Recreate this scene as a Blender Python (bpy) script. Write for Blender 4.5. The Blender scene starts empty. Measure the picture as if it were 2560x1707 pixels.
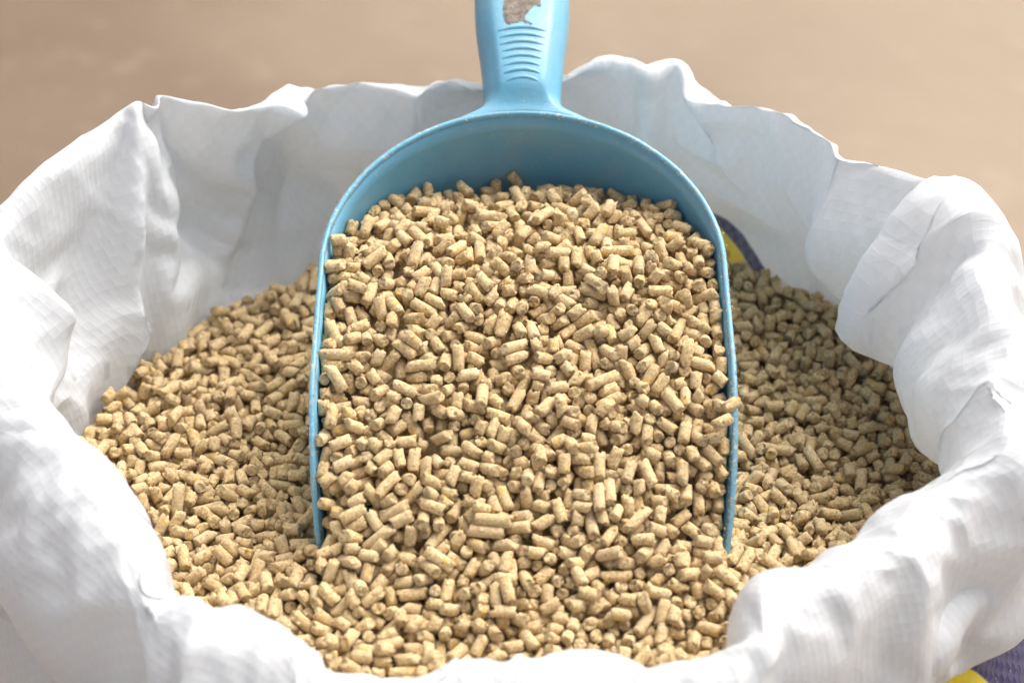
import bpy, bmesh, math, zlib, base64, random
import numpy as np
from mathutils import Vector, Matrix
from mathutils.bvhtree import BVHTree

scene = bpy.context.scene
COL = scene.collection
# ------------------------------------------------------------------ camera
PITCH = math.radians(38.0); DIST = 0.65
cam_d = bpy.data.cameras.new('camera'); cam = bpy.data.objects.new('camera', cam_d); COL.objects.link(cam)
cam.location = (0.0, -DIST * math.cos(PITCH), DIST * math.sin(PITCH))
cam.rotation_euler = (math.radians(90) - PITCH, 0, 0)
cam_d.lens = 70; cam_d.sensor_width = 36; cam_d.clip_start = 0.02; cam_d.clip_end = 200
cam_d.dof.use_dof = True; cam_d.dof.focus_distance = 0.628; cam_d.dof.aperture_fstop = 9.0
cam_d.dof.aperture_blades = 0
scene.camera = cam
# ------------------------------------------------------------------ sky, soft sun, exposure
SUN_EL, SUN_AZ = 54.0, 44.0           # bright part of the sky: behind the sack, to the right (azimuth from +Y towards +X)
world = bpy.data.worlds.new('World'); scene.world = world; world.use_nodes = True
wn = world.node_tree.nodes; wl = world.node_tree.links
bg = wn['Background']; sky = wn.new('ShaderNodeTexSky'); sky.sky_type = 'NISHITA'; sky.sun_disc = False
sky.sun_elevation = math.radians(SUN_EL); sky.sun_rotation = math.radians(SUN_AZ)
sky.air_density = 0.6; sky.dust_density = 6.0; sky.ozone_density = 0.6; sky.altitude = 0
hs = wn.new('ShaderNodeHueSaturation'); hs.inputs['Saturation'].default_value = .38
wl.new(sky.outputs[0], hs.inputs['Color']); wl.new(hs.outputs[0], bg.inputs[0]); bg.inputs[1].default_value = 0.14
sun_d = bpy.data.lights.new('sun', 'SUN'); sun = bpy.data.objects.new('sun', sun_d); COL.objects.link(sun)
sun_d.energy = 1.3; sun_d.angle = math.radians(58); sun_d.color = (1.0, 0.965, 0.915)
el, az = math.radians(SUN_EL), math.radians(SUN_AZ)
sdir = Vector((math.sin(az) * math.cos(el), math.cos(az) * math.cos(el), math.sin(el)))
sun.rotation_euler = sdir.to_track_quat('Z', 'Y').to_euler(); sun.location = sdir * 3
scene.view_settings.view_transform = 'Standard'; scene.view_settings.look = 'None'
scene.view_settings.gamma = 1.0; scene.view_settings.use_curve_mapping = False
scene.view_settings.exposure = 1.03
scene.cycles.use_denoising = True
scene.cycles.use_adaptive_sampling = True; scene.cycles.adaptive_threshold = .03
scene.cycles.max_bounces = 7; scene.cycles.transmission_bounces = 8

# ------------------------------------------------------------------ helpers
def mesh_obj(name, verts, faces, mat=None, parent=None, smooth=True, uv=None):
    me = bpy.data.meshes.new(name)
    me.from_pydata([tuple(v) for v in verts], [], [tuple(f) for f in faces])
    if smooth: me.polygons.foreach_set('use_smooth', [True] * len(me.polygons))
    if uv is not None:
        l = me.uv_layers.new(name='UVMap')
        idx = np.empty(len(me.loops), np.int32); me.loops.foreach_get('vertex_index', idx)
        l.data.foreach_set('uv', np.asarray(uv, np.float32)[idx].ravel())
    if mat: me.materials.append(mat)
    o = bpy.data.objects.new(name, me); COL.objects.link(o)
    if parent: o.parent = parent
    return o
def empty(name, loc, label, cat):
    o = bpy.data.objects.new(name, None); COL.objects.link(o); o.location = loc; o.empty_display_size = .02
    o['label'] = label; o['category'] = cat
    return o
def material(name):
    m = bpy.data.materials.new(name); m.use_nodes = True
    return m, m.node_tree.nodes, m.node_tree.links, m.node_tree.nodes['Principled BSDF']
class NT:
    """small node-graph helper"""
    def __init__(s, m): s.n = m.node_tree.nodes; s.l = m.node_tree.links
    def set(s, sock, v):
        if isinstance(v, bpy.types.NodeSocket): s.l.new(v, sock)
        else: sock.default_value = v
    def math(s, op, a, b=0.0, c=None, clamp=False):
        x = s.n.new('ShaderNodeMath'); x.operation = op; x.use_clamp = clamp
        s.set(x.inputs[0], a); s.set(x.inputs[1], b)
        if c is not None: s.set(x.inputs[2], c)
        return x.outputs[0]
    def noise(s, vec, scale, detail=2, rough=.5, dist=0.0):
        x = s.n.new('ShaderNodeTexNoise'); x.inputs['Scale'].default_value = scale; x.inputs['Detail'].default_value = detail
        x.inputs['Roughness'].default_value = rough; x.inputs['Distortion'].default_value = dist
        if vec is not None: s.l.new(vec, x.inputs['Vector'])
        return x.outputs['Fac']
    def voro(s, vec, scale, feature='F1'):
        x = s.n.new('ShaderNodeTexVoronoi'); x.feature = feature; x.inputs['Scale'].default_value = scale
        if vec is not None: s.l.new(vec, x.inputs['Vector'])
        return x
    def ramp(s, fac, stops, interp='LINEAR'):
        x = s.n.new('ShaderNodeValToRGB'); x.color_ramp.interpolation = interp; e = x.color_ramp.elements
        while len(e) < len(stops): e.new(.5)
        for k, (p, c) in enumerate(stops):
            e[k].position = p; e[k].color = c if len(c) == 4 else (*c, 1)
        s.l.new(fac, x.inputs[0]); return x.outputs[0]
    def step(s, v, lo, hi):
        x = s.n.new('ShaderNodeMapRange'); x.interpolation_type = 'SMOOTHSTEP'
        s.set(x.inputs[0], v); x.inputs[1].default_value = lo; x.inputs[2].default_value = hi
        return x.outputs[0]
    def mix(s, fac, a, b, mode='MIX'):
        x = s.n.new('ShaderNodeMix'); x.data_type = 'RGBA'; x.blend_type = mode; x.clamp_factor = True
        s.set(x.inputs[0], fac)
        for k, v in ((6, a), (7, b)):
            if isinstance(v, tuple) and len(v) == 3: v = (*v, 1)
            s.set(x.inputs[k], v)
        return x.outputs[2]
    def bump(s, h, dist, strength=1.0, normal=None):
        x = s.n.new('ShaderNodeBump'); x.inputs['Strength'].default_value = strength; x.inputs['Distance'].default_value = dist
        s.l.new(h, x.inputs['Height'])
        if normal is not None: s.l.new(normal, x.inputs['Normal'])
        return x.outputs[0]
    def pos(s): return s.n.new('ShaderNodeNewGeometry').outputs['Position']
    def obj(s): return s.n.new('ShaderNodeTexCoord').outputs['Object']
    def uv(s): return s.n.new('ShaderNodeTexCoord').outputs['UV']
    def sep(s, v):
        x = s.n.new('ShaderNodeSeparateXYZ'); s.l.new(v, x.inputs[0]); return x.outputs
    def attr(s, name):
        x = s.n.new('ShaderNodeAttribute'); x.attribute_name = name; return x

# ------------------------------------------------------------------ materials
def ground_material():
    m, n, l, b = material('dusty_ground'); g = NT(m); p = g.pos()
    # trodden dusty floor: light falloff put into the colour, darker left to brighter right
    sx = g.sep(p)[0]; lit_side = g.step(g.math('ADD', sx, g.math('MULTIPLY', g.math('SUBTRACT', g.noise(p, 2.2, 4, .55), .5), .9)), -.42, .30)
    c = g.mix(lit_side, (.142, .101, .069), (.305, .243, .180))
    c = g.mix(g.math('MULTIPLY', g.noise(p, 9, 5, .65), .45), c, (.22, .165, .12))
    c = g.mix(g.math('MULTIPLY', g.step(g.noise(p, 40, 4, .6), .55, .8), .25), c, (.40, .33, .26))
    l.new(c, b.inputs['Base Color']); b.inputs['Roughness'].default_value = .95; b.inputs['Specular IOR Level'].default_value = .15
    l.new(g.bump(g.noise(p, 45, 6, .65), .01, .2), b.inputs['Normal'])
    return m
TAPE = 0.0023
def sack_material(name='woven_white_plastic', discs=(), strokes=()):
    m, n, l, b = material(name); g = NT(m)
    uv = g.sep(g.uv()); u = g.math('DIVIDE', uv[0], TAPE); v = g.math('DIVIDE', uv[1], TAPE * 1.35)
    fu = g.math('FRACT', u); fv = g.math('FRACT', v)
    par = g.math('MODULO', g.math('ADD', g.math('FLOOR', u), g.math('ADD', g.math('FLOOR', v), 40000.0)), 2.0)
    # tape profile across its width and its dive at both ends, over / under by parity
    au = g.math('SINE', g.math('MULTIPLY', fu, math.pi)); av = g.math('SINE', g.math('MULTIPLY', fv, math.pi))
    pu = g.math('POWER', au, .28); pv = g.math('POWER', av, .28)
    warp = g.math('MULTIPLY', pu, g.math('ADD', g.math('MULTIPLY', g.math('POWER', av, .8), .75), .25))
    weft = g.math('MULTIPLY', pv, g.math('ADD', g.math('MULTIPLY', g.math('POWER', au, .8), .75), .25))
    h = g.math('ADD', g.math('MULTIPLY', warp, par), g.math('MULTIPLY', weft, g.math('SUBTRACT', 1.0, par)))
    p = g.pos()
    var = g.noise(p, 60, 3, .6)
    pd = n.new('ShaderNodeVectorMath'); pd.operation = 'ADD'; nv = n.new('ShaderNodeTexNoise'); nv.inputs['Scale'].default_value = 30; nv.inputs['Detail'].default_value = 2
    sc_ = n.new('ShaderNodeVectorMath'); sc_.operation = 'SCALE'; sc_.inputs['Scale'].default_value = .022
    l.new(p, nv.inputs['Vector']); l.new(nv.outputs['Color'], sc_.inputs[0]); l.new(p, pd.inputs[0]); l.new(sc_.outputs[0], pd.inputs[1])
    cr1 = g.voro(pd.outputs[0], 34).outputs['Distance']; cr2 = g.voro(pd.outputs[0], 85).outputs['Distance']
    # colour: white tape, a little grime
    col = g.mix(g.math('MULTIPLY', g.step(g.noise(p, 18, 4, .6), .55, .8), .18), (.79, .80, .805), (.67, .64, .58))
    cell = n.new('ShaderNodeTexWhiteNoise'); cell.noise_dimensions = '2D'
    cv = n.new('ShaderNodeCombineXYZ'); l.new(g.math('FLOOR', u), cv.inputs[0]); l.new(g.math('FLOOR', v), cv.inputs[1]); l.new(cv.outputs[0], cell.inputs['Vector'])
    col = g.mix(g.math('MULTIPLY', cell.outputs['Value'], .10), col, (.70, .73, .76))
    # flat print: a yellow disc with a navy border on the cloth, given by centre, radius, border and the side it is on
    for (cx, cz, r0, r1, yside, fade) in discs:
        q = g.sep(g.obj()); dx = g.math('SUBTRACT', q[0], cx); dz = g.math('SUBTRACT', q[2], cz)
        d = g.math('SQRT', g.math('ADD', g.math('MULTIPLY', dx, dx), g.math('MULTIPLY', dz, dz)))
        worn = g.math('MULTIPLY', g.math('SUBTRACT', 1.0, g.math('MULTIPLY', g.step(g.noise(p, 420, 4, .7), .62, .74), .3)), fade)
        side = g.math('MULTIPLY', g.math('GREATER_THAN', g.math('MULTIPLY', q[1], yside), .0), worn)
        yel = g.math('MULTIPLY', g.step(d, r0 + .0004, r0 - .0004), side)
        nav = g.math('MULTIPLY', g.math('MULTIPLY', g.step(d, r0 - .0004, r0 + .0004), g.step(d, r1 + .0004, r1 - .0004)), side)
        col = g.mix(yel, col, (.90, .70, .015)); col = g.mix(nav, col, (.035, .032, .11))
    if strokes:
        q = g.sep(g.obj())
        for (t0, z0, z1, wd, lean) in strokes:                       # faint lettering strokes showing through the cloth
            ang = g.math('ADD', g.math('ARCTAN2', q[1], q[0]), g.math('MULTIPLY', g.math('SUBTRACT', q[2], z0), -lean))
            bar = g.math('MULTIPLY', g.step(g.math('ABSOLUTE', g.math('SUBTRACT', ang, t0)), wd + .003, wd - .001), g.math('MULTIPLY', g.step(q[2], z0 - .0005, z0 + .0005), g.step(q[2], z1 + .0005, z1 - .0005)))
            col = g.mix(g.math('MULTIPLY', bar, .26), col, (.22, .22, .26))
    l.new(col, b.inputs['Base Color'])
    col = g.mix(g.math('MULTIPLY', par, .09), col, (.60, .61, .62)); l.new(col, b.inputs['Base Color'])
    l.new(g.math('ADD', g.math('MULTIPLY', par, .16), .30), b.inputs['Roughness']); b.inputs['Specular IOR Level'].default_value = .5
    hh = g.math('ADD', g.math('MULTIPLY', h, .00015), g.math('MULTIPLY', var, .0005))
    hh = g.math('ADD', hh, g.math('ADD', g.math('MULTIPLY', cr1, .0012), g.math('MULTIPLY', cr2, .0006)))
    nrm = g.bump(hh, 1.0, .75); l.new(nrm, b.inputs['Normal'])
    tr = n.new('ShaderNodeBsdfTranslucent'); l.new(col, tr.inputs[0]); l.new(nrm, tr.inputs['Normal'])
    mx = n.new('ShaderNodeMixShader'); mx.inputs[0].default_value = .34
    l.new(b.outputs[0], mx.inputs[1]); l.new(tr.outputs[0], mx.inputs[2]); l.new(mx.outputs[0], n['Material Output'].inputs[0])
    return m
def plastic_material():
    m, n, l, b = material('blue_plastic'); g = NT(m); p = g.obj()
    base = g.ramp(g.noise(p, 14, 4, .6), [(.3, (.115, .335, .475)), (.7, (.15, .39, .53))])
    # dull scuffs and stuck feed dust
    scuff = g.math('MULTIPLY', g.step(g.noise(p, 90, 5, .7, 1.5), .60, .72), .30)
    c = g.mix(scuff, base, (.38, .52, .58))
    film = g.math('MULTIPLY', g.step(g.noise(p, 28, 5, .6, .8), .42, .75), .28); c = g.mix(film, c, (.42, .42, .36))
    dust = g.math('MULTIPLY', g.step(g.noise(p, 900, 2, .6), .66, .74), .55)
    c = g.mix(dust, c, (.60, .50, .36))
    l.new(c, b.inputs['Base Color'])
    r = g.ramp(g.noise(p, 60, 4, .6), [(.3, (.28,) * 3), (.7, (.46,) * 3)]); l.new(r, b.inputs['Roughness'])
    b.inputs['Subsurface Weight'].default_value = 0.12; b.inputs['Subsurface Radius'].default_value = (.4, .8, 1.0); b.inputs['Subsurface Scale'].default_value = .004
    l.new(g.bump(g.noise(p, 250, 4, .6), .0004, .5), b.inputs['Normal'])
    return m
def lip_material():
    m = M_PLASTIC.copy(); m.name = 'dusty_blue_plastic'; g = NT(m); b = m.node_tree.nodes['Principled BSDF']
    src = b.inputs['Base Color'].links[0].from_socket; p = g.obj()
    d = g.math('MULTIPLY', g.step(g.noise(p, 700, 3, .7), .55, .62), g.step(g.noise(p, 70, 4, .6), .40, .58))
    c = g.mix(g.math('MULTIPLY', d, .75), src, (.62, .55, .43))
    w = g.math('MULTIPLY', g.step(g.noise(p, 260, 4, .7), .62, .70), .22)
    c = g.mix(w, c, (.62, .74, .78))
    m.node_tree.links.new(c, b.inputs['Base Color']); b.inputs['Roughness'].default_value = .6
    return m
def grime_material():
    m, n, l, b = material('worn_label_remains'); g = NT(m); p = g.obj()
    c = g.ramp(g.noise(p, 500, 5, .7), [(.32, (.10, .08, .062)), (.5, (.20, .165, .13)), (.7, (.30, .265, .225))])
    l.new(c, b.inputs['Base Color']); b.inputs['Roughness'].default_value = .95
    l.new(g.bump(g.noise(p, 900, 3, .6), .0005, .8), b.inputs['Normal'])
    return m
def pellet_material():
    m, n, l, b = material('pressed_feed'); g = NT(m); p = g.pos()
    a = g.attr('tone'); s = g.sep(a.outputs['Vector'])
    # mealy ground: fine pale/brown grain
    c = g.ramp(g.noise(p, 1100, 3, .7), [(.28, (.30, .19, .083)), (.42, (.565, .395, .180)), (.56, (.74, .545, .280)), (.72, (.92, .76, .485))])
    c = g.mix(g.math('MULTIPLY', s[0], .6), c, (.50, .36, .19), 'MIX')
    c = g.mix(g.math('MULTIPLY', s[1], .30), c, (.78, .63, .40), 'MIX')
    c = g.mix(g.math('MULTIPLY', g.step(s[2], .72, 1.0), .26), c, (.47, .35, .18), 'MIX')
    # maize flecks, reddish bran, dark specks
    v1 = g.voro(p, 360); f1 = g.math('MULTIPLY', g.step(g.sep(v1.outputs['Color'])[0], .90, .93), g.step(v1.outputs['Distance'], .48, .25))
    c = g.mix(g.math('MULTIPLY', f1, .6), c, (.76, .46, .08))
    v2 = g.voro(p, 520); f2 = g.math('MULTIPLY', g.step(g.sep(v2.outputs['Color'])[1], .93, .95), g.step(v2.outputs['Distance'], .42, .25))
    c = g.mix(g.math('MULTIPLY', f2, .5), c, (.50, .22, .10))
    v3 = g.voro(p, 800); f3 = g.math('MULTIPLY', g.step(g.sep(v3.outputs['Color'])[2], .80, .86), g.step(v3.outputs['Distance'], .42, .22))
    c = g.mix(g.math('MULTIPLY', f3, .5), c, (.13, .10, .085))
    l.new(c, b.inputs['Base Color']); b.inputs['Roughness'].default_value = .9; b.inputs['Specular IOR Level'].default_value = .18
    b.inputs['Subsurface Weight'].default_value = 0.0
    b.inputs['Sheen Weight'].default_value = .12; b.inputs['Sheen Roughness'].default_value = .5
    hh = g.math('ADD', g.math('MULTIPLY', g.noise(p, 650, 5, .7), .0011), g.math('MULTIPLY', g.noise(p, 2200, 2, .6), .00025))
    l.new(g.bump(hh, 1.0, .8), b.inputs['Normal'])
    return m
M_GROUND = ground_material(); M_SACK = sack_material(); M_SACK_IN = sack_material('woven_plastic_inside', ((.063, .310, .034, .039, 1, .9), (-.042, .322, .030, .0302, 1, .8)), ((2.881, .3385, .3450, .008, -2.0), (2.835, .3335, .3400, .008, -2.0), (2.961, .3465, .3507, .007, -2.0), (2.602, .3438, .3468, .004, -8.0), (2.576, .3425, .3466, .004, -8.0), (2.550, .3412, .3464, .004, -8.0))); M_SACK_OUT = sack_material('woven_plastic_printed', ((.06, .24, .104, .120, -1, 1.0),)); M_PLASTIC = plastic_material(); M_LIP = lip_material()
M_GRIME = grime_material(); M_PELLET = pellet_material()

# ------------------------------------------------------------------ ground
GZ = -0.36
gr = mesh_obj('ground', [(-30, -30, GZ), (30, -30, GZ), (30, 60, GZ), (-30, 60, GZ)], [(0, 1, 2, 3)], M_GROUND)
gr['kind'] = 'structure'

# ------------------------------------------------------------------ the woven sack
# stations round the opening: radius at the feed, radius and height of the inner lip, radius and height of the crest (tenths of a millimetre)
STATIONS = [
1504,1190,125,1424,452, 1501,1185,122,1426,461, 1498,1187,121,1431,470, 1492,1198,120,1436,480, 1486,1212,120,1441,489, 1479,1226,120,1447,499, 1472,1232,121,1458,509, 1465,1226,123,1470,519,
1458,1215,125,1481,529, 1453,1204,127,1475,528, 1449,1194,130,1437,512, 1448,1185,135,1404,502, 1449,1177,141,1381,500, 1451,1168,146,1361,500, 1454,1160,152,1341,500, 1458,1156,158,1321,500,
1461,1167,167,1301,500, 1463,1189,179,1285,500, 1464,1215,191,1277,498, 1462,1241,203,1276,496, 1456,1264,216,1276,494, 1447,1277,231,1277,491, 1436,1281,247,1277,489, 1425,1282,263,1278,487,
1416,1284,280,1279,485, 1409,1284,297,1279,482, 1405,1284,312,1275,481, 1401,1285,316,1264,480, 1398,1286,315,1259,481, 1394,1288,312,1275,484, 1388,1310,265,1301,488, 1382,1337,221,1329,493,
1375,1368,179,1354,496, 1368,1398,138,1368,496, 1360,1393,136,1364,492, 1354,1384,133,1355,486, 1348,1376,130,1344,480, 1343,1368,127,1334,474, 1340,1360,124,1323,468, 1337,1353,121,1313,462,
1335,1346,118,1303,456, 1333,1341,116,1295,452, 1331,1338,115,1291,450, 1330,1336,115,1289,450, 1328,1334,115,1287,450, 1326,1332,115,1285,450, 1324,1331,115,1284,450, 1323,1330,115,1283,450,
1321,1331,116,1287,452, 1319,1338,118,1299,456, 1318,1346,121,1315,461, 1317,1353,123,1328,466, 1317,1354,125,1329,469, 1317,1347,125,1317,470, 1317,1337,125,1299,470, 1318,1333,126,1292,473,
1319,1344,130,1310,481, 1319,1363,135,1343,491, 1320,1381,139,1373,498, 1321,1392,140,1392,500, 1320,1393,140,1394,500, 1319,1386,140,1384,500, 1316,1376,140,1368,500, 1313,1366,140,1352,500,
1310,1356,140,1337,500, 1310,1347,140,1323,500, 1313,1341,140,1309,500, 1320,1340,141,1302,502, 1329,1351,144,1315,509, 1337,1374,150,1349,521, 1344,1402,159,1393,537, 1349,1432,168,1439,557,
1354,1452,174,1472,568, 1359,1462,172,1484,564, 1366,1467,167,1487,554, 1375,1472,162,1490,544, 1386,1479,158,1494,535, 1398,1488,155,1501,529, 1409,1497,153,1509,526, 1417,1505,152,1517,524,
1422,1513,151,1526,522, 1425,1521,150,1538,519, 1426,1532,147,1557,515, 1429,1546,145,1578,509, 1435,1560,142,1599,504, 1441,1513,142,1614,498, 1448,1458,141,1622,490, 1455,1399,140,1626,482,
1461,1404,134,1630,474, 1466,1409,126,1632,466, 1470,1416,117,1630,457, 1475,1422,109,1621,447, 1479,1426,101,1608,437, 1483,1425,93,1595,427, 1488,1422,87,1582,416, 1491,1417,80,1567,405,
1494,1403,74,1546,391, 1496,1386,68,1519,375, 1495,1369,62,1490,358, 1492,1352,56,1461,341, 1487,1335,50,1433,324, 1481,1319,44,1407,308, 1475,1304,38,1390,297, 1468,1290,32,1379,290,
1461,1278,26,1371,284, 1454,1265,20,1363,277, 1445,1253,14,1355,271, 1436,1240,8,1348,264, 1425,1231,1,1342,257, 1413,1232,-7,1340,247, 1400,1241,-14,1339,237, 1387,1253,-16,1339,227,
1374,1269,-13,1338,217, 1360,1285,-8,1337,206, 1347,1297,-4,1338,194, 1334,1293,-2,1339,180, 1321,1260,-7,1341,164, 1309,1223,-16,1340,150, 1299,1206,-23,1333,138, 1289,1204,-29,1318,130,
1281,1206,-33,1304,123, 1275,1209,-38,1302,114, 1269,1216,-40,1311,105, 1263,1224,-40,1324,96, 1258,1226,-40,1335,87, 1253,1224,-40,1339,80, 1248,1220,-38,1332,74, 1242,1212,-35,1322,69,
1237,1202,-30,1310,65, 1232,1188,-21,1296,63, 1226,1171,-10,1274,65, 1221,1153,0,1248,69, 1216,1133,5,1223,74, 1212,1115,9,1200,78, 1210,1103,11,1184,82, 1209,1097,13,1174,86,
1211,1091,15,1166,90, 1215,1086,17,1159,94, 1220,1080,18,1153,97, 1226,1078,19,1152,99, 1232,1080,17,1158,99, 1239,1084,13,1171,97, 1245,1090,9,1194,92, 1251,1100,0,1220,86,
1258,1113,-10,1247,84, 1264,1128,-19,1273,88, 1271,1152,-25,1296,95, 1277,1173,-24,1306,104, 1284,1186,-16,1291,118, 1290,1184,-7,1266,134, 1297,1161,2,1243,150, 1304,1132,11,1230,162,
1311,1110,19,1227,171, 1319,1104,25,1227,179, 1328,1106,31,1229,186, 1339,1109,37,1231,194, 1351,1112,43,1237,202, 1363,1115,49,1249,210, 1375,1118,55,1263,218, 1388,1122,61,1277,226,
1400,1132,67,1291,234, 1413,1142,73,1306,242, 1425,1153,79,1320,250, 1437,1164,85,1334,258, 1447,1175,91,1349,266, 1456,1188,98,1366,275, 1464,1210,104,1397,291, 1470,1238,110,1448,317,
1476,1268,116,1494,342, 1482,1298,122,1507,357, 1487,1328,129,1503,367, 1492,1353,136,1496,375, 1497,1352,146,1490,384, 1501,1314,152,1483,393, 1504,1270,148,1476,401, 1506,1235,142,1469,410,
1507,1217,138,1459,418, 1507,1209,135,1449,427, 1507,1203,132,1439,435, 1505,1196,128,1430,443,
]
NTH, NSEC = 264, 52
CEN = np.array([0.0, -0.03])
SACK_BASE = (0.0, -0.03, GZ)
TH = np.arange(NTH) * 2 * math.pi / NTH
def smooth01(x): x = np.clip(x, 0, 1); return x * x * (3 - 2 * x)
def sack_sections():
    rows5 = np.array(STATIONS, float).reshape(-1, 5) * 1e-4; k = len(rows5); a = np.arange(k + 1) * 2 * math.pi / k
    RA, RB, ZB, RK, ZK = [np.interp(TH, a, np.r_[rows5[:, c], rows5[0, c]]) for c in range(5)]
    ZA = np.full(NTH, -.022); td = np.degrees(TH)
    w = np.clip((td - 168) / 6, 0, 1) + np.clip((66 - td) / 8, 0, 1)
    low = np.minimum(ZK - .062, -.045)
    short = smooth01((td - 318) / 10) * smooth01((356 - td) / 8); low = low * (1 - short) + (ZK - .075) * short; q1 = 1 - .15 * short
    bk = smooth01((np.sin(TH) + .25) / .6)
    secs = [(RA - .012, ZA - .035), (RA + .001, ZA - .012), (RA + .003, ZA + .004), (RB * .9 + RA * .1 + .002 * (1 - w), ZB - .012), (RB, ZB),
            (RB * .45 + RK * .55 - .002 * w, ZB * .35 + ZK * .65), (RK, ZK), (RK + (.009 - .004 * bk) * q1, ZK - .002 - .002 * bk), (RK + (.017 - .0045 * bk) * q1, ZK - .012 - .002 * bk), (RK + (.021 - .003 * bk) * q1, ZK - .03),
            (RK + .020 * q1, ZK * .3 + low * .7 ), (RK + .017 * q1, low), (RK + .011 * q1, low - .002), (RK + .006 * q1, low + .010)]
    S = np.array(secs); m = len(secs); out = np.zeros((NSEC, NTH, 2))
    for j in range(NTH):
        P = S[:, :, j]; L = np.r_[0, np.cumsum(np.maximum(np.hypot(*np.diff(P, axis=0).T), .002))]; u = np.linspace(0, L[-1], NSEC)
        T = np.gradient(P, L, axis=0); q = np.clip(np.searchsorted(L, u, 'right') - 1, 0, m - 2); h = L[q + 1] - L[q]; s = ((u - L[q]) / h)[:, None]; h = h[:, None]
        out[:, j] = (2 * s**3 - 3 * s**2 + 1) * P[q] + (s**3 - 2 * s**2 + s) * h * T[q] + (-2 * s**3 + 3 * s**2) * P[q + 1] + (s**3 - s**2) * h * T[q + 1]
    return .25 * np.roll(out, 1, 1) + .5 * out + .25 * np.roll(out, -1, 1)
# folds pressed into the cloth: from (degrees, section) to (degrees, section), depth in metres (positive = towards the inside), width in degrees
FOLDS = [(145.2, 0.56, 160.0, 0.2, 0.014, 3.4), (139.8, 0.48, 145.9, 0.25, -0.008, 6), (122.8, 0.5, 136.3, 0.22, 0.011, 3.0), (112.0, 0.48, 125.4, 0.22, -0.008, 4), (134.0, 0.45, 141.5, 0.2, -0.006, 3), (103.8, 0.52, 107.6, 0.25, 0.01, 2.5), (69.6, 0.52, 67.2, 0.25, 0.009, 2.5), (97.8, 0.5, 98.0, 0.25, -0.006, 3), (75.2, 0.5, 74.4, 0.3, -0.004, 3), (63.0, 0.54, 54.6, 0.36, 0.005, 3), (48.3, 0.54, 37.7, 0.36, -0.005, 4), (32.4, 0.54, 29.0, 0.36, 0.005, 3.2), (19.4, 0.52, 22.8, 0.34, -0.007, 4.5), (18.3, 0.56, 11.1, 0.34, 0.008, 3.4), (1.0, 0.55, -7.7, 0.34, -0.005, 6), (345.1, 0.55, 342.7, 0.34, 0.006, 4), (174.6, 0.5, 174.6, 0.36, 0.006, 3), (174.1, 0.5, 169.9, 0.36, -0.006, 4), (227.3, 0.52, 221.9, 0.36, -0.003, 2.6), (236.3, 0.5, 230.6, 0.36, 0.0005, 2.2), (235.5, 0.62, 230.1, 0.36, -0.004, 2.2), (300.2, 0.55, 297.4, 0.36, -0.008, 3), (311.4, 0.6, 311.6, 0.4, -0.003, 3), (318, 0.8, 322, 0.45, -0.003, 4), (262, 0.6, 262, 0.34, 0.004, 4), (290, 0.62, 286, 0.36, -0.005, 4), (205, 0.8, 212, 0.45, -0.003, 5)]
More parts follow.
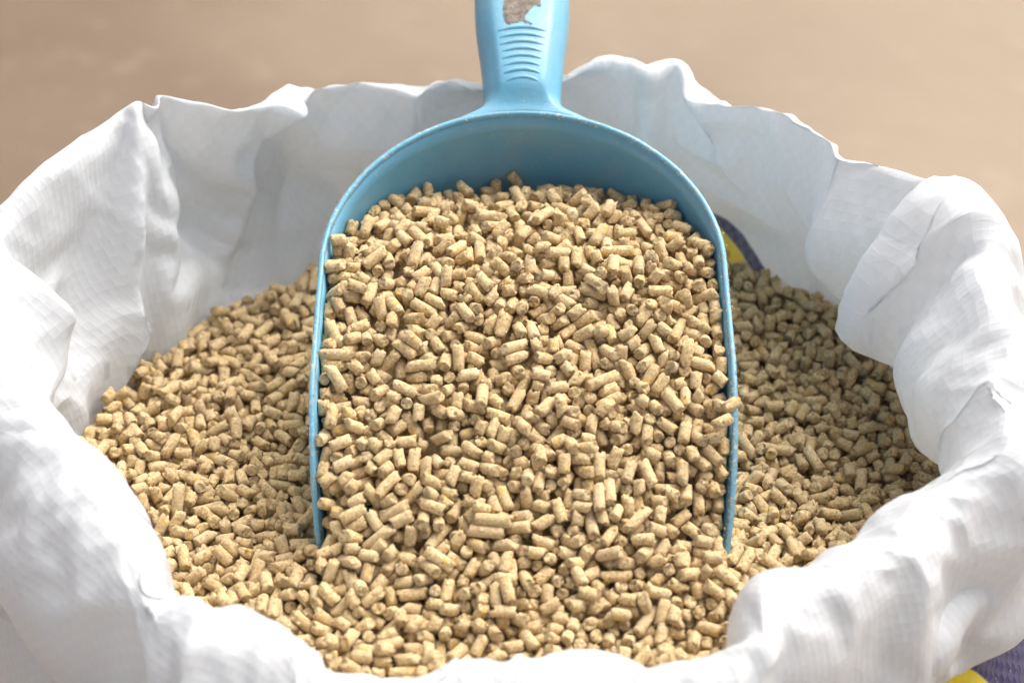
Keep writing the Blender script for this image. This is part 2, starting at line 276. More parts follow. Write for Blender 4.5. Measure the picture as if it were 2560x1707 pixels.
def sack_cloth():
    prof = sack_sections(); R = prof[:, :, 0].copy(); Z = prof[:, :, 1].copy()
    ss = np.linspace(0, 1, NSEC)[:, None]; td = np.degrees(TH)[None, :]; rng = np.random.default_rng(5)
    for a0, s0, a1, s1, amp, wd in FOLDS:
        amp = amp if amp > 0 else amp * .6
        f = np.clip((s0 - ss) / (s0 - s1), -.35, 1.25); ang = a0 + (a1 - a0) * f
        d = np.abs((td - ang + 180) % 360 - 180); along = np.clip(1 - np.clip(np.maximum(-f, f - 1), 0, 1) / .3, 0, 1)
        R -= amp * np.exp(-(d / wd) ** 1.2) * along
    def noise(n0, n1, amp):
        g = rng.normal(size=(n0, n1)); a = np.linspace(0, n0 - 1, NSEC); b = np.arange(NTH) / NTH * n1
        i = np.minimum(a.astype(int), n0 - 2); fa = (a - i)[:, None]; j = b.astype(int) % n1; fb = (b - b.astype(int))[None]
        fa = smooth01(fa); fb = smooth01(fb); K = lambda ii, jj: g[ii][:, jj]
        return amp * ((K(i, j) * (1 - fb) + K(i, (j + 1) % n1) * fb) * (1 - fa) + (K(i + 1, j) * (1 - fb) + K(i + 1, (j + 1) % n1) * fb) * fa)
    nz = (noise(7, 40, .0013) + noise(12, 80, .0006)) * np.clip(ss / .15, 0, 1) * np.clip((1 - ss) / .1, 0, 1)
    W = np.stack([CEN[0] + (R - nz) * np.cos(TH), CEN[1] + (R - nz) * np.sin(TH), Z + nz * .5], -1)
    # let the cloth buckle: it is a little longer than the shape it is held in
    SC = 20.0
    faces = [(i * NTH + j, i * NTH + (j + 1) % NTH, (i + 1) * NTH + (j + 1) % NTH, (i + 1) * NTH + j) for i in range(NSEC - 1) for j in range(NTH)]
    o = mesh_obj('cloth', W.reshape(-1, 3) * SC, faces); vg = o.vertex_groups.new(name='pin')
    td1 = np.degrees(TH); lipped = np.clip((td1 - 170) / 6, 0, 1) + np.clip((60 - td1) / 8, 0, 1)
    for i in range(NSEC):
        s1 = i / (NSEC - 1); grip = math.exp(-((s1 - .42) / .12) ** 2); crest_grip = math.exp(-((s1 - .56) / .07) ** 2)
        for j in range(NTH):
            vg.add([i * NTH + j], 1.0 if (i <= 3 or i >= NSEC - 3) else CLOTH_HOLD + .4 * grip * lipped[j] + .3 * crest_grip, 'REPLACE')
    md = o.modifiers.new('cloth', 'CLOTH'); st = md.settings
    st.vertex_group_mass = 'pin'; st.pin_stiffness = 1.0; st.quality = 6; st.mass = .3
    st.tension_stiffness = st.compression_stiffness = 40; st.shear_stiffness = 15; st.bending_stiffness = CLOTH_BEND; st.air_damping = 2
    st.shrink_min = -CLOTH_GROW; st.shrink_max = -CLOTH_GROW; st.effector_weights.gravity = 0.0
    cs = md.collision_settings; cs.use_self_collision = True; cs.self_distance_min = .02; cs.distance_min = .02
    md.point_cache.frame_end = 60
    for f in range(1, CLOTH_FRAMES + 1): scene.frame_set(f)
    ev = o.evaluated_get(bpy.context.evaluated_depsgraph_get()); co = np.empty(NSEC * NTH * 3, np.float32); ev.data.vertices.foreach_get('co', co)
    me = o.data; bpy.data.objects.remove(o); bpy.data.meshes.remove(me); scene.frame_set(1)
    return co.reshape(NSEC, NTH, 3).astype(float) / SC
CLOTH_HOLD, CLOTH_GROW, CLOTH_BEND, CLOTH_FRAMES = .08, .045, .15, 36
CRUSH = [(.042, 2.0, .0032), (.017, 1.5, .00055), (.0075, 1.2, .00012)]
G = sack_cloth()
FINE = 3
def refine(W):
    """Catmull-Rom refinement of the grid, closed round the opening"""
    def along(A, axis, closed):
        n = A.shape[axis]; m = n * FINE if closed else (n - 1) * FINE + 1
        x = np.arange(m) / FINE; i = np.floor(x).astype(int); f = x - i
        get = (lambda k: np.take(A, (i + k) % n, axis)) if closed else (lambda k: np.take(A, np.clip(i + k, 0, n - 1), axis))
        f = f.reshape([-1 if q == axis else 1 for q in range(A.ndim)])
        p0, p1, p2, p3 = get(-1), get(0), get(1), get(2)
        return .5 * (2 * p1 + (p2 - p0) * f + (2 * p0 - 5 * p1 + 4 * p2 - p3) * f * f + (3 * p1 - p0 - 3 * p2 + p3) * f ** 3)
    return along(along(W, 0, False), 1, True)
def facets(u, v, U, size, stretch, amp, seed):
    """crushed-film relief: flat facets between random points, height at u (round, period U) and v"""
    from mathutils.geometry import delaunay_2d_cdt
    r = np.random.default_rng(seed); V0, V1 = v.min() - 2 * size, v.max() + 2 * size
    n = int(U * (V1 - V0) / (size * size * stretch)); pu = r.uniform(0, U, n); pv = r.uniform(V0, V1, n); ph = r.normal(size=n) * amp
    PU = np.r_[pu - U, pu, pu + U]; PV2 = np.r_[pv, pv, pv]; PH = np.r_[ph, ph, ph]
    keep = (PU > -3 * size * stretch) & (PU < U + 3 * size * stretch); PU, PV2, PH = PU[keep], PV2[keep], PH[keep]
    res = delaunay_2d_cdt([Vector((a, b / stretch)) for a, b in zip(PU, PV2)], [], [], 0, 1e-9)
    out = np.zeros((len(v), len(u)))
    vs = v / stretch
    for tri in res[2]:
        a, b, c = [np.array(res[0][k]) for k in tri]; ha, hb, hc = [PH[res[3][k][0]] for k in tri]
        lo = np.minimum(np.minimum(a, b), c); hi = np.maximum(np.maximum(a, b), c)
        j0, j1 = np.searchsorted(u, [lo[0], hi[0]]); i0, i1 = np.searchsorted(vs, [lo[1], hi[1]])
        if j1 <= j0 or i1 <= i0: continue
        X, Y = np.meshgrid(u[j0:j1], vs[i0:i1]); det = (b[1] - c[1]) * (a[0] - c[0]) + (c[0] - b[0]) * (a[1] - c[1])
        if abs(det) < 1e-14: continue
        w0 = ((b[1] - c[1]) * (X - c[0]) + (c[0] - b[0]) * (Y - c[1])) / det; w1 = ((c[1] - a[1]) * (X - c[0]) + (a[0] - c[0]) * (Y - c[1])) / det; w2 = 1 - w0 - w1
        ins = (w0 >= -1e-6) & (w1 >= -1e-6) & (w2 >= -1e-6)
        out[i0:i1, j0:j1] = np.where(ins, w0 * ha + w1 * hb + w2 * hc, out[i0:i1, j0:j1])
    return out
def crush(W, amps, seed, ends=(.12, .06)):
    """press facets into a refined grid along its normals"""
    nr, nt = W.shape[:2]; U = 2 * math.pi * .15; u = np.arange(nt) / nt * U
    v = np.r_[0, np.cumsum(np.linalg.norm(np.diff(W, axis=0), axis=2).mean(1))]
    h = sum(facets(u, v, U, sz, stt, am, seed + k) for k, (sz, stt, am) in enumerate(amps))
    dth = np.roll(W, -1, 1) - np.roll(W, 1, 1); ds = np.gradient(W, axis=0); nn = np.cross(dth, ds); nn /= np.linalg.norm(nn, axis=2)[:, :, None] + 1e-12
    s1 = np.linspace(0, 1, nr)[:, None]; env = np.clip(s1 / ends[0], 0, 1) * np.clip((1 - s1) / ends[1], 0, 1) * (1.2 - .55 * smooth01((s1 - .45) / .15) - .3 * smooth01((s1 - .7) / .1))
    return W + nn * (h * env)[:, :, None]
def crease(W):
    # the same folds pressed once more as sharp tents, so that they end in crisp ridges
    nr, nt = W.shape[:2]; ss = np.linspace(0, 1, nr)[:, None]; td = (np.arange(nt) * 360 / nt)[None, :]; h = np.zeros((nr, nt))
    for a0, s0, a1, s1, amp, wd in FOLDS:
        f = np.clip((s0 - ss) / (s0 - s1), -.3, 1.2); ang = a0 + (a1 - a0) * f + .8 * np.sin(9 * f + a0)
        d = np.abs((td - ang + 180) % 360 - 180); along = np.clip(1 - np.clip(np.maximum(-f, f - 1), 0, 1) / .25, 0, 1)
        h += max(-.0010, min(.0018, amp * .3)) * np.clip(1 - d / (wd * .9), 0, 1) * along
    t2 = np.radians(td); return W - np.stack([h * np.cos(t2), h * np.sin(t2), -.35 * h], -1)
G = refine(G)
for _ in range(2):
    G = .25 * np.roll(G, 1, 1) + .5 * G + .25 * np.roll(G, -1, 1)
    G[1:-1] = .25 * G[:-2] + .5 * G[1:-1] + .25 * G[2:]
G = crush(crease(G), CRUSH, 31)
NSEC, NTH = G.shape[:2]
TH = np.arange(NTH) * 2 * math.pi / NTH

def grid_mesh(name, W, mat, parent, u0, v0, levels=1):
    """W: rows x NTH x 3, closed round the opening; u runs round, v along the rows"""
    nr = W.shape[0]
    Wc = np.concatenate([W, W[:, :1]], axis=1)                       # duplicate the seam so the weave coordinates stay continuous
    du = np.full((nr, NTH + 1), 2 * math.pi * 0.15 / NTH); u = np.cumsum(du, axis=1) - du + u0
    dv = np.linalg.norm(np.diff(Wc, axis=0), axis=2).mean(axis=1); v = np.concatenate([[0], np.cumsum(dv)]) + v0
    uv = np.stack([u, np.repeat(v[:, None], NTH + 1, 1)], -1).reshape(-1, 2)
    n1 = NTH + 1
    faces = [(i * n1 + j, i * n1 + j + 1, (i + 1) * n1 + j + 1, (i + 1) * n1 + j) for i in range(nr - 1) for j in range(NTH)]
    loc = Wc.reshape(-1, 3) - np.array(SACK_BASE)
    o = mesh_obj(name, loc, faces, mat, parent, uv=uv)
    return o
sack = empty('feed_sack', SACK_BASE, 'white woven plastic sack with rolled down rim, filled with feed pellets', 'sack')
KC = int(np.argmax(G[:, :, 2].mean(axis=1)))
grid_mesh('inner_wall', G[:KC - 18], M_SACK_IN, sack, 0.0, 0.0)
grid_mesh('rolled_rim', G[KC - 19:], M_SACK, sack, 0.0, .0871)
# outer body of the sack: bulging wall down to the ground, sagging folds, gathered base
rows = []
rng = np.random.default_rng(11)
Rtop = np.hypot(G[-1, :, 0] - CEN[0], G[-1, :, 1] - CEN[1]); Ztop = G[-1, :, 2]
ph = rng.uniform(0, 6.28, 8)
for k in range(34):
    f = k / 33; z = (Ztop + .004) * (1 - f) + (GZ + .004) * f
    bulge = .022 * math.sin(math.pi * min(1, f * 1.02)) ** .7 - .03 * smooth01((f - .86) / .14)
    R0 = Rtop * (1 - f) + (np.full(NTH, .165)) * f - .004
    wr = sum((.0028 / (q + 1)) * np.sin((5 + 4 * q) * TH + ph[q] + 5 * f * math.sin(3 * q + 1)) for q in range(5)) * math.sin(math.pi * (.1 + .85 * f))
    sag = .002 * np.sin(38 * f + 2.5 * np.sin(2 * TH + 1)) * (f > .04)
    R1 = R0 + bulge + wr + sag
    rows.append(np.stack([CEN[0] + R1 * np.cos(TH), CEN[1] + R1 * np.sin(TH), z + 0 * TH], -1))
for q in (.7, .35, .02):
    rows.append(np.stack([CEN[0] + R1 * q * np.cos(TH), CEN[1] + R1 * q * np.sin(TH), np.full(NTH, GZ + .0015)], -1))
grid_mesh('body', crush(np.array(rows), [(.035, 1.6, .0014), (.014, 1.3, .0004)], 61, (.05, .2)), M_SACK_OUT, sack, 0.0, 0.3)

# ------------------------------------------------------------------ the scoop
RIM = np.array([.0035, .0578, .0500]); TILT = math.radians(20)
scoop = empty('feed_scoop', tuple(RIM), 'sky blue plastic feed scoop heaped with pellets, handle over the sack rim', 'scoop')
scoop.rotation_euler = (TILT, 0, 0)
HW, BL, FRONT, DEPTH = .0630, .060, -.172, .066
def outline(n_side=26, n_back=44):
    pts = []
    for k in range(n_side): pts.append((-HW - .0006 * math.sin(math.pi * k / n_side), FRONT + (-BL - FRONT) * k / n_side))
    for k in range(n_back + 1):
        a = math.pi - math.pi * k / n_back; pts.append((HW * math.cos(a), -BL + BL * math.sin(a)))
    for k in range(n_side - 1, -1, -1): pts.append((HW + .0006 * math.sin(math.pi * k / n_side), FRONT + (-BL - FRONT) * k / n_side))
    return np.array(pts)
OUT = outline()
TAN = np.gradient(OUT, axis=0); TAN /= np.linalg.norm(TAN, axis=1)[:, None]
NIN = np.stack([TAN[:, 1], -TAN[:, 0]], -1)                         # towards the inside of the bowl
def rim_drop(Y): return .034 * np.clip((-.100 - Y) / .070, 0, 1.1) ** 1.7
DROP = rim_drop(OUT[:, 1])
def wall_point(i, d, off=0.0):
    """point of the wall at depth d below the rim plane; off = outwards offset"""
    t = min(d / DEPTH, 1.0); R = .042
    ins = R * (1 - max(0.0, 1 - t ** 2.4) ** (1 / 2.4)) + .10 * d - off
    q = OUT[i] + NIN[i] * ins
    return (q[0], q[1], -d)
THK = .0021
def bowl_mesh():
    V, Fc = [], []; n = len(OUT); ND = 18
    for side, off in ((0, 0.0), (1, THK)):
        for i in range(n):
            d0 = DROP[i] + .0005
            for k in range(ND):
                f = (k / (ND - 1)); f = 1 - (1 - f) ** 1.6; d = d0 + (DEPTH - d0) * f
                x, y, z = wall_point(i, d, off); V.append((x, y, z - (THK * .9 * f if side else 0)))
    def I(s, i, k): return s * n * ND + i * ND + k
    for s in (0, 1):
        for i in range(n - 1):
            for k in range(ND - 1):
                q = (I(s, i, k), I(s, i + 1, k), I(s, i + 1, k + 1), I(s, i, k + 1)); Fc.append(q if s else q[::-1])
    for i in range(n - 1): Fc.append((I(0, i, 0), I(0, i + 1, 0), I(1, i + 1, 0), I(1, i, 0)))
    # floor: join left and right halves of the bottom edge
    for s in (0, 1):
        for i in range(n // 2):
            a, b = I(s, i, ND - 1), I(s, i + 1, ND - 1); c, d = I(s, n - 2 - i, ND - 1), I(s, n - 1 - i, ND - 1)
            Fc.append((a, b, c, d) if s == 0 else (d, c, b, a))
    for i in (0, n - 1):
        for k in range(ND - 1): Fc.append((I(0, i, k), I(0, i, k + 1), I(1, i, k + 1), I(1, i, k)))
    Fc.append((I(0, 0, ND - 1), I(0, n - 1, ND - 1), I(1, n - 1, ND - 1), I(1, 0, ND - 1)))
    return V, Fc
V, Fc = bowl_mesh(); bowl = mesh_obj('bowl', V, Fc, M_PLASTIC, scoop)
def sweep(name, centers, frames, section, mat, parent, closed_ends=True):
    """section: list of (a, b) used as centre + a*frame[0] + b*frame[1]"""
    V, Fc = [], []; m = len(section)
    for c, (e0, e1) in zip(centers, frames):
        for a, b in section: V.append(tuple(np.array(c) + a * np.array(e0) + b * np.array(e1)))
    for i in range(len(centers) - 1):
        for k in range(m): Fc.append((i * m + k, i * m + (k + 1) % m, (i + 1) * m + (k + 1) % m, (i + 1) * m + k))
    if closed_ends: Fc.append(tuple(range(m))[::-1]); Fc.append(tuple((len(centers) - 1) * m + k for k in range(m)))
    return mesh_obj(name, V, Fc, mat, parent)
# the moulded lip: rounded bead 3 mm wide that follows the rim down to the tips
lip_c, lip_f = [], []
rl = np.random.default_rng(3); wob = np.convolve(rl.normal(size=len(OUT) + 8), np.ones(5) / 5, 'same')[4:-4] * .00022
for i in range(len(OUT)):
    x, y, z = wall_point(i, DROP[i], 0); n2 = -NIN[i]
    lip_c.append((x + n2[0] * (.0010 + wob[i]), y + n2[1] * (.0010 + wob[i]), z)); lip_f.append(((n2[0], n2[1], 0), (0, 0, 1)))
sec = [(.00095 * math.copysign(abs(math.cos(a)) ** .7, math.cos(a)), .0015 * math.copysign(abs(math.sin(a)) ** .7, math.sin(a))) for a in np.linspace(0, 2 * math.pi, 15)[:-1]]
lip = sweep('rim_lip', lip_c, lip_f, sec, M_LIP, bowl)
# handle: lofted control sections (Y, half width low, half width shoulder, half width plateau, z plateau, z shoulder, z low), subdivided
HS = [(.0020, .0270, .0262, .0215, .0011, -.0002, -.006), (.0030, .0225, .0218, .0170, .0013, -.0002, -.009), (.0044, .0165, .0160, .0115, .0016, -.001, -.012), (.0068, .0138, .0131, .0084, .0028, -.0015, -.014),
      (.0098, .0133, .0126, .0074, .0048, -.0010, -.015), (.0130, .0135, .0128, .0077, .0056, -.0005, -.0155), (.025, .0142, .0134, .0086, .0060, .0000, -.016), (.035, .0157, .0148, .0099, .0062, .0004, -.016),
      (.048, .0170, .0161, .0108, .0060, .0004, -.016), (.065, .0172, .0163, .0110, .0056, 0, -.016), (.085, .0160, .0150, .0100, .0050, 0, -.0155), (.102, .0150, .0140, .0090, .0040, -.001, -.015), (.112, .0120, .0110, .0065, .0015, -.003, -.013), (.1155, .0070, .0065, .0035, -.002, -.005, -.011)]
def handle_mesh():
    V, Fc = [], []
    for Y, wl_, ws, wp, zp, zs, zl in HS:
        half = [(0, zp + .0004), (wp * .55, zp + .0003), (wp * .93, zp - .0001), (wp * 1.06, zp - .0007), (ws * .80 + wp * .18, zs + (zp - zs) * .22), (ws, zs - .0012), (wl_, zl * .45), (wl_ * .93, zl * .88), (wl_ * .6, zl), (0, zl)]
        sec = half + [(-x, z) for x, z in half[-2:0:-1]]
        hug = max(0.0, 1 - (Y - .002) / .009)
        V += [(x, Y - hug * BL * (1 - math.sqrt(max(0.0, 1 - (x / HW) ** 2))), z) for x, z in sec]
    m = len(sec); n = len(HS)
    for i in range(n - 1):
        for k in range(m): Fc.append((i * m + k, (i + 1) * m + k, (i + 1) * m + (k + 1) % m, i * m + (k + 1) % m))
    Fc.append(tuple((n - 1) * m + k for k in range(m))[::-1])
    return V, Fc
V, Fc = handle_mesh(); handle = mesh_obj('handle', V, Fc, M_PLASTIC, scoop)
md = handle.modifiers.new('round', 'SUBSURF'); md.levels = md.render_levels = 2
def lerp_tab(Y, col):
    ys = [h[0] for h in HS]; return float(np.interp(Y, ys, [h[col] for h in HS]))
for k in range(8):                                                   # moulded grip ribs, longest at the far end
    Y = .0112 + k * .00300; hw = .0056 + k * .00036 + .0002 * (k % 2)
    cs, fr = [], []
    for q in np.linspace(-1, 1, 17):
        e = 1 - abs(q) ** 4
        cs.append((q * hw, Y + .0014 * (1 - q * q), lerp_tab(Y, 4) + .00002 - .0004 * q * q - .0006 * (1 - e))); fr.append(((0, 1, 0), (0, 0, 1)))
    section = [(.00095 * math.cos(a), .00095 * math.sin(a)) for a in np.linspace(0, 2 * math.pi, 11)[:-1]]
    sweep('grip_rib', cs, fr, section, M_PLASTIC, handle)
# remains of a worn sticker: ragged patches lying on the handle's flat
def patch(poly, name='worn_label'):
    """ragged flat polygon (x, Y) with thickness, draped on the plateau"""
    V = []; m = len(poly)
    for lift in (.0003, .0001):
        for x, Y in poly: V.append((x, Y, lerp_tab(Y, 4) + lift + .0002 - 1.2 * x * x * 2))
    Fc = [tuple(range(m))] + [(k, m + k, m + (k + 1) % m, (k + 1) % m) for k in range(m)]
    return mesh_obj(name, V, Fc, M_GRIME, handle, smooth=False)
rp = random.Random(8)
def ragged(pts, jag=.0005, n=5):
    out = []
    for (x0, y0), (x1, y1) in zip(pts, pts[1:] + pts[:1]):
        for k in range(n):
            f = k / n; out.append((x0 + (x1 - x0) * f + rp.uniform(-jag, jag), y0 + (y1 - y0) * f + rp.uniform(-jag, jag)))
    return out
patch(ragged([(-.0068, .056), (-.0062, .0440), (-.0062, .0400), (-.0058, .0362), (-.0050, .0348), (-.0016, .0352), (-.0004, .0372), (.0008, .0354), (.0034, .0350), (.0014, .0368), (.0010, .0420), (.0022, .0436), (.0040, .0440), (.0052, .0432), (.0064, .0432), (.0066, .056)]))

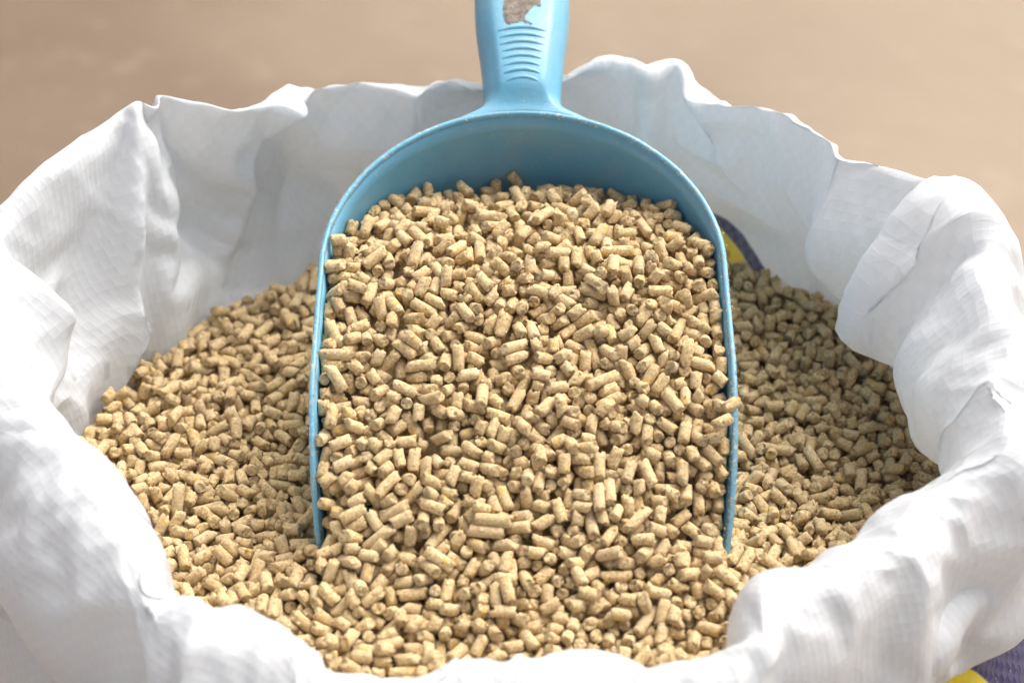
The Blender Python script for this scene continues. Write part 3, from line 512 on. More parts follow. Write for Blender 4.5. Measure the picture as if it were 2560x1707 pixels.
# ------------------------------------------------------------------ the feed
# settled pellets: x, y, z in tenths of a millimetre, axis azimuth and elevation in degrees, length in tenths of a millimetre
PELLETS = [
-78,-843,-52,174,1,102, -57,-821,-27,174,1,102, -370,-705,12,47,17,86, -213,-926,-82,151,16,86, -291,-996,-158,6,4,86, 371,-803,-39,50,10,102, 388,-1080,-180,56,7,102, 308,-949,-131,4,1,86,
-544,-297,181,-19,12,102, 280,-375,141,23,9,102, 488,-456,128,123,13,86, 408,-657,12,113,24,86, 338,93,296,-177,0,102, 8,-272,193,-154,3,86, -395,-837,-83,15,40,102, -13,-1040,-99,105,24,72,
-536,-1001,-154,140,25,72, -1054,-486,-259,83,51,102, -281,-328,163,0,10,86, -540,-371,148,133,41,86, 262,-639,25,87,26,86, -350,-777,-33,12,24,86, -221,-826,-89,58,4,102, 253,-260,151,107,22,102,
258,-754,0,90,10,86, -438,56,296,37,19,86, -236,-772,-18,157,4,72, -470,-773,-45,19,17,72, -596,-1073,-207,164,43,102, 436,-1069,-160,75,33,72, 567,-1094,-197,-22,2,72, -242,-936,-105,-56,11,86,
292,-723,-4,92,4,86, -302,-1213,-202,-11,23,72, 288,-906,-80,-14,29,72, 610,-66,233,-16,33,86, -277,-122,225,159,20,86, -310,64,300,72,33,86, 234,-806,-55,98,2,102, 590,-990,-148,155,28,63,
-165,-308,172,94,46,86, 14,-813,-65,-18,23,86, 388,-862,-65,-10,12,63, -324,-808,-37,14,20,63, -330,-284,191,151,31,72, 692,-868,-152,60,10,72, 975,-285,-260,121,22,86, -296,-620,33,85,30,72,
484,-982,-141,-179,37,63, 512,-656,12,84,26,72, -305,-1246,-218,8,1,86, -91,-451,137,-93,8,102, 346,-746,-42,96,55,63, -42,-490,97,162,10,72, 256,-67,250,167,12,86, 287,-848,-65,61,1,72,
628,-940,-139,153,28,63, 590,-320,160,165,7,72, -548,-486,90,85,23,72, -328,-403,130,156,12,72, -22,-735,-19,114,25,72, 421,-1020,-127,172,11,72, 767,-213,-270,128,26,86, -958,-813,-267,23,34,63,
-953,-618,-292,44,1,72, -466,-1144,-186,62,8,63, -94,-1171,-190,59,31,63, 310,-1082,-152,-179,15,57, 451,-398,137,48,34,72, -519,-563,49,17,14,63, 221,-1026,-124,-20,5,57, -25,-1086,-136,-175,10,63,
-404,-1022,-143,21,29,63, 140,-775,-30,105,16,72, 94,-802,-53,29,13,63, 92,-857,-84,162,8,63, -538,-1060,-200,171,41,86, -772,-799,-259,74,34,72, -306,-726,-21,28,36,102, 279,157,311,60,16,86,
-414,-122,227,111,52,72, 351,-655,15,69,26,63, -240,-697,13,-170,38,63, -31,-199,225,71,35,72, -56,-1122,-178,-71,17,86, 11,-441,115,61,20,72, 228,-155,207,3,33,72, -899,-433,-283,-167,47,86,
-23,-874,-77,-16,20,63, 518,-188,187,68,0,102, 606,-603,34,133,20,63, -881,-731,-262,142,22,63, -1118,-204,-275,59,27,86, -1001,-746,-259,103,13,72, -68,-648,20,-33,14,57, 309,-616,35,58,50,63,
-531,-918,-135,62,48,57, -215,-544,53,-16,40,72, 524,-1139,-203,-100,2,63, 91,-952,-126,40,15,63, 506,-757,-77,40,16,63, -189,-991,-147,79,25,63, -247,-446,126,-31,34,86, 540,-302,184,68,44,63,
-817,-823,-246,-107,3,72, -374,-294,156,14,51,72, 560,-716,-59,90,26,63, -134,-363,154,-165,2,63, 50,-1159,-181,120,0,63, 102,-479,120,53,5,63, -171,-755,-54,-109,4,72, 469,-515,78,144,13,63,
-734,-872,-234,104,3,63, 279,-482,119,34,35,57, 420,-301,152,-121,12,86, -947,-723,-272,27,20,57, -450,-74,245,76,17,72, -181,-1063,-153,-174,17,51, -414,-719,-26,153,45,72, 369,-1225,-183,44,24,63,
1061,-525,-283,-25,34,86, -241,-103,240,148,3,63, -19,-939,-85,78,29,57, -473,-836,-81,-150,42,63, -424,-1223,-178,-8,2,51, -510,-630,23,22,16,57, -161,-860,-74,37,38,57, 383,-1052,-137,164,69,51,
431,233,289,-68,0,86, -282,-1108,-169,49,19,51, -117,-933,-116,61,25,57, 149,-485,134,98,52,57, 865,-213,-281,-15,1,102, 631,-555,126,28,7,61, 409,-548,67,85,21,63, -553,-665,-6,32,18,51,
-156,-1202,-188,-125,3,63, -179,101,298,-128,5,72, -283,-59,263,62,39,63, 10,-305,172,19,5,63, -183,-571,25,-178,13,63, -45,-1032,-126,91,18,72, 4,-1176,-188,12,1,51, -35,3,298,-162,55,72,
141,-399,133,9,1,57, 227,-297,154,84,46,63, 864,-715,-252,101,7,72, 99,268,314,-119,11,102, -476,228,293,73,28,63, -177,-669,12,68,22,63, 206,66,290,87,16,72, -146,-168,247,126,14,63,
-103,103,280,-87,0,86, 150,69,305,-164,15,72, 593,-891,-110,-176,4,51, 1033,-472,-284,-16,33,72, -461,-795,-74,3,34,63, -425,-943,-126,75,32,63, -106,-716,14,68,54,57, 193,-1047,-152,-160,13,51,
322,7,306,84,11,72, 468,-60,249,-2,2,63, -480,-904,-115,-54,34,102, -364,-1200,-171,-172,7,45, -362,-484,92,68,26,51, 88,-364,155,176,15,57, 299,-405,130,24,6,57, -927,359,-246,-100,9,102,
-479,-512,73,177,28,57, 41,-983,-112,-80,29,102, 263,-63,287,-54,6,72, 423,-195,197,35,43,63, 814,-48,-302,-18,12,57, -299,169,296,-63,7,102, 426,-359,145,53,34,63, 1121,-354,-288,82,26,72,
-867,-694,-255,141,19,57, -456,-1256,-184,-175,43,51, -235,-1229,-183,9,45,57, -101,-874,-79,-46,13,57, -131,-636,26,161,8,57, 42,-733,-16,117,68,57, -690,-804,-233,-139,22,86, -319,-567,57,2,6,57,
318,-92,252,132,73,57, 424,-911,-107,11,30,51, 523,-537,68,78,23,63, -314,-961,-144,-2,4,51, -120,-595,48,138,7,63, 110,-1051,-153,21,21,51, 85,-628,57,96,2,57, 431,-824,-64,-169,31,63,
468,-1084,-152,71,14,51, -421,-904,-91,-20,8,51, -299,-840,-70,70,72,57, 157,-650,44,83,34,57, 1142,-208,-287,-140,8,72, -1117,-75,-253,-103,15,86, -973,-111,-284,15,28,72, -846,-417,-283,147,1,57,
-783,424,-230,117,3,86, 781,-804,-220,161,29,72, 999,-536,-267,-166,23,63, -354,-899,-127,-118,1,86, -308,-267,214,-180,51,57, 226,-209,194,-10,41,72, 518,-957,-113,-154,18,63, 565,-839,-95,179,11,51,
-562,10,296,4,13,57, -68,-191,211,69,50,57, 207,-772,-19,-21,8,57, 1227,-326,-265,-6,3,57, -408,-794,-56,124,27,57, 545,-607,45,100,6,57, 530,-432,116,87,18,63, -733,-991,-210,90,20,63,
-608,-973,-200,134,15,63, -340,-614,34,104,26,57, -64,-84,243,46,23,51, 430,-1130,-186,74,22,51, -552,-1099,-200,177,28,57, -572,-989,-176,-82,10,86, -378,-650,22,43,9,45, -263,-801,-42,-92,18,86,
82,-76,264,169,14,57, -208,-39,290,86,48,63, 419,-601,40,157,12,51, 842,-456,-267,151,32,57, -490,-71,276,175,22,57, -223,-1101,-175,56,43,45, 357,-332,151,123,44,57, 377,-517,89,74,47,57,
522,-705,-35,-96,2,72, -1150,58,-251,-121,8,86, -1051,-552,-286,47,45,72, -368,-120,233,123,13,63, 76,-1066,-189,-175,25,86, -1096,-571,-287,56,41,63, -883,79,-296,-173,20,72, 960,-594,-263,93,6,63,
-58,-530,76,67,21,57, 80,-698,6,79,6,57, -802,-16,-291,-179,30,63, -670,-500,-263,122,37,57, -355,-999,-163,109,45,51, 36,-359,111,67,21,86, 178,-518,91,-34,2,51, 410,-160,222,53,16,57,
455,-18,273,17,54,51, -984,-442,-291,-12,31,86, -735,-380,-291,-172,17,86, -514,-1167,-182,-104,82,51, -399,-1066,-195,152,13,63, -258,-962,-131,-136,28,63, 1157,165,-298,63,19,86, -1100,418,-277,49,3,86,
-751,-747,-244,-23,12,57, 31,-783,-47,-17,21,51, 534,-792,-94,146,17,51, -284,-477,97,87,32,51, -77,-937,-115,-43,64,63, 338,-1035,-139,-26,15,51, -877,411,-276,-121,1,86, -809,130,-291,34,12,72,
-680,-634,-240,-9,4,51, -470,-959,-140,111,30,63, -38,203,302,49,21,63, 196,-975,-107,118,22,51, 1177,-113,-273,-4,26,57, -736,27,-282,80,29,63, -686,-353,-268,-2,4,57, -553,-214,191,123,40,86,
-498,-1031,-181,35,29,57, 20,-1088,-167,-63,39,86, 334,-538,52,-129,14,72, 241,-517,83,77,22,57, -699,-1012,-206,86,10,57, -632,-586,-235,36,38,86, -415,-296,165,53,46,51, -110,-214,179,175,13,72,
450,-252,187,115,31,51, -425,-356,133,139,39,51, -164,-908,-109,149,16,63, 25,-1038,-157,-22,36,63, 36,-543,96,-69,23,72, -489,-1091,-183,145,9,45, -171,-492,105,-132,47,63, 52,-1104,-190,-2,23,63,
103,-1001,-151,81,35,51, 208,-741,1,-41,25,45, -909,-127,-266,100,32,63, -832,-145,-312,143,7,57, -206,-316,165,81,0,51, 126,135,317,-165,32,57, 565,-372,137,80,39,51, 556,239,285,-37,1,63,
-93,-780,-17,-171,29,51, 336,-920,-106,-144,37,45, -766,533,-240,-99,9,102, -159,69,283,-17,43,57, 381,-696,-9,95,45,45, -507,-75,236,173,4,57, -350,-496,51,32,14,51, -114,-307,170,155,14,51,
184,-933,-94,-139,28,57, 608,-441,82,131,63,51, -1027,483,-243,-112,37,102, -901,-840,-278,169,34,63, -369,-1215,-205,-11,7,45, 181,-598,69,-74,15,57, 1209,-9,-255,75,4,63, -343,-305,129,91,23,72,
-293,-1035,-179,170,7,57, -216,116,301,36,33,57, 34,184,296,-123,2,63, 478,103,288,119,48,57, 541,-974,-161,114,47,51, 864,-417,-261,-71,28,72, -753,-128,-304,-54,17,86, 169,-108,242,145,11,57,
440,-784,-45,78,33,51, 1233,110,-283,-49,5,72, 1268,-166,-265,-99,1,63, -470,-872,-94,-5,6,45, -322,-1091,-156,98,12,39, 24,-208,205,-75,6,57, 409,-261,167,-119,14,72, 639,-371,144,140,22,45,
-642,-897,-195,75,7,57, 638,-990,-174,-77,14,86, -872,-84,-276,-101,3,63, 794,-491,-282,124,17,86, 1066,503,-237,-44,26,72, -1065,185,-267,-163,32,72, -653,-1083,-196,159,37,63, -408,-392,108,-123,10,63,
-306,-901,-108,-22,3,45, -304,-163,218,-34,28,51, -95,-526,79,57,39,45, -52,-755,-31,114,24,51, 445,-625,-12,82,25,57, 477,-717,-17,146,6,45, -774,-425,-272,148,31,51, -463,-1030,-141,129,40,45,
-475,-697,-4,52,16,45, -188,-709,-21,165,16,45, -79,261,316,-173,1,57, -46,-587,55,-171,35,51, 228,-598,61,-32,31,57, 309,-783,-35,-106,7,51, 302,-281,176,-59,18,72, 317,294,323,62,21,51,
471,-1094,-215,-174,27,57, 738,-539,-268,-176,44,51, 976,-448,-282,-30,32,63, -1049,-138,-300,110,27,63, -706,-688,-255,115,39,51, -365,-745,-19,-25,46,51, -391,-614,35,41,14,51, -93,-1122,-154,135,3,39,
-48,-442,112,134,7,45, -86,-60,285,132,19,51, 162,-667,-6,-109,18,72, 369,193,293,-3,1,63, 747,-691,-239,-19,51,57, 662,-499,146,35,9,47, -430,-1095,-192,0,42,57, -357,-892,-92,52,2,45,
-348,157,296,-59,6,63, -260,-646,10,88,45,72, 219,181,295,-80,5,72, 192,-869,-66,-23,44,39, 406,32,280,82,15,63, 443,-1223,-182,131,47,72, -508,-135,201,116,41,63, -242,-733,-3,-143,50,51,
47,-678,16,-93,23,86, 79,-111,203,37,10,51, 206,-623,40,-18,11,51, 563,-603,14,-51,4,86, 879,6,-280,-177,1,57, -1152,245,-273,87,24,63, -760,116,-290,20,32,63, -476,-194,209,22,8,51,
71,-898,-86,-16,4,45, 97,-303,170,-168,20,51, -919,463,-275,151,4,86, -349,-1165,-189,16,3,72, -288,-5,274,39,11,57, 356,-227,207,7,31,51, 476,-601,21,-81,14,51, 565,-554,59,-67,23,57,
1087,-329,-274,-90,3,57, -500,-669,2,52,24,45, -231,-261,186,122,17,45, -1015,-465,-267,75,11,45, -559,-856,-130,22,13,45, 120,-1148,-189,-134,53,72, 171,-187,180,45,13,57, 268,-517,43,112,24,72,
390,-895,-90,-119,15,63, -965,99,-264,36,1,72, -228,238,308,-31,2,45, -40,-297,138,2,1,51, 87,-754,-33,160,5,45, 322,-530,86,-33,14,39, -1354,-78,-266,-166,13,51, -1347,18,-242,-110,2,57,
-357,-1130,-189,14,24,51, 158,-1151,-181,-102,24,51, 232,-944,-129,33,1,51, 362,-12,274,166,74,57, 1093,-186,-286,145,5,51, -1146,-288,-290,-170,3,57, -330,468,255,65,0,63, -25,-548,70,70,46,45,
203,-143,230,37,20,51, 446,-860,-106,52,22,51, 999,-624,-283,45,7,63, -200,-78,249,165,6,51, -66,-1218,-204,14,35,102, 213,-893,-104,29,61,63, 905,-556,-259,-145,17,51, 940,-272,-279,-85,4,57,
-479,-344,167,155,37,45, -114,-459,106,168,10,63, -18,-982,-106,171,5,63, 806,392,-242,-19,23,63, 912,-745,-241,-150,31,63, -523,-788,-95,117,23,45, -412,-576,51,131,26,45, 10,605,232,-172,58,57,
89,-713,-33,-29,33,57, 154,249,306,83,87,63, 379,-252,189,31,20,39, 608,-672,-39,103,26,39, -1075,-219,-293,179,4,51, -114,-743,-26,179,14,63, 124,-1111,-183,-162,34,51, 160,-888,-99,170,11,45,
170,-338,158,126,15,45, 532,148,284,2,42,51, 971,-21,-288,54,20,57, 1260,187,-272,60,4,72, -499,-473,89,-161,40,45, -464,-734,-29,14,24,45, -1025,319,-271,46,7,51, -921,-500,-280,170,38,45,
-192,-1123,-190,-92,27,39, 177,-1099,-179,-103,4,45, 524,189,283,-162,16,63, 533,318,280,-164,29,57, 607,-1024,-195,67,13,54, -838,-608,-268,-47,23,63, -191,-213,186,-142,26,63, -132,331,308,-180,20,57,
1,-99,225,-101,9,86, 1182,244,-290,129,21,86, -664,-935,-222,-32,37,57, -117,-89,260,151,47,51, -63,-246,189,-134,20,51, 159,-297,175,31,6,51, 356,513,220,151,20,72, 427,-958,-138,41,19,45,
565,39,264,-155,47,51, -505,-1237,-206,11,77,57, -503,-358,121,115,72,57, -161,512,253,132,10,63, 4,-542,50,66,49,51, 198,-375,143,49,28,45, -754,652,-248,81,14,72, -462,-411,84,167,4,51,
-295,-345,127,-30,29,51, 266,-788,-43,100,6,63, 493,-922,-95,102,30,39, 550,-96,240,176,75,45, -945,-519,-299,176,42,86, -756,161,-257,162,0,51, -247,-1129,-197,-169,37,51, -217,-808,-51,-85,13,51,
-30,-371,141,-37,44,45, 140,-1076,-175,177,2,39, 142,-563,58,29,10,45, 513,370,282,-52,37,86, 567,-188,174,158,9,57, 1092,393,-260,-80,22,86, -1163,-261,-268,-134,39,51, -965,228,-269,-42,15,86,
-743,-681,-271,-170,36,51, -284,-1180,-194,-10,12,45, -216,-475,99,151,12,45, -167,-443,112,84,37,51, -244,-177,217,44,32,45, -28,397,261,-146,8,63, 109,-6,272,-140,31,57, 263,294,309,28,40,57,
570,-929,-136,9,55,45, 1020,38,-285,-168,5,72, 1217,201,-271,-129,11,63, -728,-75,-295,1,5,63, -804,65,-294,-121,12,57, -713,666,-244,89,8,102, 42,-21,269,-40,35,45, 900,-86,-294,8,39,51,
890,565,-246,113,48,57, -1339,-6,-275,53,8,57, -1243,79,-273,37,65,51, -927,296,-268,-21,18,57, -550,-83,265,-29,46,51, -256,-490,59,101,11,39, -182,-169,219,20,47,51, 174,-729,-26,69,37,51,
-1098,-346,-276,177,53,45, -1087,34,-217,-137,4,45, -825,244,-269,125,7,63, -678,-266,-281,175,30,57, -570,-618,-14,83,26,51, -575,-538,47,-114,20,51, -292,-507,46,124,19,45, -204,-1034,-167,-178,26,86,
24,421,278,115,17,86, 66,-222,206,-76,2,57, 194,-242,164,147,5,57, 150,-163,202,-15,42,51, 166,39,278,94,37,45, 818,-548,-258,-94,3,39, 773,-374,-267,27,40,63, 814,226,-286,-173,1,63,
839,464,-241,7,38,57, 1028,101,-237,-39,52,57, -897,-238,-285,-37,21,57, -800,-565,-290,-150,20,45, -524,237,284,69,42,45, -439,-1005,-122,-70,11,39, -264,299,282,71,17,63, -197,-401,123,-121,23,57,
345,-137,206,-129,68,51, -574,-115,211,88,11,63, 439,-738,-30,-28,15,39, 613,128,296,149,1,57, 756,-431,-256,-40,7,51, 849,172,-302,33,35,63, -524,97,289,85,69,48, 1029,-268,-299,-60,26,86,
-1184,-417,-268,-152,9,45, -556,-730,-46,-122,45,63, -398,-29,254,-145,27,45, 136,-72,252,54,12,45, 12,-668,18,-72,60,45, 35,-113,228,-99,23,86, 276,-224,217,-145,39,45, 369,-965,-154,-117,42,72,
-1205,-292,-290,82,21,63, -970,-898,-254,-68,2,63, -947,45,-265,86,1,57, -886,246,-287,54,25,57, -851,-959,-223,-62,17,51, -739,-248,-298,-7,19,63, -91,-1076,-154,-10,69,57, 806,3,-298,-152,34,57,
86,-503,67,-60,7,72, 107,-156,211,-45,36,57, 561,-1128,-225,82,17,39, 609,-552,58,9,3,39, 849,-649,-246,-64,4,51, -1273,-152,-279,4,50,57, -1147,-366,-277,38,11,51, -476,-25,273,153,26,45,
16,-326,142,-73,19,63, 249,-89,222,-148,31,51, 341,-276,170,83,64,45, 515,47,274,-148,39,63, 630,-619,-15,124,23,45, 793,-746,-247,-113,7,86, 912,-450,-273,135,39,45, 1089,235,-259,-107,82,57,
1342,-310,-265,-73,5,39, 626,-663,-109,87,12,48, -1172,-195,-285,153,4,57, -1130,3,-251,150,3,51, -939,-178,-271,-54,18,57, -602,-919,-191,-160,37,45, -424,250,286,-133,2,51, -393,-972,-147,48,24,57,
-104,-352,115,65,21,63, 43,-900,-125,-123,41,57, 239,-1043,-169,-51,64,45, 377,-451,96,173,35,39, 621,-696,-146,110,65,48, -1134,-418,-291,123,59,45, -832,-647,-286,-27,4,57, -496,-242,202,-155,8,45,
-395,-874,-94,16,50,57, -10,-64,254,3,10,39, 294,-1005,-159,-62,2,45, 893,182,-274,-69,16,57, 1072,-332,-306,179,16,72, -1026,213,-254,-125,27,72, -557,105,331,8,1,45, -244,-51,256,75,17,51,
-132,-675,12,172,13,45, 783,68,-276,94,1,51, 1058,92,-274,158,36,57, -865,110,-281,-44,33,72, -835,349,-274,-134,3,63, -837,626,-252,155,2,57, -547,-113,238,121,40,39, -362,-425,116,163,15,39,
-328,-77,230,-95,73,72, -100,-1008,-122,-124,36,32, 121,-491,72,-89,66,63, 363,-69,250,64,14,51, 617,37,253,-58,23,57, 1012,476,-263,41,27,57, -1204,-229,-271,124,4,57, -866,-353,-285,-70,4,63,
-909,-353,-278,92,17,51, -703,-862,-255,34,55,72, -454,-231,191,-72,8,45, -441,-1044,-177,-107,34,51, -972,-205,-267,92,30,39, -736,-12,-316,-175,26,72, -796,-918,-242,-62,12,39, -542,-395,87,7,5,57,
-387,408,275,142,16,45, -310,-680,8,-71,40,86, -137,-1108,-173,163,10,32, 134,-964,-136,-71,38,45, 223,376,309,-2,44,57, 474,-200,203,158,31,39, -735,-342,-270,93,18,45, -576,-440,85,96,54,45,
-174,-15,278,-8,26,51, 3,305,289,-70,3,51, 64,-409,101,57,64,39, -1212,-15,-286,4,36,86, -1014,-192,-288,1,48,51, -893,-584,-282,121,87,51, -465,-288,163,-45,29,51, -385,-1042,-171,-102,53,51,
-382,130,289,25,42,39, -284,348,272,-170,13,86, -102,-800,-63,137,33,102, 609,-836,-120,94,28,51, 648,-316,153,88,40,45, 865,435,-270,138,39,57, 907,262,-271,70,5,63, 1327,-355,-279,162,11,45,
-764,227,-264,-139,12,86, -409,-499,69,-124,22,39, -160,-196,208,-118,17,45, 118,-665,22,-100,63,51, 139,-134,220,-41,55,72, 180,5,246,94,37,45, 228,-1087,-184,-114,32,45, 309,-213,192,111,16,51,
338,287,293,40,40,45, 914,385,-281,-41,8,63, 1077,-22,-277,145,55,51, -134,-890,-93,-88,59,45, -68,230,297,-156,18,63, 470,-291,149,92,43,51, 793,269,-287,-14,28,86, 943,-181,-280,-104,5,51,
903,414,-243,71,69,51, 515,-100,220,-67,24,72, 560,-856,-128,170,7,51, 1122,-124,-296,-24,4,45, 1119,472,-259,46,15,45, -1037,-64,-295,100,1,51, -423,-642,18,136,17,32, -454,-554,42,-104,15,39,
-477,-113,195,127,12,63, -128,-246,167,-170,31,39, -36,-99,225,-100,16,72, 20,-694,-9,-147,27,63, 137,-520,43,48,20,72, 335,-1142,-199,-112,12,32, 555,-105,199,43,10,63, 1122,-529,-282,112,20,86,
1131,-467,-266,-31,47,51, 1178,-218,-309,-146,1,57, -1080,331,-275,106,41,51, -506,30,274,174,0,45, -331,-823,-93,-155,35,51, -226,-611,17,-72,21,63, -131,-1010,-141,-126,37,57, 95,93,310,10,0,45,
507,-7,228,170,4,63, 710,-604,-257,-2,4,51, 1082,-376,-319,167,41,57, -377,-174,217,83,16,39, -358,220,299,51,16,57, -280,390,277,-23,29,51, 140,416,284,125,24,57, 187,-807,-78,-120,43,57,
315,-150,189,116,15,51, 840,557,-236,165,1,51, 968,71,-303,-177,24,86, 1273,-288,-267,63,7,51, -1265,161,-258,-119,10,45, -1150,183,-292,50,6,51, -938,-274,-276,158,8,45, -972,502,-271,-133,1,63,
-732,206,-261,45,5,51, -322,-934,-118,-106,56,45, 269,53,298,127,46,39, 438,-468,111,-70,14,45, 566,-489,49,75,23,51, 644,-552,22,87,38,45, 975,392,-280,68,3,45, 642,-820,-200,9,28,64,
-137,-519,44,14,7,39, 119,-1197,-184,-137,40,57, 77,-629,22,100,3,63, 279,-1133,-206,-103,7,32, 501,-324,151,-118,40,86, -1036,-590,-296,-156,38,51, -1004,-545,-296,-125,5,45, -1053,-262,-303,-117,45,57,
-944,-839,-299,154,37,39, -817,-696,-284,-30,13,51, -450,97,292,28,15,63, -85,-1038,-139,-37,66,32, -140,3,262,-3,41,86, 320,-982,-145,-104,54,45, 587,-799,-85,-70,38,51, 803,149,-279,-167,29,51,
1015,251,-295,-97,82,57, 1242,-69,-268,-72,27,57, 598,61,276,-90,3,42, -638,-773,-214,-21,46,39, -523,-498,46,13,7,57, -412,-231,186,-58,20,57, -299,-233,220,173,21,51, 128,-267,189,99,33,39,
461,-156,220,-65,45,45, 998,-379,-282,10,37,57, 1236,-230,-290,-66,57,63, -847,-554,-292,-138,3,63, -739,341,-249,8,9,51, -136,-1033,-180,-128,70,45, -78,-7,294,145,32,39, 57,-499,93,-59,7,32,
110,52,274,23,2,39, 132,-805,-77,-77,27,57, 338,-1048,-172,-18,13,63, 297,-441,111,10,26,72, 1014,-41,-299,-153,50,72, -860,-815,-280,-35,48,51, -790,-488,-282,89,5,51, -638,-687,-253,-175,2,86,
-487,-572,23,-113,22,45, -205,-635,-13,0,1,72, -143,-965,-139,61,25,32, -139,-793,-81,139,33,57, -11,-407,132,-91,61,39, -12,82,280,-70,30,72, 312,-1185,-201,-152,29,45, 448,60,291,-133,60,51,
936,-12,-277,50,27,45, -573,-398,105,105,41,36, 641,-138,208,92,52,42, -521,-846,-123,23,13,32, -1,-1104,-206,-129,79,39, 641,-276,176,-85,67,39, 785,-643,-249,-136,15,72, -1303,-132,-263,-96,20,39,
-1044,2,-290,134,62,51, -502,-921,-163,75,27,51, 113,-906,-102,-105,50,51, 473,-807,-86,-65,21,51, 470,-456,96,-81,0,51, 554,-431,84,130,2,72, 818,-374,-276,-96,19,57, -1154,-97,-271,98,52,45,
-991,-263,-299,149,17,57, -697,-177,-291,-103,16,45, -318,-467,63,125,18,51, 59,23,279,96,37,45, 405,-24,260,-95,14,39, 1279,-39,-256,-144,72,57, -1252,-226,-269,-141,20,32, -996,-606,-289,-130,36,32,
-857,212,-287,-148,26,45, -448,-661,-30,19,11,63, -238,-1178,-209,96,7,63, 268,-1019,-178,-67,12,45, 1043,403,-282,-122,32,63, 1068,-126,-305,157,48,51, -980,148,-270,90,34,63, -382,-195,173,78,19,45,
69,-541,56,173,44,63, 142,-981,-168,-74,38,57, 227,-677,33,89,60,32, 285,-507,76,-7,47,32, 737,-463,-261,-34,47,39, 1223,-325,-300,7,2,51, 1316,-249,-282,174,28,57, 1293,-88,-264,-63,19,51,
-90,565,206,-132,18,45, 13,124,264,-48,1,45, 293,-312,155,-157,41,32, 284,-897,-124,-62,22,63, 569,-676,-27,-87,64,57, 570,-158,199,-155,42,39, 623,-371,111,-118,15,57, -1269,-69,-280,114,6,45,
-926,-67,-268,127,49,63, -436,-604,27,-143,43,39, -515,0,255,-179,13,86, -400,86,270,-78,14,102, -40,-1162,-210,-157,20,63, -48,-912,-110,116,25,51, 77,-269,189,-179,77,45, 794,77,-311,-148,0,102,
642,-198,186,107,16,36, -1316,53,-269,16,36,57, -1009,-373,-274,-179,28,57, -760,296,-256,81,65,39, -274,-1101,-204,47,19,86, -233,8,274,120,14,63, 209,-1122,-219,161,54,72, 379,-542,31,56,23,45,
374,270,285,-62,40,72, 469,-1201,-205,8,44,51, 466,-677,-37,178,2,72, 484,-138,243,-94,62,63, 1057,-600,-282,154,43,57, 603,-177,189,-77,4,36, -904,-162,-303,-154,23,57, -721,-535,-260,92,42,45,
-691,-424,-274,-66,38,72, -401,-331,119,149,11,45, -333,-716,0,-64,41,51, -150,-376,121,-88,18,63, 196,216,352,-81,5,39, 265,330,297,174,58,102, 810,-676,-254,129,15,45, 770,-534,-302,-29,45,86,
1009,72,-275,-16,65,45, 603,-218,174,-88,27,64, -782,-887,-270,13,35,86, 173,-467,95,-57,31,86, 219,273,278,-57,33,102, 229,-559,63,170,6,39, 460,-937,-115,-88,40,45, 572,-417,110,36,54,32,
967,-409,-272,-122,41,39, 941,448,-240,39,1,51, 977,-194,-287,75,11,72, -1300,-233,-281,-57,47,57, -750,-490,-272,-147,42,45, -654,-956,-249,-90,40,45, -412,-1124,-208,-94,60,51, -458,-627,-16,22,12,51,
-214,-495,52,79,24,45, -149,-669,-22,90,8,51, -114,168,284,173,38,63, 196,-793,-45,78,46,32, 243,-1117,-203,-89,40,57, 365,-814,-79,39,6,57, 440,-520,53,-79,8,57, 517,-1015,-171,-82,44,39,
802,-174,-276,42,44,57, -1208,224,-291,136,19,45, -994,-415,-262,-72,29,51, -606,-1127,-217,-6,19,63, -604,-788,-181,-60,40,45, -179,-933,-147,36,55,57, -115,-144,243,-65,32,51, -147,-111,258,142,12,32,
-27,456,257,-28,15,45, 79,-389,130,58,61,32, 253,-977,-147,-56,2,39, 1035,567,-256,115,5,57, 1243,-78,-303,5,7,57, -552,-820,-145,60,38,83, -1005,-42,-285,118,35,39, -992,-299,-287,-108,37,32,
-865,33,-312,-82,3,57, -838,-236,-290,-12,37,51, -542,-321,155,-24,15,57, -368,-574,55,-91,66,39, -404,-433,78,-93,67,39, -71,-613,38,164,11,32, 400,-411,142,-52,24,39, 1026,-99,-287,16,33,39,
-1396,-144,-289,81,41,72, -1095,-108,-280,-100,40,57, -1094,22,-271,2,84,72, -804,-58,-315,116,1,45, -791,-264,-290,-52,8,39, -561,103,293,-153,89,39, -467,-446,68,76,22,39, -433,-460,66,-94,67,39,
-466,-355,123,-85,24,57, 239,13,275,155,19,45, 440,35,261,-76,61,63, 547,-886,-144,170,7,39, 945,-650,-291,-8,45,39, 1114,-6,-281,-57,28,39, -1245,-389,-220,91,4,63, -851,-470,-288,-90,57,63,
-922,530,-273,-35,28,57, -567,-253,187,-31,39,32, -360,-12,244,-30,41,51, -190,-344,124,-112,51,39, 58,-991,-151,-46,44,45, 110,-586,30,-78,17,63, 536,4,258,-76,24,51, 906,-635,-282,16,35,39,
1071,290,-286,79,44,51, -882,173,-299,-134,51,57, -420,-1188,-190,172,1,57, 65,-576,32,-21,48,51, 12,-602,48,-96,51,39, 321,-857,-79,-109,41,39, 344,-572,31,-61,43,51, 369,-924,-144,-62,44,51,
516,-382,133,16,5,32, 895,-283,-312,-150,2,63, 1136,323,-297,41,4,51, -1279,86,-311,130,1,63, -1174,-450,-300,110,41,57, -972,-570,-300,48,33,45, -932,-555,-283,-65,29,45, -431,44,259,-80,11,51,
-225,-998,-143,-76,50,51, -171,313,270,59,51,63, -52,-661,-24,151,13,63, 72,-81,230,-98,22,63, 80,371,275,-168,22,45, 179,-969,-142,166,10,39, 376,-129,227,-82,32,57, 516,-1037,-222,88,27,57,
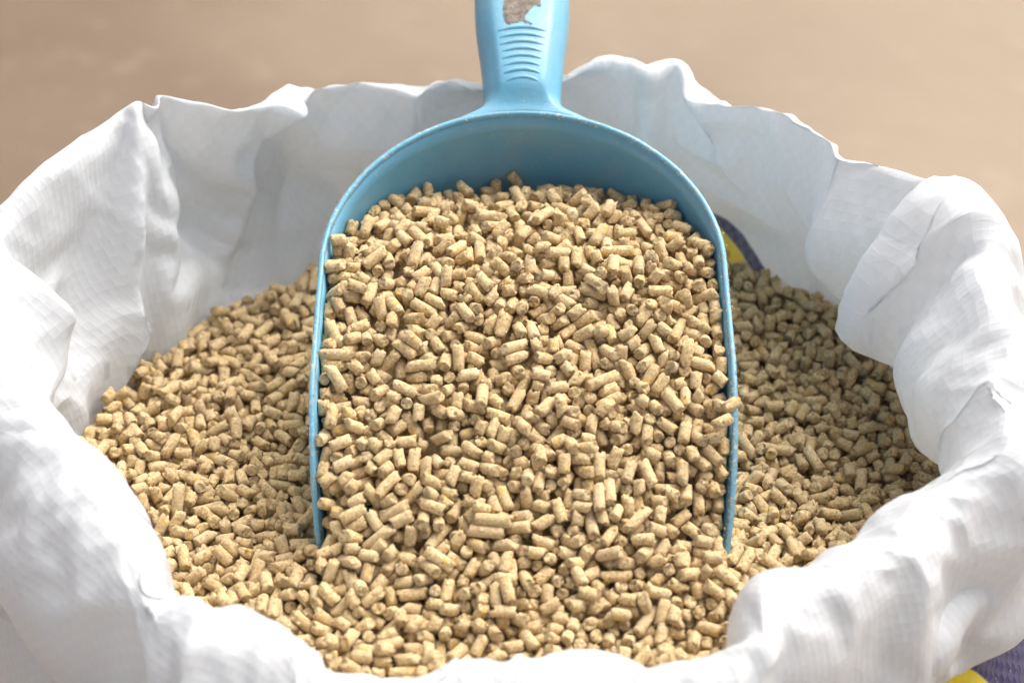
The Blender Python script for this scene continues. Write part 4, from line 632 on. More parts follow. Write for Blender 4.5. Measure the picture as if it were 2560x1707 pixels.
903,-318,-302,44,26,45, 987,604,-254,93,54,39, 1168,-323,-303,17,2,32, -1154,-176,-260,-63,29,57, -963,-348,-299,-105,2,39, -795,540,-263,142,54,86, -521,-746,-66,-31,0,39, -273,-547,28,72,25,32,
847,-116,-292,-108,32,86, 936,-564,-295,-107,28,102, -715,130,-270,118,12,32, -284,496,243,94,45,63, -28,-1082,-177,-82,25,51, 31,347,296,-99,30,63, 490,-716,-56,101,26,39, 527,-497,47,75,23,102,
544,-1041,-184,-95,40,32, -567,-563,-8,81,27,55, -500,-971,-168,5,24,39, -208,-1157,-227,85,13,57, -57,593,193,81,80,72, 70,189,271,16,35,45, 863,107,-290,-3,30,39, 1207,52,-276,137,20,63,
-518,-657,-31,33,16,72, -237,-1055,-186,142,9,45, 382,-1140,-217,6,32,57, 408,-699,-47,108,25,51, 491,-869,-99,26,41,32, 591,-1004,-191,-142,35,51, 581,-638,-21,180,2,39, 536,-337,146,-118,45,32,
609,-96,202,104,22,39, -1120,342,-288,-75,0,57, -1016,145,-284,86,26,45, -831,-933,-247,-68,7,57, -544,-1136,-214,-24,38,39, -254,-1281,-205,79,80,63, -290,-260,168,-17,38,63, -68,-967,-139,27,13,72,
348,-597,4,179,1,57, 503,-297,175,-109,42,51, 828,-770,-252,33,33,45, -1243,-121,-285,-58,3,63, -1295,43,-300,146,41,39, -423,393,266,-113,58,45, 19,-1000,-151,-37,53,45, -20,-26,250,-1,39,51,
392,416,251,-26,39,45, 507,-567,24,-93,51,45, 1218,-448,-268,9,15,45, 1131,-70,-292,101,41,39, -1046,415,-283,-39,9,45, -985,43,-267,-132,61,32, -768,-545,-306,-40,42,72, -561,-891,-148,118,24,32,
-576,-342,125,-95,25,57, -252,-811,-77,-118,8,39, 283,-24,291,-97,48,57, 287,277,283,70,10,57, 399,-452,124,162,33,32, 504,-907,-135,79,8,102, 912,136,-293,-132,37,45, 1007,-353,-305,150,4,86,
1059,-48,-307,155,62,63, -1237,-260,-297,73,46,45, -379,-1255,-220,103,66,39, -251,-406,129,-26,24,45, 331,-440,76,159,9,45, 418,-909,-151,44,19,57, 438,-123,239,-97,62,45, 636,-451,103,-130,41,57,
940,-511,-271,63,17,45, 913,607,-244,-70,24,57, -604,-802,-221,-82,33,86, 340,-93,206,23,6,72, 371,-404,102,-82,27,45, 479,-548,38,-96,49,45, 589,-43,256,-79,32,32, 1225,-174,-286,-79,68,32,
-1089,-430,-296,-118,0,57, -997,424,-277,95,63,39, -810,442,-267,175,47,45, -839,533,-264,-102,10,57, -713,551,-252,42,1,57, -699,-578,-254,117,44,39, -324,-435,99,-79,39,45, 82,-907,-132,-124,44,51,
1308,-168,-273,94,39,63, -349,-1047,-181,-110,34,51, -157,205,272,180,35,57, -58,77,290,-61,54,86, 37,-575,56,-69,32,32, 876,307,-299,119,8,63, 899,654,-249,45,44,57, 995,299,-302,79,16,39,
-1308,-78,-275,104,3,57, -361,104,259,84,4,57, -201,-1083,-201,15,36,63, -32,-639,-2,-57,14,45, 29,-865,-113,-84,53,51, 390,-75,226,-71,30,39, 493,-1041,-194,-37,29,57, 580,107,264,-63,86,51,
950,625,-250,90,9,51, 1010,555,-284,-179,20,72, 1104,-43,-307,-111,10,39, 1173,47,-299,168,54,45, 1122,150,-280,-97,2,39, 640,-97,222,92,16,64, -1075,-662,-269,-126,39,45, -739,-643,-265,-33,37,51,
-471,-1062,-195,134,23,45, -176,-504,62,-85,52,51, -107,-481,73,-125,34,45, -49,-266,162,-84,34,45, 194,-1154,-219,-100,81,57, 190,-416,124,-84,51,32, 228,-693,-13,100,37,51, 240,-433,117,-102,45,39,
418,-501,90,-82,58,32, 492,-158,201,-10,53,39, 835,534,-264,-21,4,63, -668,-131,-286,-131,52,102, -374,-936,-167,27,14,86, -94,-568,57,-85,51,32, 90,473,252,-126,10,51, 161,-833,-93,-92,29,51,
202,-437,98,-88,50,63, 284,-1072,-184,-111,11,39, 342,-848,-119,134,21,57, 408,-1219,-201,65,4,57, 586,-1036,-211,-97,40,45, 632,101,294,-78,26,48, -1193,-356,-290,40,0,45, -1035,48,-284,-167,5,39,
-902,575,-262,61,38,39, -839,-321,-275,-74,37,51, -459,351,265,53,33,45, -200,-748,-28,159,29,39, -189,-603,6,-87,62,39, 17,-724,-55,53,21,63, -9,-608,5,-92,60,39, 191,-75,247,-70,36,45,
169,347,285,-45,6,72, 603,-340,122,-111,29,45, 847,346,-276,-101,53,57, 1112,352,-298,-127,47,86, 681,-747,-235,59,15,54, -902,-299,-278,-90,58,51, -754,-157,-333,-113,50,39, -706,33,-302,77,32,63,
-119,213,288,113,11,39, 27,-632,30,-11,23,32, 98,-184,185,-93,69,39, 812,-229,-262,-105,27,32, 1220,-395,-295,-11,5,57, 1195,-280,-303,-83,2,51, -1047,453,-263,-60,23,63, -979,286,-270,-45,38,51,
-232,-366,122,-92,67,63, -146,-1099,-207,166,10,45, -32,146,274,94,87,57, 210,-638,6,-65,27,63, 364,-1172,-201,-25,13,32, 808,617,-220,-96,19,63, 1012,-243,-273,-100,26,39, 1014,-165,-305,25,63,72,
-1331,-246,-251,70,3,51, -1225,-51,-285,58,65,32, -1093,-503,-283,-96,36,57, -875,-518,-282,-82,34,57, -706,-731,-277,24,2,72, -735,502,-271,128,21,51, -639,-846,-212,157,22,45, -445,-374,99,32,15,32,
-207,45,283,-70,29,57, -181,476,245,137,59,32, -84,-694,-3,-38,24,45, 166,175,289,41,24,51, 449,393,260,126,19,45, 640,-8,232,-86,7,39, 1154,88,-311,171,28,57, 1139,284,-317,-35,61,57,
-1091,-14,-287,13,3,51, -958,-480,-298,19,2,102, -777,43,-312,-44,45,63, 41,-48,231,-90,73,51, 120,-82,212,111,16,45, 257,-852,-94,-127,14,57, 235,-454,88,-94,44,57, 325,-1081,-196,-106,25,32,
956,265,-326,-4,30,72, 1100,-459,-297,-124,3,72, -862,298,-273,172,18,39, -829,-276,-296,162,43,45, -814,-107,-319,145,49,39, -476,-598,-1,22,12,51, -401,214,269,69,38,39, -134,-47,257,68,42,51,
110,-682,-21,-59,54,51, 186,-521,52,-127,14,45, 377,-729,-55,103,35,57, 1022,2,-304,-114,85,63, -203,-1263,-182,-174,44,57, -196,282,286,-126,39,45, -111,-1144,-207,154,41,51, -171,-50,257,166,8,32,
5,-834,-97,-50,40,45, 855,-536,-268,-93,47,39, 844,-245,-272,-109,20,32, 913,-373,-292,69,50,63, 1033,288,-287,7,84,63, -1185,262,-298,-123,73,63, -413,-166,190,-80,37,39, 233,-396,95,156,10,86,
295,-1087,-215,-100,17,57, 334,-340,116,86,23,57, 358,47,277,179,22,51, 924,190,-293,78,16,51, 1286,73,-299,-46,7,45, -1342,-137,-285,60,46,39, -1261,21,-312,-122,2,45, -1019,-792,-294,-14,18,63,
-766,-322,-294,85,39,51, -353,-48,224,-94,73,45, -327,21,258,-100,57,63, -264,62,273,-45,40,32, -135,98,263,98,6,63, 233,-350,123,69,76,39, 537,-620,-11,158,12,39, 882,-474,-291,-92,44,57,
939,266,-294,27,31,39, 1191,-3,-287,84,7,51, -569,4,259,90,0,42, -1112,-390,-295,152,0,39, -1056,305,-307,-141,22,86, -835,-96,-289,-89,27,39, -296,240,285,-25,10,39, -211,-884,-96,37,31,51,
-165,-1131,-224,-115,40,45, 190,-284,142,57,19,45, 567,-10,226,102,17,51, 942,328,-280,-23,16,32, 1047,-256,-267,-101,50,45, 549,-721,-120,-57,34,45, -1172,20,-283,164,8,51, -1000,76,-299,125,7,86,
-983,545,-270,42,2,45, -770,-609,-295,-15,30,45, 14,21,284,-95,42,51, 477,-1023,-166,-80,25,45, 824,670,-228,-19,41,45, 1067,356,-280,-120,23,51, 1084,572,-256,41,19,45, -879,-927,-260,171,43,51,
-822,-487,-299,-107,32,57, -505,-258,169,-117,16,63, -292,-723,-58,95,26,57, -255,-224,202,-80,43,32, 158,-929,-120,-115,13,39, 151,-692,-39,10,4,39, 344,-688,-35,-88,64,45, 755,-497,-287,-154,64,57,
915,527,-275,-85,36,86, 919,-38,-314,-45,34,72, -986,391,-303,-66,26,63, -515,-1203,-215,-6,87,57, -427,-797,-96,52,22,32, -449,-240,155,37,15,45, -418,-1250,-209,-74,11,51, -105,-159,212,-88,27,51,
118,276,271,-90,34,72, 366,142,276,110,67,57, 599,-944,-162,-78,9,51, 817,361,-261,-102,51,63, 1301,-293,-291,-83,46,32, -1084,-176,-294,-75,3,39, -1138,304,-266,107,22,39, -884,541,-301,148,3,63,
-130,-1070,-190,175,21,63, 277,-205,173,115,19,39, 292,-645,-4,-67,26,51, 377,-366,122,-93,46,57, 485,18,259,-65,21,57, 805,320,-296,73,7,63, 953,153,-317,-84,13,45, 1226,-149,-315,94,22,72,
-1076,-57,-310,97,32,57, -1079,143,-280,88,5,39, -888,-622,-295,-5,16,51, -526,-584,13,-113,27,39, -439,-511,43,81,16,32, -280,-901,-146,128,22,72, -215,156,296,19,6,45, -209,511,215,116,31,57,
215,23,243,6,1,32, 1025,-645,-263,83,39,32, 641,-492,49,83,34,64, -1004,19,-298,-138,12,32, -737,-444,-291,39,36,45, -305,-854,-122,131,21,39, 415,-33,224,166,5,39, 485,263,250,-81,3,57,
784,-86,-316,82,2,51, 855,696,-241,102,6,63, -1217,66,-315,-88,1,86, -706,381,-258,165,8,57, -351,385,256,139,37,32, -286,89,260,51,8,57, -145,-475,62,107,22,32, 105,-400,94,92,23,57,
748,-760,-240,53,65,45, 588,176,276,14,38,51, 859,-140,-318,1,33,63, -1201,-86,-281,110,13,32, -943,566,-257,-71,32,45, -881,-765,-298,-175,38,51, -790,399,-285,-79,45,102, -386,-526,35,141,16,51,
495,-644,-22,174,4,45, 737,-353,-298,51,3,86, 843,607,-224,-93,32,102, 1001,396,-308,-24,40,51, -935,-315,-314,165,70,72, -88,-248,157,83,23,32, 44,-452,72,66,21,51, 77,-1139,-202,-10,32,39,
153,-342,119,94,23,51, 398,-1103,-212,7,35,45, 399,115,264,76,9,45, 639,-399,86,15,4,39, 766,-253,-313,130,11,45, 908,342,-291,56,21,39, 1018,-408,-301,-121,3,45, -1077,-314,-305,-15,33,51,
-877,-214,-308,92,18,57, -538,-171,179,-96,73,39, -334,85,280,149,47,45, -293,-372,104,7,4,57, -190,-414,88,177,1,63, 273,518,234,-25,10,72, 679,-963,-189,156,60,72, 781,343,-273,-93,9,72,
1078,-566,-295,3,24,63, -1229,-341,-274,-126,48,39, -870,-109,-317,-130,24,57, -856,573,-243,-81,28,72, -263,-292,159,-3,36,51, -27,-180,195,66,34,86, 252,464,250,-168,5,86, 430,-557,22,178,2,57,
553,-1004,-206,87,27,45, 750,-818,-239,-62,2,63, 575,-279,173,71,29,32, 614,-1138,-203,-101,36,63, 851,-260,-310,119,61,45, 894,102,-319,-139,9,39, 1154,-53,-319,4,29,86, -869,564,-277,-105,35,72,
-826,-882,-258,3,38,51, -716,459,-275,-141,1,63, -524,-428,75,9,6,63, -224,-187,179,28,10,57, -219,-139,196,-92,73,39, -57,-336,121,92,23,45, 26,234,277,91,28,57, 203,-670,-29,83,26,45,
311,-672,-32,56,21,51, 1296,-291,-333,16,3,45, 1307,161,-278,-167,16,57, -991,202,-270,-61,76,57, -929,48,-306,147,62,45, -643,-427,-283,38,27,51, -327,-128,194,64,16,51, 254,95,285,107,24,39,
473,351,258,81,81,63, 725,-256,-272,-173,5,72, 844,287,-291,120,8,45, 1083,-245,-310,-124,27,45, 1132,-250,-323,-18,66,63, -1050,151,-300,80,19,45, -161,-982,-174,-72,4,57, -182,-534,36,85,28,39,
59,133,264,-48,2,45, 198,-1039,-194,-122,21,72, 419,-90,207,75,16,72, 606,-496,46,165,8,39, -1061,-702,-279,-127,11,51, -1042,-786,-259,59,28,57, -803,-323,-302,-88,70,51, -693,-981,-237,96,11,57,
-381,290,269,37,56,63, -223,363,261,82,81,63, -68,158,262,-94,3,57, -2,-940,-125,96,27,72, 231,-907,-147,58,24,51, 318,-490,55,66,22,72, 837,-315,-308,-111,4,57, 949,414,-260,-104,25,51,
1173,-420,-295,-75,9,63, -772,-486,-317,20,46,51, -741,321,-282,-34,41,51, -330,357,245,-124,9,63, -83,456,231,121,30,51, 701,-672,-257,91,18,72, 1078,126,-285,-40,52,63, -1238,-190,-290,86,41,57,
-848,-28,-310,-122,11,57, -681,17,-279,93,40,57, -589,-1023,-216,-123,60,45, -401,26,239,77,17,45, -72,-691,-39,56,22,39, 41,464,263,56,29,45, 173,476,247,-47,24,63, 339,-790,-73,-128,27,57,
471,-882,-125,-87,25,51, 812,730,-229,-76,34,32, 897,-244,-330,169,58,63, 1150,-160,-310,60,18,57, -1322,-189,-280,-115,41,57, -908,2,-318,35,17,39, -674,-322,-297,79,13,72, -258,-323,124,113,21,45,
-67,-122,201,152,8,39, 117,-828,-106,1,2,51, 521,-1180,-235,12,2,86, 506,-838,-117,173,5,51, 503,-455,79,-77,7,63, 539,-52,225,-30,38,45, 1179,4,-319,152,23,86, 1238,-26,-290,74,58,51,
-972,-182,-301,-40,8,102, 60,-748,-67,168,6,57, 83,-219,170,5,2,63, 180,-1017,-166,28,12,51, 519,294,258,-113,42,45, -1231,269,-293,58,40,39, -619,-601,-285,-176,15,39, -432,-98,201,75,17,39,
-282,-797,-94,90,26,57, 22,-146,193,56,14,45, 213,-483,72,-176,38,51, 1062,478,-264,-106,39,45, 1323,-388,-297,166,16,72, -1201,91,-277,3,12,32, -836,-338,-309,-65,39,45, -795,-139,-341,-6,35,39,
-401,-64,229,-157,18,51, -454,23,237,127,13,51, -147,-159,189,146,9,72, -18,189,272,21,37,51, 126,519,247,-170,30,51, 238,349,282,59,7,86, 331,-5,233,24,6,32, 484,311,266,-122,77,45,
635,74,252,-82,73,39, 1094,82,-303,66,2,63, 1149,-484,-299,56,18,57, 588,-662,-113,-138,25,42, 75,281,290,-111,3,72, 307,23,270,127,46,63, 698,-861,-198,-28,35,45, 808,188,-303,10,51,63,
1036,621,-267,-159,24,63, -1364,-105,-303,-48,88,45, -1051,86,-287,72,63,32, -1005,-633,-313,-109,38,39, -1056,-627,-306,-8,37,45, -488,-707,-54,17,9,39, -350,-1095,-202,28,35,57, 22,-1203,-208,8,5,57,
442,156,259,-47,2,39, 941,566,-267,-90,30,57, 988,436,-288,-31,19,63, 1169,478,-244,136,0,102, -551,-696,-146,-102,33,64, -980,-228,-304,-31,30,72, -924,-696,-295,81,26,57, 1125,419,-259,-105,47,57,
230,-1161,-222,61,41,39, 216,-859,-123,168,7,72, 453,281,271,63,34,32, 499,-1126,-244,-26,36,45, 1176,118,-302,-19,1,32, 583,-694,-150,-167,9,48, -835,199,-325,-133,35,45, -67,-593,8,0,0,63,
-80,-377,125,118,64,32, 246,-1062,-216,-15,18,57, 992,-105,-314,144,62,45, 1053,236,-308,84,10,51, 1037,464,-291,-91,42,45, -666,-883,-223,-130,38,57, -506,202,252,-24,3,51, -315,-44,254,54,15,32,
165,111,293,26,29,51, 1002,-684,-264,-52,42,57, 1031,-203,-280,-99,17,39, -1185,-132,-280,-69,41,45, -488,70,259,-96,73,51, -300,-1075,-198,60,84,51, 117,-324,136,-67,34,39, 93,99,269,-86,87,45,
807,-436,-287,-145,3,45, 1094,29,-292,165,71,63, 1108,516,-258,49,2,45, -932,-754,-293,-57,44,57, -913,208,-306,-31,9,51, -895,349,-286,-29,3,45, -790,304,-294,-161,73,39, -629,-719,-235,29,29,45,
-473,-1182,-230,10,35,39, -425,318,257,86,22,57, -99,-885,-125,-121,3,32, 52,317,274,-115,33,39, 312,229,269,84,37,51, 426,-1258,-184,107,74,51, 931,-143,-309,100,40,45, 952,194,-319,29,59,45,
-1083,365,-293,70,38,86, -1040,-398,-301,60,46,51, -1029,358,-289,33,3,63, -208,-934,-124,99,15,51, 507,-370,100,119,21,72, 652,-914,-162,155,14,39, 761,-617,-275,-34,3,39, 1003,-305,-308,-21,1,51,
979,7,-319,104,6,86, -717,-121,-283,-78,40,45, -722,746,-256,-148,59,57, -252,-877,-133,131,21,63, -216,-1225,-215,-1,45,63, 379,-889,-127,-152,28,51, 1005,154,-291,-76,18,45, 1288,-215,-298,0,4,63,
1253,114,-316,65,44,72, -823,-746,-281,-43,6,39, 52,-1027,-179,4,46,45, -60,-33,265,47,22,32, 134,24,243,121,15,45, 189,528,234,-30,3,63, 407,297,286,-67,3,39, 533,-221,162,46,16,45,
552,157,255,-78,3,39, 892,-549,-293,155,15,51, 861,-18,-318,-123,63,45, 1033,350,-296,-116,18,63, -1209,131,-287,86,4,39, -843,-782,-275,-32,42,51, -663,-557,-270,-22,4,45, -425,245,251,8,1,51,
-78,-855,-105,-27,51,51, 24,0,237,61,15,86, 86,18,242,118,15,72, 117,446,254,-121,24,72, 606,-894,-149,9,3,51, 858,36,-302,171,34,45, -1218,172,-297,23,44,51, -1120,-505,-313,168,40,72,
-1116,214,-297,-46,43,86, -911,-395,-292,2,2,63, -710,-568,-292,-158,35,63, -766,437,-260,104,13,63, 81,-1209,-204,66,0,72, 79,-318,141,-75,10,51, 152,451,271,99,49,45, 177,-764,-60,-153,24,57,
270,198,289,-178,3,51, 290,-468,77,-27,51,45, 333,-297,135,177,2,45, 423,-831,-112,52,22,45, 347,-502,77,-127,14,39, 591,-1119,-246,-65,13,51, 605,-140,186,99,17,45, 548,87,255,108,16,51,
787,-328,-271,-21,35,32, 847,-695,-286,97,8,57, 952,682,-268,-88,82,51, -1110,-538,-300,180,27,45, -1021,450,-294,74,37,72, -914,105,-310,162,35,63, -458,201,253,-111,3,45, 898,22,-315,80,0,45,
1299,131,-299,-72,50,39, -1106,-255,-327,165,4,51, -535,-1004,-206,167,5,45, -444,-307,127,152,10,45, -272,174,272,89,19,51, 41,-791,-88,75,26,63, 75,-1013,-203,80,27,63, 1276,-341,-333,33,2,45,
-952,271,-294,-27,36,51, -784,605,-266,167,47,45, -698,-915,-248,67,12,45, -99,-1027,-169,125,23,45, -38,286,285,48,43,39, 543,-254,177,47,18,45, 773,-13,-320,-173,25,102, 889,-699,-274,-72,4,72,
876,476,-263,132,21,45, 944,336,-317,-17,18,86, -1242,135,-274,-84,36,51, -696,202,-281,32,17,72, 305,139,287,-85,9,51, 474,-1072,-186,-39,4,45, 469,-81,219,-55,45,45, 792,557,-233,-110,30,45,
1236,197,-306,-162,4,57, -534,-238,167,141,76,48, -1244,195,-283,-131,41,32, -1029,-670,-297,-127,11,39, -407,-915,-156,27,14,45, 121,-1035,-184,-12,5,63, 731,-726,-250,-174,17,57, 806,-300,-292,31,51,45,
1189,-103,-308,86,3,63, -518,-662,-113,97,24,42, 517,-748,-125,70,2,64, -827,-612,-305,-11,28,57, -379,245,287,-43,13,32, 379,-286,138,170,5,39, 585,-383,92,111,22,57, 706,-517,-276,94,40,39,
-796,-426,-300,-117,14,51, 153,-607,27,111,53,51, 253,-123,199,166,5,51, 227,83,260,99,16,72, 902,-411,-283,24,31,39, 1132,195,-288,-112,25,39, 1242,-361,-306,-11,42,39, 630,-631,-74,-94,32,55,
-1137,263,-302,-12,23,45, -543,-467,58,13,7,63, -129,324,257,97,87,45, 503,-603,-3,63,23,45, 1268,-175,-300,-9,4,45, 1260,-121,-294,105,51,32, -947,390,-276,168,32,57, -541,-99,198,81,18,51,
-233,132,263,4,1,51, -214,236,264,103,86,51, -26,-429,82,95,23,51, -2,-573,19,164,7,51, 192,237,274,95,39,45, 336,-635,-15,162,9,45, 603,-6,226,102,17,57, 771,-686,-272,-51,51,45,
830,-601,-270,-121,28,45, 810,-265,-303,101,54,51, 948,-366,-304,-70,3,45, 955,-96,-318,-88,1,45, 1088,-90,-319,174,19,72, -981,-751,-295,122,7,63, -978,456,-295,-38,49,57, -507,-1118,-221,6,52,51,
474,-333,129,-120,42,45, -959,219,-309,63,24,63, -503,-529,32,11,7,63, -290,-423,81,99,22,72, -255,465,248,-122,20,51, 231,500,253,-128,52,39, 363,-1038,-205,98,0,63, 599,-279,145,-42,49,39,
771,438,-225,128,56,45, 1133,-12,-312,-26,32,51, -905,-802,-306,166,85,63, -382,-875,-136,73,27,39, 93,250,257,-63,3,51, 336,-408,94,-99,60,39, 397,161,261,71,86,39, 623,-1108,-181,-104,36,39,
918,710,-248,103,56,32, -573,-300,149,98,41,64, 675,-709,-235,-126,6,54, -988,-61,-316,-108,45,72, -487,-1150,-223,15,4,51, -370,-451,69,39,16,63, -226,-292,137,92,23,45, 77,-793,-89,75,26,51,
151,210,270,85,87,57, 275,-590,8,180,1,86, 642,-231,154,96,23,57, 772,508,-229,-9,1,51, 993,123,-317,-86,20,57, -884,-472,-318,151,83,57, -764,-59,-330,114,25,57, -833,465,-287,-175,44,39,
-603,-868,-228,23,75,32, -179,-107,217,-82,26,51, 402,-150,188,164,6,72, 847,67,-318,27,21,51, 1013,-566,-312,44,69,51, 1148,-434,-270,-34,40,32, -970,-390,-308,144,41,39, -955,-52,-286,-122,3,39,
-530,177,268,-14,16,45, -393,-664,-32,104,25,45, -281,-1002,-200,158,10,45, -141,-423,84,86,23,57, -4,-350,121,-66,12,32, 131,-642,-15,70,26,45, 140,-228,172,132,52,32, 169,-34,227,3,1,57,
-1267,-232,-311,-46,87,45, -775,-849,-285,-172,31,63, -453,-906,-141,-59,32,45, 149,-432,111,13,9,51, 422,-752,-67,-80,53,39, 712,-411,-280,-7,36,39, 885,716,-269,-97,7,45, 984,-582,-291,103,8,32,
-1385,-187,-278,-158,36,32, -1274,212,-264,-127,49,86, -1033,-198,-331,-89,0,63, -797,340,-293,-13,51,51, -319,-1160,-224,36,8,57, -92,292,299,176,13,57, 106,-38,240,-172,35,57, 211,-843,-88,-54,3,39,
350,226,269,85,37,51, 489,-246,152,135,17,51, 985,-513,-295,-178,40,57, -905,147,-314,-37,3,39, -542,-361,101,8,5,45, -210,410,240,92,72,51, -40,-794,-49,15,19,72, 58,76,262,-90,73,39,
262,-1028,-212,168,7,63, 344,-1102,-220,-112,21,51, 367,-181,188,-87,71,51, 1032,182,-281,-96,42,57, -560,-631,-74,87,54,48, -1273,175,-314,-124,3,45, -1002,-322,-313,168,11,45, -949,16,-320,-1,85,72,
-668,-631,-281,-22,80,39, -389,369,250,151,42,39, -108,273,272,-37,18,63, -63,-393,97,15,6,57, -16,-486,58,78,23,63, 190,176,260,-109,3,57, 269,-346,115,80,22,63, 422,-328,120,8,2,57,
435,-1128,-225,-9,29,51, 817,-474,-308,36,42,57, -1029,-114,-320,-5,50,45, -622,-997,-235,22,55,45, -440,-1147,-214,-73,34,45, -466,273,275,22,3,57, -257,-733,-45,150,47,63, -279,-143,191,144,9,39,
-98,-54,250,-106,6,39, 16,-217,170,141,15,51, 24,176,261,-90,3,45, 56,-172,194,-154,29,39, 139,82,261,121,15,51, 842,762,-261,-118,87,57, 404,-588,6,178,2,51, 930,-482,-295,-134,1,57,
1107,-279,-302,-140,1,39, 1217,330,-325,78,7,39, 696,-683,-260,38,33,54, -942,165,-307,-121,3,63, -865,-885,-280,129,36,51, -804,-216,-313,-164,7,39, -837,421,-310,72,1,51, -412,176,256,-23,3,63,
-361,-1221,-240,7,7,51, -205,328,265,-134,45,57, 20,-494,64,178,75,39, 146,-860,-122,6,3,57, 151,-273,147,49,17,63, 247,-1087,-241,5,2,63, 449,322,255,87,80,45, 643,-161,178,91,17,63,
889,373,-311,-140,43,51, -828,247,-304,106,8,45, -298,-1089,-241,173,2,63, -218,-757,-73,40,18,51, -176,-246,171,-86,48,51, -60,14,253,-162,18,63, 108,-355,113,2,0,51, 402,-641,-19,109,25,72,
405,469,220,88,62,57, 868,-611,-269,-117,48,32, 970,495,-269,-83,49,51, -1037,-478,-307,-128,35,45, -746,-783,-282,-70,19,72, -674,-192,-316,-116,3,45, -131,-593,12,-178,11,39, -72,47,265,-91,73,63,
125,-744,-64,101,25,57, 222,-61,218,53,13,51, 402,-781,-86,135,20,57, 385,-839,-95,29,33,57, 935,-422,-300,-125,7,39, 1064,157,-267,-96,41,102, 1229,-283,-286,-87,9,39, -729,282,-292,6,4,57,
-337,-237,195,142,26,32, -219,-237,160,119,20,57, 582,-1173,-224,-83,59,39, 553,-941,-172,133,22,86, 870,-56,-320,-166,2,39, 1114,-198,-332,-99,34,63, 1162,374,-287,7,11,51, -1080,-217,-328,-179,4,57,
-908,501,-296,0,15,51, -713,-305,-287,-141,40,32, -177,247,256,-87,3,51, -68,208,259,-96,3,39, 11,-422,85,89,23,45, 987,192,-331,-66,38,57, -522,-629,-77,52,38,48, -1143,-23,-290,27,9,45,
-927,-896,-293,-10,3,45, -763,-960,-281,171,76,86, -376,-1020,-211,107,26,57, 266,-169,185,23,6,63, 408,-995,-152,141,26,51, 400,196,256,179,1,63, -1296,165,-278,-111,3,51, -1172,-397,-309,-171,24,63,
-799,-366,-300,63,24,32, -642,-406,-312,139,25,86, -522,-40,253,172,1,51, -480,137,256,-97,3,72, 248,-640,-16,94,26,72, 298,-750,-69,142,18,39, 866,-576,-288,-25,2,39, 1038,515,-287,163,36,63,
1073,448,-295,24,48,63, -1038,-849,-269,-13,6,63, -1021,262,-291,96,35,51, -829,-396,-310,54,24,45, -219,84,260,24,8,57, -71,-1055,-203,-9,78,63, 36,-261,151,-90,67,32, -17,238,257,-154,1,45,
263,-1122,-250,-86,72,45, 481,-493,50,100,24,51, 586,-1068,-238,29,11,72, 778,470,-239,-2,9,51, 775,720,-237,91,52,57, 998,364,-326,3,1,45, -936,-595,-328,-57,2,57, -734,118,-317,63,1,45,
-235,182,272,68,61,39, 85,-1095,-217,-32,27,63, 624,115,258,46,87,39, 792,-597,-291,124,12,57, 779,128,-306,-41,28,57, 910,-123,-331,68,22,57, 922,76,-324,130,9,39, 980,-259,-303,126,72,57,
1077,-169,-331,-122,34,72, 1160,-361,-318,-27,22,51, 1164,-263,-341,-93,2,39, 637,-563,-8,79,9,64, -1144,-134,-296,-39,33,45, -1170,301,-283,115,30,39, -1083,-121,-314,-115,34,57, -637,-486,-290,155,7,72,
-243,-411,89,81,23,72, 23,66,256,105,16,39, 319,-1145,-231,140,14,45, 685,-909,-205,91,32,51, 592,-576,8,138,19,51, 970,-139,-310,126,73,51, -1065,-582,-332,-43,1,72, -702,-513,-287,134,31,45,
-559,-1213,-211,68,35,57, -158,399,252,156,41,57, -139,-1223,-211,-125,4,63, -116,-949,-170,24,12,51, 273,-927,-160,86,27,45, 748,-89,-307,77,37,51, 901,-178,-305,-66,2,45, 1023,116,-286,-177,30,57,
-1020,-513,-329,156,89,39, -874,-306,-315,47,29,72, -485,-1003,-204,109,26,57, -421,-262,147,37,15,57, -378,-1096,-245,123,16,57, -99,-1109,-195,-82,84,45, 339,-51,225,117,34,45, 525,-1218,-216,-78,12,45,
520,-1091,-241,-87,68,45, 1182,-174,-325,36,55,57, -1216,-78,-314,-163,4,45, -676,172,-278,-146,4,72, -653,-837,-245,129,18,57, -522,129,272,170,43,45, -238,263,262,104,86,51, -167,-822,-92,-91,37,45,
152,-924,-156,152,14,39, 268,58,254,99,17,45, 938,2,-311,116,37,72, 1129,-412,-300,103,87,32, 615,-727,-185,85,55,55, -1071,106,-318,115,75,45, -793,646,-277,-72,88,45, -615,-1089,-242,173,58,45,
-246,405,258,113,28,45, -16,-702,-44,148,14,39, 9,311,253,-145,2,45, 160,-1174,-213,41,1,32, 370,325,261,18,36,51, -571,-178,193,93,39,48, -1001,-689,-314,-20,40,57, 44,-923,-155,172,4,45,
46,-615,3,8,32,32, 106,-260,154,30,12,51, 196,368,269,115,25,45, 302,-800,-93,140,18,57, 336,-240,160,19,7,57, 457,-920,-159,42,18,51, 480,150,283,-128,57,32, 1082,-434,-321,87,39,51,
1103,177,-310,89,3,72, -1181,-426,-329,165,2,63, -1164,-323,-312,-36,67,51, -1094,251,-300,110,51,32, -929,309,-311,63,37,72, -676,-30,-321,92,3,57, -495,-823,-112,119,24,45, -453,-181,176,148,8,51,
405,-417,92,-26,68,39, 387,238,268,-69,41,57, 786,-406,-289,-137,44,63, 634,-597,-40,78,4,55, -915,-106,-302,-131,11,86, -799,-786,-284,65,28,51, -777,-721,-280,71,29,51, -718,-192,-318,-100,14,86,
-774,-193,-339,-64,23,57, -366,-968,-184,27,14,57, -351,-574,13,175,1,51, -109,-547,31,14,7,39, -127,-323,136,42,57,39, -83,-1148,-243,-94,25,72, 173,-958,-175,-89,63,32, 148,317,271,138,52,63,
